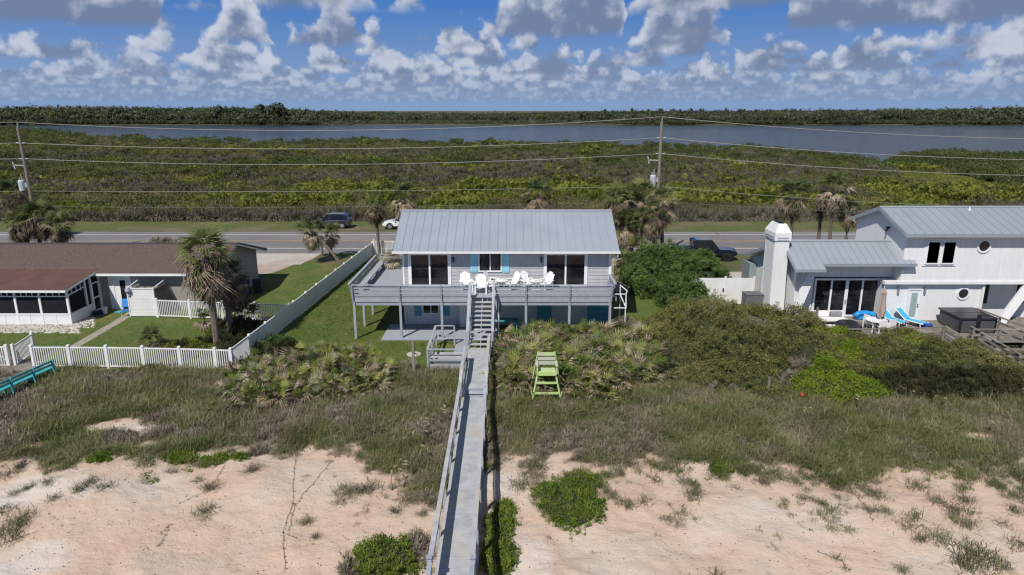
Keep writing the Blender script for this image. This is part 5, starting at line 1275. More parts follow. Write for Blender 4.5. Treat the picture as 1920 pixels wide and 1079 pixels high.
c = atY(1673.5, 425, UY0+2); P_(MB().box(UX0-.2, UX0-.003, 44.4, 44.6, 6.05, 6.15).tube([(UX0-.1, 44.5, 6.0), (UX0-.25, 44.4, 5.9)], .07, 8), 'flood_lamp', M_black, Rh)
# right recess: window, slanting buttress
xr0, xr1 = atY(1858,552,UY0+1.5).x, atY(1878,552,UY0+1.5).x
P_(MB().box(30.3, 30.45, UY0+.1, UY0+1.5, 0, 2.9), 'return_wall', M_stucco, Rh)
window(Rh, 30.95, 31.75, 1.0, 2.6, UY0+1.45, 0); window(Rh, 33.4, 34.2, 1.0, 2.6, UY0+1.45, 0)
q = MB(); q.beam((31.2, 41.9, 0), (33.5, 42.5, 3.2), .2, .55, up=(1,0,0)); P_(q, 'buttress', M_stucco, Rh)
P_(MB().tube([(0,0,0),(0,0,.25)], .09, 8, r2=.02).build('x', M_white) if False else MB().tube([(26+4.2, 44.9, 7.15), (26+4.2, 44.9, 7.40)], .09, 8, r2=.02), 'vent_pipe', M_white, Rh)
P_(MB().tube([(36.9, 46.2, 7.0), (36.9, 46.2, 7.75)], .03, 6).box(36.65, 37.15, 46.1, 46.3, 7.5, 7.95), 'vent_hood', mat('galvanised', (.35,.40,.45), None, .5), Rh)
P_(MB().box(17.7, 18.24, 49.6, 51.2, 0, 2.5).tube([(18.15,47.6,0),(18.15,47.6,2.6),(18.15,47.0,3.6)], .035, 6).box(18.1,18.24,47.2,47.5,1.1,1.7), 'service_panel', mat('grey_side_boards', (.25,.30,.31), (.21,.25,.26), .7, 3, coord='World'), Rh)
# chimney: tapering stack with chamfered top
def V_(px, py, Y): return atY(px, py, Y)
q = MB()
cyf, cyb = 43.2, 44.9; zt_, zs = 6.45, 5.95
xl_t, xr_t = V_(1456,430,cyf).x, V_(1483,430,cyf).x; xl_b, xr_b = V_(1441,575,cyf).x-.05, V_(1466,575,cyf).x+.05
def sec(z, l, r, f, b): return [(l,f,z),(r,f,z),(r,b,z),(l,b,z)]
secs = [sec(0, xl_t, xr_t+.06, cyf-.1, cyb), sec(3.4, xl_t, xr_t, cyf, cyb), sec(5.0, xl_t, xr_t, cyf, cyb), sec(5.95, xl_t, xr_t, cyf, cyb)]
for s_ in secs: q.v += s_
for k in range(len(secs)-1):
    for j in range(4): i = k*4; q.f.append((i+j, i+(j+1)%4, i+4+(j+1)%4, i+4+j)); q.mi.append(0)
q.f.append((12,13,14,15)); q.mi.append(0)
chm = thing('chimney', 'tall white tapering chimney with a chamfered cap at the left end of the white house', 'chimney', (18, 45, 0))
P_(q, 'stack', M_stucco, chm)
q = MB(); e = .07
q.v = sec(5.45, xl_t-e, xr_t+e, cyf-e, cyb+e) + sec(5.95, xl_t-e, xr_t+e, cyf-e, cyb+e) + sec(6.5, xl_t+.2, xr_t-.2, cyf+.22, cyb-.22)
for k in range(2):
    for j in range(4): i = k*4; q.f.append((i+j, i+(j+1)%4, i+4+(j+1)%4, i+4+j)); q.mi.append(0)
q.f += [(8,9,10,11),(0,3,2,1)]; q.mi += [0,0]; P_(q, 'cap', M_stucco, chm)
P_(MB().box(xl_t+.3, xr_t-.3, cyf+.4, cyb-.4, 6.5, 6.62), 'flue_cover', M_black, chm)
P_(MB().box(xl_t+.1, xr_t-.1, cyf-.085, cyf-.072, 5.62, 5.66).box(xl_t+.1, xr_t-.1, cyf-.085, cyf-.072, 5.50, 5.53).box(xl_t-.085, xl_t-.072, cyf+.1, cyb-.1, 5.62, 5.66).box(xl_t-.085, xl_t-.072, cyf+.1, cyb-.1, 5.50, 5.53), 'groove_shadow', mat('shadow_gap', (.18,.2,.23), None, .8), chm)  # raised strips; the shadow of grooves is put into their dark colour
P_(MB().box(xl_t-.015, xl_t-.003, cyf+.1, cyf+.16, 0, 5.4).box(xl_t-.015, xl_t-.003, cyb-.16, cyb-.1, 0, 5.4).box(xl_t-.012, xl_t-.003, cyf, cyb, 3.35, 3.38).box(xl_t+.08, xr_t-.08, cyf-.015, cyf-.003, 5.38, 5.42), 'panel_trim', M_stucco, chm)
# gate and air conditioner
gw = thing('solid_gate', 'tall white solid vinyl gate and fence left of the white house', 'gate', (15, 47.2, 0))
P_(MB().box(13.2, 15.15, 47.2, 47.24, .08, 2.0), 'gate_leaf', M_vinyl, gw); P_(MB().box(15.3, 17.2, 47.2, 47.24, .08, 2.0), 'gate_leaf', M_vinyl, gw)
for x in (13.1, 15.22, 17.25): P_(MB().box(x-.07, x+.07, 47.15, 47.29, 0, 2.12), 'post', M_vinyl, gw)
P_(MB().box(15.05, 15.15, 47.15, 47.19, 1.0, 1.25), 'latch', M_black, gw)
ac = thing('air_conditioner', 'grey slatted enclosure of an air conditioning unit beside the chimney', 'enclosure', (16.3, 44.6, 0))
M_acg = mat('ac_grey', (.16,.17,.18), (.11,.115,.12), .6, 8)
for k in range(9): MB().box(-.55+k*.125, -.55+k*.125+.11, -.42, -.39, .1, 1.55).build('slat', M_acg, ac)
for k in range(7): MB().box(-.57, -.54, -.38+k*.125, -.38+k*.125+.11, .1, 1.55).build('slat', M_acg, ac)
MB().box(-.5, .53, -.37, .45, .05, 1.4).build('unit', M_acg, ac); MB().box(-.6, .6, -.45, .5, 1.55, 1.6).build('top_frame', M_acg, ac)

# ---- rear deck of the white house
Rd = thing('low_deck', 'weathered low timber deck in front of the white house', 'deck', (25, 40, 0))
y = 38.35
q = MB()
while y < 43.3: q.box(18.5, 34, y, y+.134, dk-.035, dk); y += .142
P_(q, 'decking', M_darkwood, Rd)['kind'] = 'stuff'
P_(MB().box(18.5, 27, 38.29, 38.34, -.3, dk), 'rim_joist', M_darkwood, Rd)
def railing(root, pts, z0, hs, m, posts=True, pw=.10, cap=True):
    for a, b in zip(pts[:-1], pts[1:]):
        a = Vector(a); b = Vector(b)
        for k, h in enumerate(hs):
            P_(MB().beam(a+Vector((0,0,h)), b+Vector((0,0,h)), .14 if (k == 0 and cap) else .036, .04 if (k == 0 and cap) else .13), 'rail', m, root)
    if posts:
        for p in pts: p = Vector(p); P_(MB().box(p.x-pw/2, p.x+pw/2, p.y-pw/2, p.y+pw/2, min(-.4, p.z-.6), p.z+hs[0]-.02), 'rail_post', m, root)
rl = [(*at(1492,578,1.0).xy, dk), (*at(1552,618,1.0).xy, dk), (*at(1640,617,1.0).xy, dk), (*at(1710,616,1.0).xy, dk), (*at(1772,614,1.0).xy, dk)]
railing(Rd, rl, dk, (.70, .32), M_darkwood)
c = at(1533, 578, 1.9); P_(MB().box(c.x-.06, c.x+.06, c.y-.06, c.y+.06, 0, 1.95), 'tall_post', M_darkwood, Rd)
P_(MB().box(at(1823,600,1.5).x-.08, at(1823,600,1.5).x+.08, 38.2, 38.36, 0, 2.0), 'tall_post', M_black, Rd)
Wk = thing('side_walkover', 'weathered timber walkover with board rails descending towards the beach at the right edge', 'walkway', (27, 35, 0))
s0 = at(1772,614,1.1); s1 = at(1905,690,.95)
dirw = Vector((s1.x-s0.x, s1.y-s0.y, 0)).normalized(); nw = Vector((-dirw.y, dirw.x, 0))
if nw.x < 0: nw = -nw
def WPt(t, s_, z): p = Vector((s0.x, s0.y, 0)) + dirw*t + nw*s_; return Vector((p.x, p.y, z))
Lw = 16.0
def wzt(t): return .25 - .045*t
k = 0; t = 0
pk = MB().box(-.07, .07, 0, 1.5, -.035, 0).mesh('plank', M_darkwood); aw = math.atan2(dirw.y, dirw.x)
flip = -1 if (Matrix.Rotation(aw, 3, 'Z') @ Vector((0,1,0))).dot(nw) < 0 else 1
while t < Lw:
    p = WPt(t, 0, wzt(t)); inst('plank', pk, Wk, p-Wk.location, (0,0,aw), (1,flip,1)); t += .145
for s_ in (0, 1.5):
    for hh, w_, t_ in ((.92, .14, .04), (.66, .036, .14), (.40, .036, .14), (.12, .036, .14)):
        P_(MB().beam(WPt(0, s_, wzt(0)+hh), WPt(Lw, s_, wzt(Lw)+hh), w_, t_), 'rail_cap' if hh > .9 else 'rail_board', M_darkwood, Wk)
    t = 0
    while t <= Lw: p = WPt(t, s_-.06 if s_ == 0 else s_+.06, 0); P_(MB().box(p.x-.06, p.x+.06, p.y-.06, p.y+.06, -1.6, wzt(t)+.9), 'rail_post', M_darkwood, Wk); t += 2.0
# second flight of rails on the far side
for (pa, pb) in (((1830,578),(1925,614)), ((1826,618),(1925,618))):
    a = at(*pa, 1.3); b = at(*pb, 1.3); P_(MB().beam(a, b, .14, .05), 'rail_cap', M_darkwood, Rd); P_(MB().beam(a-Vector((0,0,.35)), b-Vector((0,0,.35)), .04, .13), 'rail_board', M_darkwood, Rd)
    for k in range(3): p = a.lerp(b, k/2); P_(MB().box(p.x-.05, p.x+.05, p.y-.05, p.y+.05, 0, 1.3), 'rail_post', M_darkwood, Rd)
for i, (pa, pb, z) in enumerate((((1862,640),(1925,640),.6), ((1868,655),(1925,655),.45), ((1872,668),(1925,668),.3))): a = at(*pa, z); b = at(*pb, z); P_(MB().box(a.x, b.x+1.5, a.y-.15, a.y+.15, z-.05, z), 'step', M_darkwood, Rd)
# ---- hot tub
ht = thing('hot_tub', 'square grey hot tub with a black folding cover on the low deck', 'hot tub', (28.55, 41.0, dk))
M_tubs = mat('tub_grey_panel', (.085,.085,.09), (.06,.06,.065), .6, 6); M_cover = mat('black_vinyl_cover', (.030,.032,.042), (.02,.021,.028), .35, 2, bump=.2, bscale=5)
MB().box(-1.05, 1.05, -1.12, 1.12, 0, .86).build('cabinet', M_tubs, ht, bevel=.05)
for k in (-1,1): MB().box(k*1.07-.03, k*1.07+.03, -1.16, -1.0, .02, .86).build('corner_post', M_black, ht)
MB().box(-1.13, 1.13, -1.2, -.01, .88, 1.0).build('cover', M_cover, ht, bevel=.03); MB().box(-1.13, 1.13, .01, 1.2, .88, 1.0).build('cover', M_cover, ht, bevel=.03)
# ---- sun loungers, table, chairs, parasol
M_sling = mat('sky_blue_sling', (.06,.44,.68), (.05,.38,.60), .6, 5); M_wh = M_plasticwhite
def lounger():
    t = thing('sun_lounger', '', 'sun lounger')
    MB().beam((0,-.95,.32), (0,.15,.32), .56, .03).build('seat', M_sling, t); MB().beam((0,.15,.33), (0,.82,.86), .56, .03).build('backrest', M_sling, t)
    for s_ in (-1,1):
        MB().tube([(s_*.31,-1.0,.30),(s_*.31,.15,.32),(s_*.31,.85,.88)], .03, 6).build('frame', M_wh, t)
        for y in (-.8,.2): MB().tube([(s_*.31,y,.31),(s_*.36,y-.08,0)], .025, 6).build('leg', M_wh, t)
    MB().tube([(-.31,.85,.88),(.31,.85,.88)], .03, 6).build('head_bar', M_wh, t); return t
l0 = lounger()
for i, (px_, py_, rz, lab) in enumerate(((1706, 600, 32, 'sky blue and white sun lounger right of the closed parasol'), (1671, 598, 24, 'sky blue and white sun lounger just behind the closed parasol'))):
    o = l0 if i == 0 else copy_tree(l0); p = at(px_, py_, dk+.3); o.location = (p.x, p.y, dk); o.rotation_euler.z = R(rz); tag(o, lab, 'sun lounger', 'blue sun loungers on the low deck')
tb2 = thing('patio_table', 'round white plastic table under the closed beige parasol', 'table', (*at(1643,600,dk+.7).xy, dk))
MB().tube([(0,0,.68),(0,0,.72)], .62, 20).build('tabletop', M_wh, tb2)
for k in range(4): a = k*1.571+.78; MB().beam((math.cos(a)*.4,math.sin(a)*.4,.68),(math.cos(a)*.5,math.sin(a)*.5,0),.05,.05).build('leg', M_wh, tb2)
def pchair():
    t = thing('plastic_chair', '', 'chair')
    MB().box(-.25,.25,-.25,.22,.40,.43).build('seat', M_wh, t)
    q = MB()
    for k in range(4): q.box(-.24+k*.125, -.24+k*.125+.1, .20, .23, .45, .80)
    q.box(-.25,.25,.195,.235,.76,.84); q.build('backrest', M_wh, t)
    for s_ in (-1,1):
        MB().box(s_*.27-.03, s_*.27+.03, -.25,.2,.62,.65).build('armrest', M_wh, t)
        for y in (-.23,.2): MB().box(s_*.26-.025, s_*.26+.025, y-.025,y+.025,0,.62).build('leg', M_wh, t)
    return t
pc = pchair()
for i, (px_, py_, rz, lab) in enumerate(((1652,612,190,'white plastic chair at the near side of the round table'),(1668,611,200,'white plastic chair right of the round table, before the loungers'),(1630,603,110,'white plastic chair at the left of the round table'))):
    o = pc if i == 0 else copy_tree(pc); p = at(px_, py_, dk+.4); o.location = (p.x, p.y, dk); o.rotation_euler.z = R(rz); tag(o, lab, 'chair', 'white plastic chairs round the patio table')
pr = thing('closed_parasol', 'closed beige parasol standing upright through the round white table', 'parasol', (*at(1650,600,dk+.7).xy, dk))
M_beige = mat('beige_canvas', (.42,.33,.29), (.33,.26,.225), .9, 6, stretch=(1,1,.2))
MB().tube([(0,0,0),(0,0,2.85)], .025, 8).build('pole', M_wh, pr)
q = MB(); n = 14; rs = [(.95,.22),(1.3,.27),(1.9,.20),(2.35,.16),(2.42,.20),(2.75,.03)]; i0 = 0
for z, r in rs:
    for k in range(n): a = 2*math.pi*k/n; rr = r*(1 if k % 2 else .72); q.v.append((math.cos(a)*rr, math.sin(a)*rr, z))
for j in range(len(rs)-1):
    for k in range(n): q.f.append((j*n+k, j*n+(k+1)%n, (j+1)*n+(k+1)%n, (j+1)*n+k)); q.mi.append(0)
q.build('canopy', M_beige, pr)
p = at(1632, 590, dk+.5); fl = thing('blue_float', 'bright blue inflatable standing behind the white table', 'pool float', (p.x-.1, p.y+.5, dk)); MB().tube([(-.75,0,.35),(-.4,.1,.65),(.1,.1,.72),(.6,0,.6),(.75,0,.35)], .26, 10).build('tube', mat('blue_vinyl', (.02,.20,.62), (.03,.33,.72), .3, 2), fl, smooth=True); MB().box(-.7,.7,-.1,.2,.02,.4).build('base', mat('blue_vinyl', (.02,.2,.6)), fl, bevel=.08); fl.scale = (.85, .8, .62)
p = at(1733, 611, dk); q = MB()
for k in range(9): a = k*.7; q.beam((0,0,.06),(math.cos(a)*.45,math.sin(a)*.3,.05+.05*(k%3)),.3,.09)
tag(q.build('blue_towel', mat('royal_blue_cloth', (.02,.10,.50), (.02,.07,.36), .85, 6), loc=(p.x, p.y, dk)), 'crumpled royal blue towel on the deck by the lounger foot', 'towel')
sf = thing('outdoor_sofa', 'white outdoor sofa with grey cushions in front of the glass doors', 'sofa', (*at(1545,592,dk+.5).xy, dk))
MB().box(-1.3,1.3,-.4,.4,.12,.38).build('base', M_wh, sf); MB().box(-1.35,1.35,.3,.45,.12,.72).build('back', M_wh, sf)
for k in (-1,0,1): MB().box(k*.82-.38,k*.82+.38,.05,.28,.40,.72).build('cushion', mat('grey_cushion', (.28,.28,.29), (.2,.2,.21), .9, 3) if k else M_wh, sf, bevel=.05)
MB().box(-1.25,1.25,-.95,-.5,.40,.45).build('table_ledge', M_wh, sf)
q = thing('covered_fire_pit', 'round fire pit under a black cover left of the round white table', 'fire pit', (*at(1590,609,dk+.4).xy, dk)); MB().tube([(0,0,0),(0,0,.42),(0,0,.58)], [.78,.80,.55], 14).build('cover', M_cover, q)
q = thing('cooler', 'small red cooler on the deck behind the hedge', 'cooler', (*at(1560,610,dk+.4).xy, dk)); MB().box(-.3,.3,-.2,.2,0,.3).build('body', mat('red_plastic', (.30,.05,.04), None, .5), q, bevel=.03); MB().box(-.32,.32,-.22,.22,.3,.38).build('lid', M_wh, q)

# ================================================================== UTILITY POLES AND WIRES
PYL = 63.0
def util_pole(lab, top_px, top_py, base_x, tilt_dx=0.0):
    tp = atY(top_px, top_py, PYL); t = thing('utility_pole', lab, 'utility pole', (tp.x + tilt_dx, PYL, 0))
    h = tp.z; dx = -tilt_dx
    MB().tube([(0,0,-.5),(dx,0,h)], .19, 10, r2=.13).build('pole', M_pole, t)
    M_ins = mat('insulator_grey', (.45,.46,.48), None, .4); M_tr = mat('transformer_grey', (.50,.54,.60), (.42,.46,.52), .4, 3)
    def at_h(z): return dx*z/h
    MB().tube([(at_h(h)+.0,0,h-.05),(at_h(h)+.02,0,h+.40)], .03, 6).build('top_pin', M_ins, t)
    for z in (h-1.45, h-2.85):
        MB().tube([(at_h(z)-.1,0,z),(at_h(z)-.42,0,z+.02)], .05, 6).build('insulator', M_ins, t); MB().tube([(at_h(z)+.1,0,z),(at_h(z)+.42,0,z+.02)], .05, 6).build('insulator', M_ins, t)
    z = h-3.45; MB().beam((at_h(z),0,z),(at_h(z)-1.1,0,z+.05),.06,.08).build('cutout_arm', M_ins, t); MB().beam((at_h(z)-1.1,0,z+.35),(at_h(z)-.95,0,z-.3),.06,.09).build('fuse_cutout', M_ins, t)
    z = h-5.2; q = MB(); q.tube([(at_h(z)-.55,-.12,z-.5),(at_h(z)-.55,-.12,z+.35),(at_h(z)-.55,-.12,z+.45)], [.27,.28,.20], 14); tr = q.build('transformer', M_tr, t, smooth=False)
    MB().tube([(at_h(z)-.48,-.12,z+.45),(at_h(z)-.48,-.12,z+.95)], .04, 6).tube([(at_h(z)-.66,-.12,z+.45),(at_h(z)-.66,-.12,z+.7)], .04, 6).build('bushing', M_ins, tr)
    MB().box(at_h(z)-.3, at_h(z)-.1, -.16, -.06, z-.2, z+.2).build('bracket', M_ins, t)
    return t, tp
pr_, ptr = util_pole('wooden utility pole with a grey transformer rising above the palms right of the beach house', 1241, 228, 1229)
pl_, ptl = util_pole('weathered wooden utility pole with a grey transformer at the far left, leaning slightly', 33, 238, 66, .2)
bx = MB().box(-.32,.32,-.42,-.18,2.9,3.9).build('junction_box', mat('box_white', (.6,.62,.64), None, .5), pr_); MB().box(-.3,.3,-.40,-.2,2.35,2.88).build('meter_base', M_black, pr_)
MB().tube([(.1,-.25,0),(.1,-.25,2.4)], .06, 6).tube([(-.1,-.25,0),(-.1,-.25,2.4)], .05, 6).build('conduit', M_ins if False else mat('insulator_grey', (.45,.46,.48)), pr_)
M_wire = mat('aluminium_wire', (.36,.35,.31), None, .5); M_cable = mat('dark_cable', (.16,.16,.15), None, .6)
def wire(a, b, sag, r, m, lab, name='power_line'):
    pts = []; n = 22
    for k in range(n+1):
        t = k/n; p = a.lerp(b, t); p.z -= sag*4*t*(1-t); pts.append(p-a)
    o = MB().tube(pts, r, 5).build(name, m, fixn=False, smooth=True); o.location = a; tag(o, lab, 'wire')
def PT(base, dz, dx=0): return Vector((base.x+dx, PYL, base.z+dz))
nxtR = Vector((ptr.x+57, 61.5, ptr.z-1.6)); nxtL = Vector((ptl.x-40, 63, ptl.z+.3))
for dz, sg, r, nm in ((.40, .95, .024, 'topmost'), (-1.43, .75, .024, 'second'), (-2.83, .75, .024, 'third'), (-5.75, .25, .016, 'fourth')):
    wire(PT(ptl, dz), PT(ptr, dz), sg, r, M_wire, '%s of the overhead wires strung between the two poles' % nm)
    wire(PT(ptr, dz), nxtR + Vector((0,0,dz)), 1.0, r, M_wire, '%s overhead wire running right from the right-hand pole' % nm)
    wire(nxtL + Vector((0,0,dz)), PT(ptl, dz), .3, r, M_wire, '%s overhead wire running left from the leaning pole' % nm)
wire(PT(ptl, -7.2), PT(ptr, -7.2), .25, .018, M_cable, 'low dark cable strung between the two poles near the palm tops', 'cable')
wire(PT(ptr, -7.2), nxtR + Vector((0,0,-7.0)), .5, .018, M_cable, 'low dark cable running right from the right-hand pole', 'cable')
ga_ = PT(ptr, -6.6); gb2 = atY(1348, 441, 74.0); wire(Vector((ptr.x+.1, PYL, 6.6)), Vector((at(1348,441,0).x, at(1348,441,0).y, 0)), 0, .03, M_wire, 'slanting guy wire from the right-hand pole down across the road', 'guy_wire')

# ================================================================== VEHICLES
def vehicle(name, lab, cat, loc, rz, paint, kind='suv', L=4.6, W=1.86, Hh=1.68):
    t = thing(name, lab, cat, loc, rz)
    hw = W/2
    # stations along the length: (x, z_bottom, z_belt, half width)
    if kind == 'suv':
        st = [(-.5,.42,.72,.80),(-.495,.34,.98,.90),(-.47,.28,1.02,.95),(-.36,.26,1.02,.985),(-.1,.26,1.0,1),(.12,.26,.98,1),(.2,.26,.98,1),(.34,.26,.93,.975),(.45,.30,.84,.93),(.49,.36,.72,.84),(.5,.42,.62,.78)]
        gh = [(-.49,1.0,.80),(-.44,1.50,.72),(-.36,Hh-.02,.70),(-.1,Hh+.02,.72),(.06,Hh-.03,.72),(.24,.99,.86)]
    else:
        st = [(-.5,.55,.85,.93),(-.495,.5,1.10,.96),(-.3,.45,1.12,.99),(-.14,.42,1.12,1),(.15,.42,1.12,1),(.24,.42,1.10,1),(.36,.45,1.08,.98),(.46,.48,1.0,.94),(.495,.55,.85,.88),(.5,.6,.75,.84)]
        gh = [(-.205,1.12,.88),(-.19,Hh-.06,.76),(-.15,Hh,.75),(.09,Hh-.01,.75),(.21,1.10,.88)]
    q = MB(); n = 10
    for (x, zb, zt_, w_) in st:
        x *= L; w2 = hw*w_
        ring = [(-w2*.86,zb),(w2*.86,zb),(w2,zb+.12),(w2*1.0,zb+(zt_-zb)*.55),(w2*.96,zt_-.06),(w2*.88,zt_),(-w2*.88,zt_),(-w2*.96,zt_-.06),(-w2,zb+(zt_-zb)*.55),(-w2,zb+.12)]
        q.v += [(x, a, b) for a, b in ring]
    for k in range(len(st)-1):
        for j in range(n): q.f.append((k*n+j, k*n+(j+1)%n, (k+1)*n+(j+1)%n, (k+1)*n+j)); q.mi.append(0)
    q.f += [tuple(range(n))[::-1], tuple((len(st)-1)*n+j for j in range(n))]; q.mi += [0,0]
    q.build('body', paint, t, smooth=False, bevel=.02)
    q = MB(); m_ = 6
    for (x, z, w_) in gh:
        x *= L; w2 = hw*w_; q.v += [(x,-w2,z),(x,w2,z)]
    zb = st[4][2]-.03
    # glasshouse as a loft from belt to roof
    q = MB(); N_ = len(gh)
    top = [(x*L, z, hw*w_) for x, z, w_ in gh]
    for x, z, w2 in top: q.v += [(x,-w2,z),(x,w2,z),(x,hw*.90,zb),(x,-hw*.90,zb)]
    for k in range(N_-1):
        for j in range(4): q.f.append((k*4+j, k*4+(j+1)%4, (k+1)*4+(j+1)%4, (k+1)*4+j)); q.mi.append(0)
    q.f += [(3,2,1,0), ((N_-1)*4,(N_-1)*4+1,(N_-1)*4+2,(N_-1)*4+3)]; q.mi += [0,0]
    q.build('windows', M_carglass, t)
    q = MB(); a = [v for v in top[1:-1]]
    for x, z, w2 in a: q.v += [(x,-w2*1.01,z+.03),(x,w2*1.01,z+.03),(x,w2*1.03,z-.06),(x,-w2*1.03,z-.06)]
    for k in range(len(a)-1):
        for j in range(4): q.f.append((k*4+j, k*4+(j+1)%4, (k+1)*4+(j+1)%4, (k+1)*4+j)); q.mi.append(0)
    q.f += [(3,2,1,0), tuple((len(a)-1)*4+j for j in range(4))]; q.mi += [0,0]; q.build('roof', paint, t)
    pil = [top[0], top[-1]] if kind == 'suv' else [top[0], top[-1]]
    for s_ in (-1,1):
        a0, a1 = top[-2], top[-1]
        MB().beam((a0[0], s_*a0[2]*1.0, a0[1]), (a1[0], s_*hw*.90, zb+.02), .07, .05).beam((L*(.0 if kind == 'suv' else .02), s_*hw*.735, Hh-.05), (L*(.01), s_*hw*.905, zb), .07, .04).beam((top[0][0]+.12 if kind == 'suv' else top[0][0]+.05, s_*top[1][2], top[1][1]), (top[0][0]+.15, s_*hw*.90, zb), .16, .05).build('pillar', paint, t)
        MB().box(a1[0]-.42, a1[0]-.28, s_*hw*1.0-.02, s_*hw*1.0+s_*.16+.02, zb+.02, zb+.17).build('mirror', paint, t)
        MB().box(L*.465, L*.497, s_*hw*.62-.17, s_*hw*.62+.17, .66 if kind == 'suv' else .86, .80 if kind == 'suv' else 1.02).build('headlight', M_rim, t)
        MB().box(-L*.502, -L*.47, s_*hw*.76-.1, s_*hw*.76+.1, .80, 1.0).build('tail_light', mat('red_lens', (.30,.01,.01), None, .3), t)
        MB().beam((-.36*L, s_*hw*1.0, .36), (.34*L, s_*hw*1.0, .36), .03, .12).build('sill_trim', M_black, t)
        wr = .37 if kind == 'suv' else .43
        for xx in (-.315, .30 if kind == 'suv' else .33):
            wl = MB().tube([(xx*L, s_*(hw-.22), wr), (xx*L, s_*(hw+.015), wr)], wr, 20).build('wheel', M_tyre, t)
            q = MB(); q.tube([(xx*L, s_*(hw+.0), wr), (xx*L, s_*(hw+.025), wr)], wr*.64, 12); q.build('rim', M_rim if kind == 'suv' else M_black, wl)
            q = MB(); i0 = 0
            for k in range(9): aa = math.pi*k/8; q.v += [(xx*L+math.cos(aa)*wr*1.02, s_*(hw-.02), wr+math.sin(aa)*wr*1.02), (xx*L+math.cos(aa)*wr*1.2, s_*(hw+.022), wr+math.sin(aa)*wr*1.2)]
            for k in range(8): q.f.append((2*k,2*k+1,2*k+3,2*k+2)); q.mi.append(0)
            q.build('wheel_arch', M_black, t, fixn=False)
    MB().box(L*.488, L*.507, -.45, .45, .48, .78 if kind == 'suv' else .98).build('grille', M_black, t)
    if kind == 'suv':
        for s_ in (-1,1): MB().tube([(-.36*L, s_*hw*.66, Hh+.07), (.05*L, s_*hw*.66, Hh+.07)], .022, 6).box(-.36*L, -.34*L, s_*hw*.66-.02, s_*hw*.66+.02, Hh, Hh+.07).box(.03*L, .05*L, s_*hw*.66-.02, s_*hw*.66+.02, Hh, Hh+.07).build('roof_rail', M_black, t)
    else:
        MB().box(-.49*L, -.15*L, -hw*.86, hw*.86, 1.121, 1.16).build('bed_cover', M_black, t)
    return t
P_grey = mat('slate_car_paint', (.060,.068,.080), (.055,.062,.072), .25, 1, metal=.5, coat=.6); P_white = mat('white_car_paint', (.72,.73,.73), (.70,.71,.71), .3, 1, coat=.5); P_navy = mat('black_blue_paint', (.010,.014,.028), (.009,.012,.024), .22, 1, metal=.3, coat=.6)
vehicle('parked_suv', 'dark grey suv with roof rails parked on the far verge beyond the leaning palm', 'car', (atY(632,430,80.6).x-.6, 80.6, 0), R(180), P_grey)
vehicle('parked_suv', 'white suv parked on the far verge, its rear hidden by the grey roof', 'car', (atY(720,430,80.0).x+2.25, 80.0, 0), R(180), P_white)
vehicle('pickup_truck', 'black pickup truck parked beyond the oleander on the near verge', 'pickup truck', (at(1378,494,0).x-2.45, 62.7, 0), R(-2), P_navy, 'truck', 5.8, 2.0, 1.95)

# ================================================================== PALMS AND SHRUBS
def sabal(lab, base, crown, r, cz=1.0, nG=34, nD=46, dead=1.0, seed=1, rt=.17, group=None, name='cabbage_palm', curve=0.0):
    """crown: world point of the bud; r: reach of the fronds"""
    random.seed(seed); base = Vector(base); crown = Vector(crown)
    t = thing(name, lab, 'palm tree', base, 0, group)
    c = crown - base
    q = MB(); pts = []; n = 9; side = Vector((c.x, c.y, 0))
    for k in range(n+1):
        s = k/n; p = Vector((c.x*(s+curve*s*(1-s)), c.y*(s+curve*s*(1-s)), c.z*s)); p.x += random.uniform(-.02,.02); pts.append(p)
    q.tube(pts, [rt*(1.25 if k == 0 else 1)*random.uniform(.93,1.07) for k in range(n+1)], 9); q.build('trunk', M_trunk, t)
    q = MB()
    for k in range(nG):
        e = random.uniform(.1, 1.45); f_ = r/1.3
        fan(q, c + Vector((0,0,random.uniform(-.1,.25))), k*2.399+random.uniform(-.3,.3), e, .72*f_*random.uniform(.85,1.15), .62*f_*random.uniform(.8,1.15), 15, 1 if (e < .45 and random.random() < .35*dead) else 0, spread=2.5, droop=.75, w=.055*f_, roll=random.uniform(-.5,.5), cup=.1)
    q.build('crown', [L_sabal, L_dead], t, fixn=False)
    if nD:
        q = MB()
        for k in range(nD):
            e = random.uniform(-1.35, .12); f_ = r/1.3
            fan(q, c + Vector((0,0,random.uniform(-.45*cz,.05))), random.random()*6.283, e, .62*f_*random.uniform(.7,1.15), .5*f_*random.uniform(.7,1.1), 11, 0 if random.random() < .88 else 1, spread=1.7, droop=1.3, w=.06*f_, roll=random.uniform(-.9,.9), ragged=.4, cup=-.1)
        q.build('dead_frond_skirt', [L_dead, L_sabal], t, fixn=False)
    return t
def PB(px, py, Y): return atY(px, py, Y)
# two tall palms in the neighbour's yard, and a small one at their feet
b1 = at(408, 655); sabal('tallest palm in the fenced yard, with a green top and shaggy brown skirt', b1, PB(385, 482, b1.y+.4), 1.95, 3.0, 30, 170, seed=5, rt=.2)
b2 = at(428, 640); sabal('lower palm behind the tallest one in the fenced yard', b2, PB(432, 527, b2.y+1), 1.5, 2.0, 28, 90, seed=8, rt=.18)
sabal('dark low palm with fronds to the ground beside the two yard palms', at(452,620), PB(452, 592, at(452,620).y), 1.35, .5, 40, 10, seed=9, rt=.16)
sabal('small brown palm at the foot of the two yard palms', at(385,622), PB(384, 602, at(385,622).y), .85, .5, 12, 34, seed=10, rt=.14)
sabal('small stemless palm alone on the lawn of the fenced yard', at(283,652), PB(283,642, at(283,652).y), 1.0, .2, 30, 14, seed=12, rt=.12)
b = at(637, 500); sabal('leaning palm with a curved trunk beside the driveway', (b.x, 60.2, 0), PB(583, 432, 61.0), 1.55, 1.9, 26, 70, seed=14, rt=.13, curve=-.25)
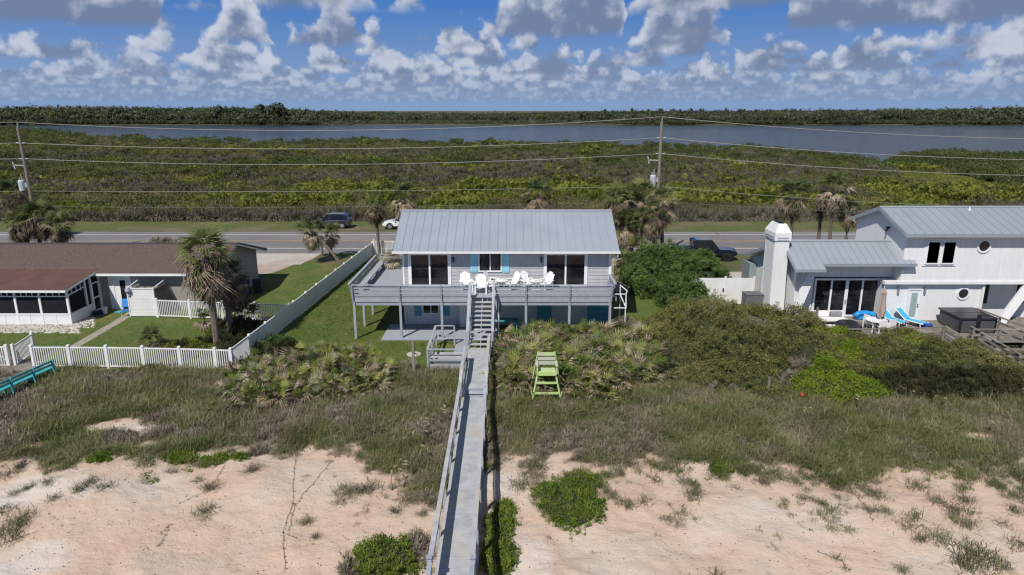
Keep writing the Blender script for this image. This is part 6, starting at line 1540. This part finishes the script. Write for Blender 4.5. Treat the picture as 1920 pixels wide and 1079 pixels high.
sabal('short ragged palm just right of the leaning palm', (at(618,484).x, 63.6, 0), PB(622, 440, 63.6), 1.2, 1.2, 24, 34, seed=15, rt=.15)
tag(sabal('', (at(603,482).x, 64.2, 0), PB(603, 458, 64.2), .7, 1, 14, 6, seed=16, rt=.1), 'small low green palm in the gap between the leaning and the ragged palm')
sabal('slender palm with a thin straight trunk left of the beach house roof', (PB(712,480,64.0).x, 64.0, 0), PB(703, 391, 64.0), 1.6, .9, 12, 80, seed=17, rt=.14)
sabal('bushy brown palm rising behind the left end of the beach house roof', (PB(757,440,63.5).x, 63.5, 0), PB(757, 377, 63.5), 1.9, 1.2, 12, 90, seed=18)
sabal('brown palm showing over the ridge of the beach house roof', (PB(1009,440,62.0).x, 62.0, 0), PB(1009, 370, 62.0), 2.0, 1.3, 12, 100, seed=19)
for i, (px_, py_, Y, r, lab) in enumerate(((1160,378,58.5,1.9,'leftmost palm of the shaggy clump beside the beach house roof'),(1203,372,60,2.0,'central palm of the shaggy clump left of the utility pole'),(1240,380,58.8,1.75,'right palm of the shaggy clump, in front of the utility pole'),(1174,425,57,1.8,'middle-height shaggy palm below the leftmost palm of the clump'),(1196,468,55.5,1.4,'low green palm in the clump just above the oleander'),(1170,492,54.5,1.3,'lowest dead palm of the clump at the corner of the beach house'),(1182,392,60.5,1.9,'shaggy palm between the leftmost and the central one of the clump'),(1225,408,58,1.6,'shaggy palm hanging low in front of the utility pole'),(1150,400,61,1.6,'shaggy palm half hidden behind the right edge of the beach house roof'))):
    sabal(lab, (PB(px_+4,480,Y).x, Y, 0), PB(px_, py_, Y), r, 2.2, 22 if i not in (4,5) else 22, 130 if i != 4 else 50, seed=30+i)
for i, (px_, py_, Y, r, nd, lab) in enumerate(((1488,368,66,2.2,100,'wide brown palm above the chimney of the white house'),(1562,358,64,2.0,90,'tall palm with a bare trunk between chimney and upper roof'),(1592,398,64.5,1.5,60,'shorter palm right of the tall palm, beside the upper roof'),(1540,388,66,1.0,26,'small half-hidden palm left of the tall palm behind the low roof'))):
    sabal(lab, (PB(px_-4,440,Y).x, Y, 0), PB(px_, py_, Y), r, 1.4, 24, nd, seed=40+i, rt=.16)
sabal('brown-skirted palm behind the leaning pole at the left edge', (PB(22,440,72).x, 72, 0), PB(22, 366, 72), 1.9, 1.1, 30, 60, seed=50)
for i, (px_, py_, Y, r, lab) in enumerate(((72,412,60.5,2.0,'big dark palm clump behind the brown roof, middle'),(38,424,60,1.7,'left part of the dark palms behind the brown roof'),(112,426,60,1.6,'right part of the dark palms behind the brown roof'))):
    sabal(lab, (PB(px_,470,Y).x, Y, 0), PB(px_, py_, Y), r, 1.4, 40, 50, seed=55+i)

# ---- saw palmettos, each a plant of its own
def put_palmettos(pts, lab, group, s0=.85, s1=1.3, sub=None):
    for i, (x, y) in enumerate(pts):
        me = random.choice(sub or PALMETTOS)
        o = inst('saw_palmetto', me, None, (x, y, float(zg(x, y))-.02+random.uniform(0,.12)), (random.uniform(-.12,.12), random.uniform(-.12,.12), random.random()*6.283), (random.uniform(s0, s1),)*3)
        tag(o, lab, 'palmetto', group)
def spread(poly, n, dmin, seed=1, hole=None):
    random.seed(seed); xs_, ys_ = [p[0] for p in poly], [p[1] for p in poly]; out = []
    for _ in range(n*40):
        if len(out) >= n: break
        x, y = random.uniform(min(xs_), max(xs_)), random.uniform(min(ys_), max(ys_))
        if not inpoly(np.array([x]), np.array([y]), poly)[0]: continue
        if any((x-a)**2+(y-b)**2 < dmin**2 for a, b in out): continue
        out.append((x, y))
    return out
c0 = gp(928,748); 
polyR = [(-.3, 31.8), (.6, 31.6), (1.2, 31.9), (2.0, 31.7), (3.9, 30.9), (4.6, 31.3), (6.0, 32.6), (7.8, 33.2), (8.6, 34.4), (8.9, 38.0), (7.0, 38.5), (5.6, 38.9), (-.1, 38.7), (-.25, 37.0)]
ptsR = spread(polyR, 265, .40, 5)
put_palmettos(ptsR, 'saw palmetto in the dense thicket right of the boardwalk, in front of the deck', 'saw palmettos right of the boardwalk', .85, 1.25)
polyL = [(gp(430,745).x, gp(430,745).y), (gp(500,768).x, gp(500,768).y), (gp(560,755).x, gp(560,755).y), (gp(640,752).x, gp(640,752).y), (gp(715,728).x, gp(715,728).y), (gp(722,700).x, gp(722,700).y), (gp(690,672).x, 36.0), (gp(600,665).x, 36.2), (gp(540,690).x, 34.8), (gp(470,690).x, 34.4), (gp(425,715).x, 33.2)]
ptsL = spread(polyL, 105, .42, 8)
put_palmettos(ptsL, 'saw palmetto in the patch between the white fence corner and the boardwalk', 'saw palmettos left of the boardwalk', .62, .98)
# dead and grassy litter under the palmettos
UNDER = [tuft_mesh('under_a', [L_dead, L_grassb], 14, .45, 71, 1.2, .02), twig_mesh('under_b', L_twig, 22, .5, 72), palmetto_mesh('under_c', 73, 9, 1.5, .45, 0)]
us = np.array(spread(polyR, 420, .2, 9) + spread(polyL, 200, .2, 10)); n_ = len(us); sU = rng.uniform(.6, 1.1, n_)
tag(scatter('thicket_litter', np.stack([us[:,0], us[:,1], zg(us[:,0], us[:,1])], -1), eul(n_, .3), np.stack([sU]*3, -1), rng.choice([0,1,1,2], n_), UNDER), 'dead fronds and twigs tangled under the palmettos', 'undergrowth', kind='stuff')

# ---- leafy shrubs: a solid dark-green core and a skin of leaf clumps
CL = {}
def clumps(key):
    if key in CL: return CL[key]
    if key == 'dark': r_ = [clump_mesh('leaves_dark_a', L_shrubd, 30, .24, .095, 1), clump_mesh('leaves_dark_b', L_shrubd, 26, .20, .085, 2)]
    elif key == 'lime': r_ = [clump_mesh('leaves_lime_a', L_shrubl, 28, .24, .10, 3), clump_mesh('leaves_lime_b', L_shrubl, 24, .2, .09, 4)]
    elif key == 'olea': r_ = [clump_mesh('leaves_oleander_a', L_olea, 30, .26, .14, 5, extra=M_white), clump_mesh('leaves_oleander_b', L_olea, 28, .24, .13, 6)]
    elif key == 'twig': r_ = [twig_mesh('leaves_twig_a', L_twig, 26, .34, 7, .011), clump_mesh('leaves_twig_b', L_twig, 22, .2, .05, 8)]
    elif key == 'cover': r_ = [clump_mesh('leaves_cover_a', L_grassg, 26, .17, .07, 9, .7, 1.2), tuft_mesh('leaves_cover_b', [L_grassg], 18, .20, 10, .8, .014)]
    elif key == 'yellow': r_ = [clump_mesh('leaves_yellow_a', leaf('yellowing_leaf', [(0,(.07,.085,.02)),(.5,(.17,.16,.035)),(1,(.33,.25,.06))], .9, .3, .5), 28, .22, .10, 11), CL['lime'][0] if 'lime' in CL else clumps('lime')[0]]
    elif key == 'deep': r_ = [clump_mesh('leaves_deep_a', leaf('deep_olive_leaf', [(0,(.022,.030,.012)),(.5,(.048,.052,.022)),(1,(.095,.085,.04))], .8, .2, .4), 30, .24, .07, 12), twig_mesh('leaves_deep_b', MATS['deep_olive_leaf'], 30, .32, 13, .014)]  # deep: the darkest olive leaf colour of the shrubs
    CL[key] = r_; return r_
M_core = mat('shrub_core', (.04,.05,.018), (.022,.028,.011), .95, 4, coord='World')  # dark leaf tone for the solid dome filling each shrub
def shrub(name, lab, cat, blobs, key, dens=26, mixk=None, mixn=.0, group=None, seed=1, wob=.22, core=True):
    """blobs: (x, y, rx, ry, h, zoff)"""
    rg = np.random.default_rng(seed); bl = [tuple(b)+(0,)*(6-len(b)) for b in blobs]
    cx, cy = bl[0][0], bl[0][1]; t = thing(name, lab, cat, (cx, cy, float(zg(cx, cy))), 0, group)
    P = []; RT = []
    def inside(x, y, z, j):
        r = np.zeros(len(x), bool)
        for k, (bx_, by_, rx, ry, h, zo) in enumerate(bl):
            if k == j: continue
            g = zg(bx_, by_)+zo; r |= ((x-bx_)/(rx*.93))**2 + ((y-by_)/(ry*.93))**2 + (np.maximum(z-g, 0)/(h*.93))**2 < 1
        return r
    for j, (bx_, by_, rx, ry, h, zo) in enumerate(bl):
        area = 2*math.pi*((rx*ry)**1.6/2 + ((rx*h)**1.6+(ry*h)**1.6)/4)**(1/1.6)*1.0
        n = int(area*dens); v = rg.normal(size=(n, 3)); v[:,2] = np.abs(v[:,2]); v /= np.linalg.norm(v, axis=1)[:, None]
        th = np.arctan2(v[:,1]*ry, v[:,0]*rx)
        sc_ = 1 + wob*(fbm(v[:,0]*rx*1.0+bx_+v[:,2]*2.3, v[:,1]*ry+by_+v[:,2]*1.7, .9, 71, 4)-.5)*2 + wob*.6*(vnoise(v[:,0]*rx+bx_, v[:,1]*ry+by_, 2.4, 73)-.5)*2
        sc_ *= rg.uniform(.86, 1.03, n) if key != 'cover' else rg.uniform(.55, 1.12, n)
        x = bx_+v[:,0]*rx*sc_; y = by_+v[:,1]*ry*sc_; z = zg(x, y)+zo*1.0+v[:,2]*h*sc_
        z = np.maximum(z, zg(x, y)+.03)
        ok = ~inside(x, y, z, j); x, y, z, v = x[ok], y[ok], z[ok], v[ok]
        P.append(np.stack([x, y, z], -1))
        nrm = v/np.array([rx, ry, h]); nrm /= np.linalg.norm(nrm, axis=1)[:, None]; tl = np.arccos(np.clip(nrm[:,2], -1, 1))*.75; az_ = np.arctan2(nrm[:,1], nrm[:,0])
        RT.append(np.stack([-np.sin(az_)*tl + rg.normal(0,.25,len(x)), np.cos(az_)*tl + rg.normal(0,.25,len(x)), rg.random(len(x))*6.28], -1))
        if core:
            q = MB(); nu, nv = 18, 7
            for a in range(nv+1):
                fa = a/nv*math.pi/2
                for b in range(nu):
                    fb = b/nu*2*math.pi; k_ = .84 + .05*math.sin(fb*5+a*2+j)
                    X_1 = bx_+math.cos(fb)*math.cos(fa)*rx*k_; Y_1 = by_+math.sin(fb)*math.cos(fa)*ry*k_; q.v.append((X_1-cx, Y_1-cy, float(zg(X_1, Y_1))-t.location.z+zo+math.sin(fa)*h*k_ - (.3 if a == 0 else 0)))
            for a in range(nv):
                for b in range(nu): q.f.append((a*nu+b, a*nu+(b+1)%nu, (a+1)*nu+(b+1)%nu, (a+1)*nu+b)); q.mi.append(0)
            q.build('core_dome', M_core, t, fixn=False, smooth=True)
    P = np.concatenate(P); RT = np.concatenate(RT); n = len(P)
    protos = list(clumps(key)) + (list(clumps(mixk)) if mixk else [])
    idx = rg.integers(0, 2, n)
    if mixk:
        mz = fbm(P[:,0], P[:,1]+P[:,2], 1.6, 81+seed, 3); idx[mz > np.quantile(mz, 1-mixn)] += 2
    s = rg.uniform(.7, 1.2, n)
    scatter('foliage', P, RT, np.stack([s]*3, -1), idx, protos, t)['kind'] = 'stuff'
    return t
def G_(px, py): p = gp(px, py); return p.x, p.y
# the great dome and the long hedge in front of the white house
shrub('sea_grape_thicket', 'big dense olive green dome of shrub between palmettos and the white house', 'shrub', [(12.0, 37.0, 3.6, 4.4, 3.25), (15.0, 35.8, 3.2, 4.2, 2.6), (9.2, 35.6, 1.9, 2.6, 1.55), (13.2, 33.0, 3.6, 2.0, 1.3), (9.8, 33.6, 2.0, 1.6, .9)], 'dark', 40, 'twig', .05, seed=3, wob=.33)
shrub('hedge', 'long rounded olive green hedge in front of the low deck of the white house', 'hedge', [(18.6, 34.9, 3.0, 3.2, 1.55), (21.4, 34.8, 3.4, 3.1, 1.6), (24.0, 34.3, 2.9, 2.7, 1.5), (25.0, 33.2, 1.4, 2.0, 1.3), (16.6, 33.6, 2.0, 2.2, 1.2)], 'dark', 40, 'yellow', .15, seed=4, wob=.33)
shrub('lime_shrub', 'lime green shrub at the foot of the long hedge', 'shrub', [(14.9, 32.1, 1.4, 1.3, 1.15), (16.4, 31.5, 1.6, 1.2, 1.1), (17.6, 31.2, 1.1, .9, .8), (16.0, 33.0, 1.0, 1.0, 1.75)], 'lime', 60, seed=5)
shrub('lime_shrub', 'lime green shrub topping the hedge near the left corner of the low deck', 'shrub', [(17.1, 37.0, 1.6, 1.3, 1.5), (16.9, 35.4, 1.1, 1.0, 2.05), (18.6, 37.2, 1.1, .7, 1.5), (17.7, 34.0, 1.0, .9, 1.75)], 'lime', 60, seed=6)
shrub('dark_shrub', 'dark scrub in front of the long hedge at the right', 'shrub', [(20.0, 31.9, 2.0, 1.5, 1.1), (22.6, 31.5, 1.9, 1.4, 1.15), (24.0, 31.9, 1.2, 1.5, 1.0), (18.3, 31.4, .9, .7, .6)], 'deep', 30, seed=7, wob=.3)
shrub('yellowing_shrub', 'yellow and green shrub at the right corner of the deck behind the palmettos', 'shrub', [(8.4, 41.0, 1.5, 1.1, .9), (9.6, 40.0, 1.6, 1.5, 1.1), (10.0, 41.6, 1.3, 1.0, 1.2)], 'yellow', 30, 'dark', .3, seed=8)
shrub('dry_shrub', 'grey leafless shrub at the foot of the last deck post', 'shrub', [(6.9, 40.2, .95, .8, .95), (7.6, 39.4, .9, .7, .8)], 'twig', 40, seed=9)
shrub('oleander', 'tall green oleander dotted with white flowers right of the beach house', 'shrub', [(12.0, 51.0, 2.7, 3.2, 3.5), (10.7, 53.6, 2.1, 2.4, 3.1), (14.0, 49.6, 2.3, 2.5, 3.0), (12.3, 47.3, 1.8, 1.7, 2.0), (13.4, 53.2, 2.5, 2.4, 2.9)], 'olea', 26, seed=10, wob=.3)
shrub('dry_shrub', 'rounded grey bare shrub behind the brown roof, left of the tallest palm', 'shrub', [(-33.5, 63.3, 2.3, 1.5, 1.7), (-31.2, 63.2, 1.7, 1.3, 1.5), (-36.2, 63.0, 1.6, 1.0, .9)], 'twig', 18, seed=11)
shrub('low_shrub', 'sprawling low brown and green growth under the yard palms', 'shrub', [(-18.6, 37.4, 1.6, 1.5, .6), (-16.4, 37.6, 1.3, 1.7, .6), (-17.0, 40.4, 1.8, 1.6, .9)], 'yellow', 26, 'deep', .6, seed=12)
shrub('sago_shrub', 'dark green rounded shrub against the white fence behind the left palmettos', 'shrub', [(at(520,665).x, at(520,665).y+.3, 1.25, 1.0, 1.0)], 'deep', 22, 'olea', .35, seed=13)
random.seed(77)
SAGO = MB()
for k in range(70):
    a = k*2.399; e = random.uniform(.1,1.3); L_ = random.uniform(.8,1.25); d = Vector((math.cos(a)*math.cos(e), math.sin(a)*math.cos(e), math.sin(e))); s_ = Vector((-math.sin(a), math.cos(a), 0))
    for j in range(7):
        t0 = .25+j*.11; p = d*L_*t0 - Vector((0,0,t0*t0*.35))
        SAGO.quad([p-s_*.13*(1.1-t0), p+d*.05, p+s_*.13*(1.1-t0), p+d*.03-Vector((0,0,.01))])
c = at(522, 668); sg = thing('sago_palm', 'dark green feathery sago palm in front of the white fence panels', 'palm', (c.x, c.y-.2, 0)); MB().tube([(0,0,-.1),(0,0,.6)], .16, 8).build('trunk', M_trunk, sg)
o = SAGO.build('fronds', leaf('sago_leaf', [(0,(.02,.04,.012)),(.5,(.045,.085,.02)),(1,(.09,.15,.04))], 1, .2, .3), sg, fixn=False, loc=(0,0,.55), kind='stuff'); o.scale = (1.25,1.25,1.1)
pt = thing('potted_palm', 'dried brown palm standing on the far end of the deck wing', 'plant', (-8.5, 47.6, DZ)); MB().tube([(0,0,0),(0,0,.4)], .2, 12, r2=.26).build('pot', M_darkwood, pt)
q = MB()
for k in range(34): fan(q, (0,0,.55), k*2.4, random.uniform(-.5,1.3), .5, .4, 9, 0, spread=1.8, droop=1.1, w=.06, ragged=.3)
q.build('fronds', L_dead, pt, fixn=False, kind='stuff')
shrub('seaside_shrub', 'round bright green mound on the sand right of the boardwalk', 'shrub', [(*G_(1075,950), 1.15, 1.25, .38), (*G_(1030,925), .6, .6, .25), (G_(1090,905)[0], G_(1090,905)[1], .9, .6, .28)], 'cover', 70, seed=14, wob=.35)
shrub('seaside_shrub', 'bright green mound hugging the right side of the boardwalk', 'shrub', [(*G_(938,985), .62, .9, .3), (*G_(935,1045), .70, 1.0, .3), (*G_(948,955), .4, .4, .2)], 'cover', 70, seed=15, wob=.35)
shrub('seaside_shrub', 'wide green and brown mound at the bottom edge left of the boardwalk', 'shrub', [(*G_(725,1050), 1.15, .95, .45), (*G_(775,1030), .5, .6, .35), (*G_(668,1075), .6, .5, .3)], 'cover', 60, 'twig', .2, seed=16, wob=.35)
for i, (px_, py_, r, lab) in enumerate(((1352,882,.5,'small bright green cushion on the sand edge, right half'),(1408,852,.45,'small bright green cushion in the dune grass, right half'),(340,858,.75,'low bright green patch on the sand edge, left half'),(402,864,.6,'low bright green patch right of a larger one, left half'),(450,858,.4,'smallest bright green patch of the row on the sand edge, left half'),(185,862,.5,'bright green tuft patch at the left sand edge'))):
    shrub('green_cushion', lab, 'plant', [(*G_(px_, py_), r, r*.8, .2)], 'cover', 75, seed=20+i, core=False)
# ---- single tufts out on the sand
L_tuftd = leaf('sand_tuft_green', [(0,(.05,.058,.028)),(.5,(.095,.10,.055)),(1,(.17,.165,.10))], 1.0, .2, .5)
M_t = [tuft_mesh('sand_tuft_a', [L_tuftd, L_tuftd, L_grassb], 150, .40, 91, 1.15, .0065, .17), tuft_mesh('sand_tuft_b', [L_grassb, L_tuftd], 120, .32, 92, 1.25, .0065, .18), tuft_mesh('sand_tuft_c', [L_tuftd, L_grass, L_grassb], 170, .45, 93, 1.05, .0065, .20)]
TL = [(473,882,1.1),(198,912,1.2),(168,905,.8),(150,918,.9),(100,935,.9),(92,905,.8),(56,915,.8),(30,925,.9),(386,962,1.1),(396,915,1.0),(371,902,.8),(655,925,1.3),(690,918,1.4),(640,940,1.1),(20,1000,1.7),(42,975,1.2),(5,960,1.3),(575,980,.8),(592,1008,.6),(10,890,1.3),
      (1302,928,1.0),(1285,905,1.0),(1230,900,1.1),(1255,880,1.0),(1430,905,.9),(1415,880,1.0),(1492,905,.8),(1505,935,.8),(1470,938,.6),(1560,905,1.0),(1565,915,.8),(1626,920,1.2),(1640,930,1.0),(1632,958,.9),(1598,925,.7),(1722,915,1.1),(1755,940,1.0),(1697,985,1.2),(1660,960,.7),(1805,940,1.1),(1820,960,1.0),(1812,985,1.0),(1790,955,.9),(1860,910,.9),(1912,935,1.1),(1905,960,.9),(1882,985,.9),(1760,1010,1.2),(1725,1010,.8),(1820,1030,1.8),(1835,1050,1.7),(1815,1062,1.5),(1910,1020,1.1),(1690,1070,.7),(1880,1060,.9),(990,890,1.2),(975,912,1.1),(1010,875,1.2),(945,862,1.0),(1180,872,1.1),(1130,866,1.0),(1345,1078,.8),(760,940,.9),(742,960,.7),(1380,915,.7)]
random.seed(19)
for i, (px_, py_, s) in enumerate(TL):
    x, y = G_(px_, py_); side = 'left' if px_ < 900 else 'right'
    o = inst('grass_tuft', M_t[i % 3], None, (x, y, float(zg(x, y))), (random.uniform(-.15,.15), random.uniform(-.15,.15), random.random()*6.28), (s, s, s*.85)); tag(o, 'wispy grey-green grass tuft standing on the bare sand %s of the boardwalk' % side, 'grass tuft', 'grass tufts on the sand %s of the boardwalk' % side)
# trailing runners on the sand
M_run = mat('dry_runner', (.22,.16,.12), (.14,.10,.075), .9, 5)
def runner(px_list, lab):
    pts = [];
    for (a, b), (c_, d_) in zip(px_list[:-1], px_list[1:]):
        for k in range(6): t_ = k/6; x, y = G_(a+(c_-a)*t_, b+(d_-b)*t_); x += random.uniform(-.03,.03); pts.append(Vector((x, y, float(zg(x, y))+.035)))
    q = MB(); o0 = pts[0].copy(); q.tube([p-o0 for p in pts], .0075, 4)
    for p in pts[::2]: q.quad([p-o0, p-o0+Vector((.05,.03,.01)), p-o0+Vector((.07,-.02,.02)), p-o0+Vector((.02,-.03,.0))])
    tag(q.build('trailing_vine', M_run, loc=o0, fixn=False), lab, 'vine')
runner([(560,838),(552,880),(548,945),(530,1000),(534,1045),(532,1079)], 'long dark runner vine trailing down the sand, left half'); runner([(622,866),(585,910),(552,948),(540,1005),(560,1012)], 'forked runner vine joining a longer one on the left sand'); runner([(335,945),(380,925),(405,900),(425,868)], 'thin runner vine crossing towards the green patches on the left sand')
runner([(300,1002),(318,985),(305,1015),(292,1030)], 'short curled runner vine low on the left sand'); runner([(1530,1035),(1575,1052),(1600,1079)], 'thin runner vine low on the right sand'); runner([(1600,925),(1625,955),(1640,985)], 'thin runner vine between tufts on the right sand')
# odd red scrap in the grass, short stakes
x, y = G_(1502, 755); q = MB(); q.tube([(0,0,.25),(.03,.02,.38),(0,0,.5)], [.05,.11,.03], 7); tag(q.build('red_scrap', mat('red_scrap', (.55,.06,.03), (.4,.04,.03), .6, 8), loc=(x, y, float(zg(x, y)))), 'small red scrap caught in the dune grass below the lime shrub', 'litter')
x, y = G_(1431, 735); tag(MB().box(-.05,.05,-.05,.05,-.2,1.0).box(-.06,.06,-.06,.06,1.0,1.03).build('marker_post', M_darkwood, loc=(x, y-.6, float(zg(x, y)))), 'short grey marker post at the foot of the shrub dome', 'post')
# sea oats
SO = tuft_mesh('sea_oats', [L_grass, L_straw], 14, .5, 95, .7, .010, .05, heads=4)
for i, (px_, py_) in enumerate(((1000,740),(985,748),(1018,750),(1180,728),(1165,742),(1170,780),(1240,735),(770,828),(790,822),(752,835),(785,815),(735,905),(745,890),(1500,780),(1700,745),(1755,755),(1590,760),(120,810),(820,790),(1140,760))):
    x, y = G_(px_, py_+14); o = inst('sea_oats', SO, None, (x, y, float(zg(x, y))), (0,0,random.random()*6), (1,1,random.uniform(.9,1.3))); tag(o, 'straw-coloured sea oats nodding above the dune grass', 'grass tuft', 'sea oats in the dune grass')
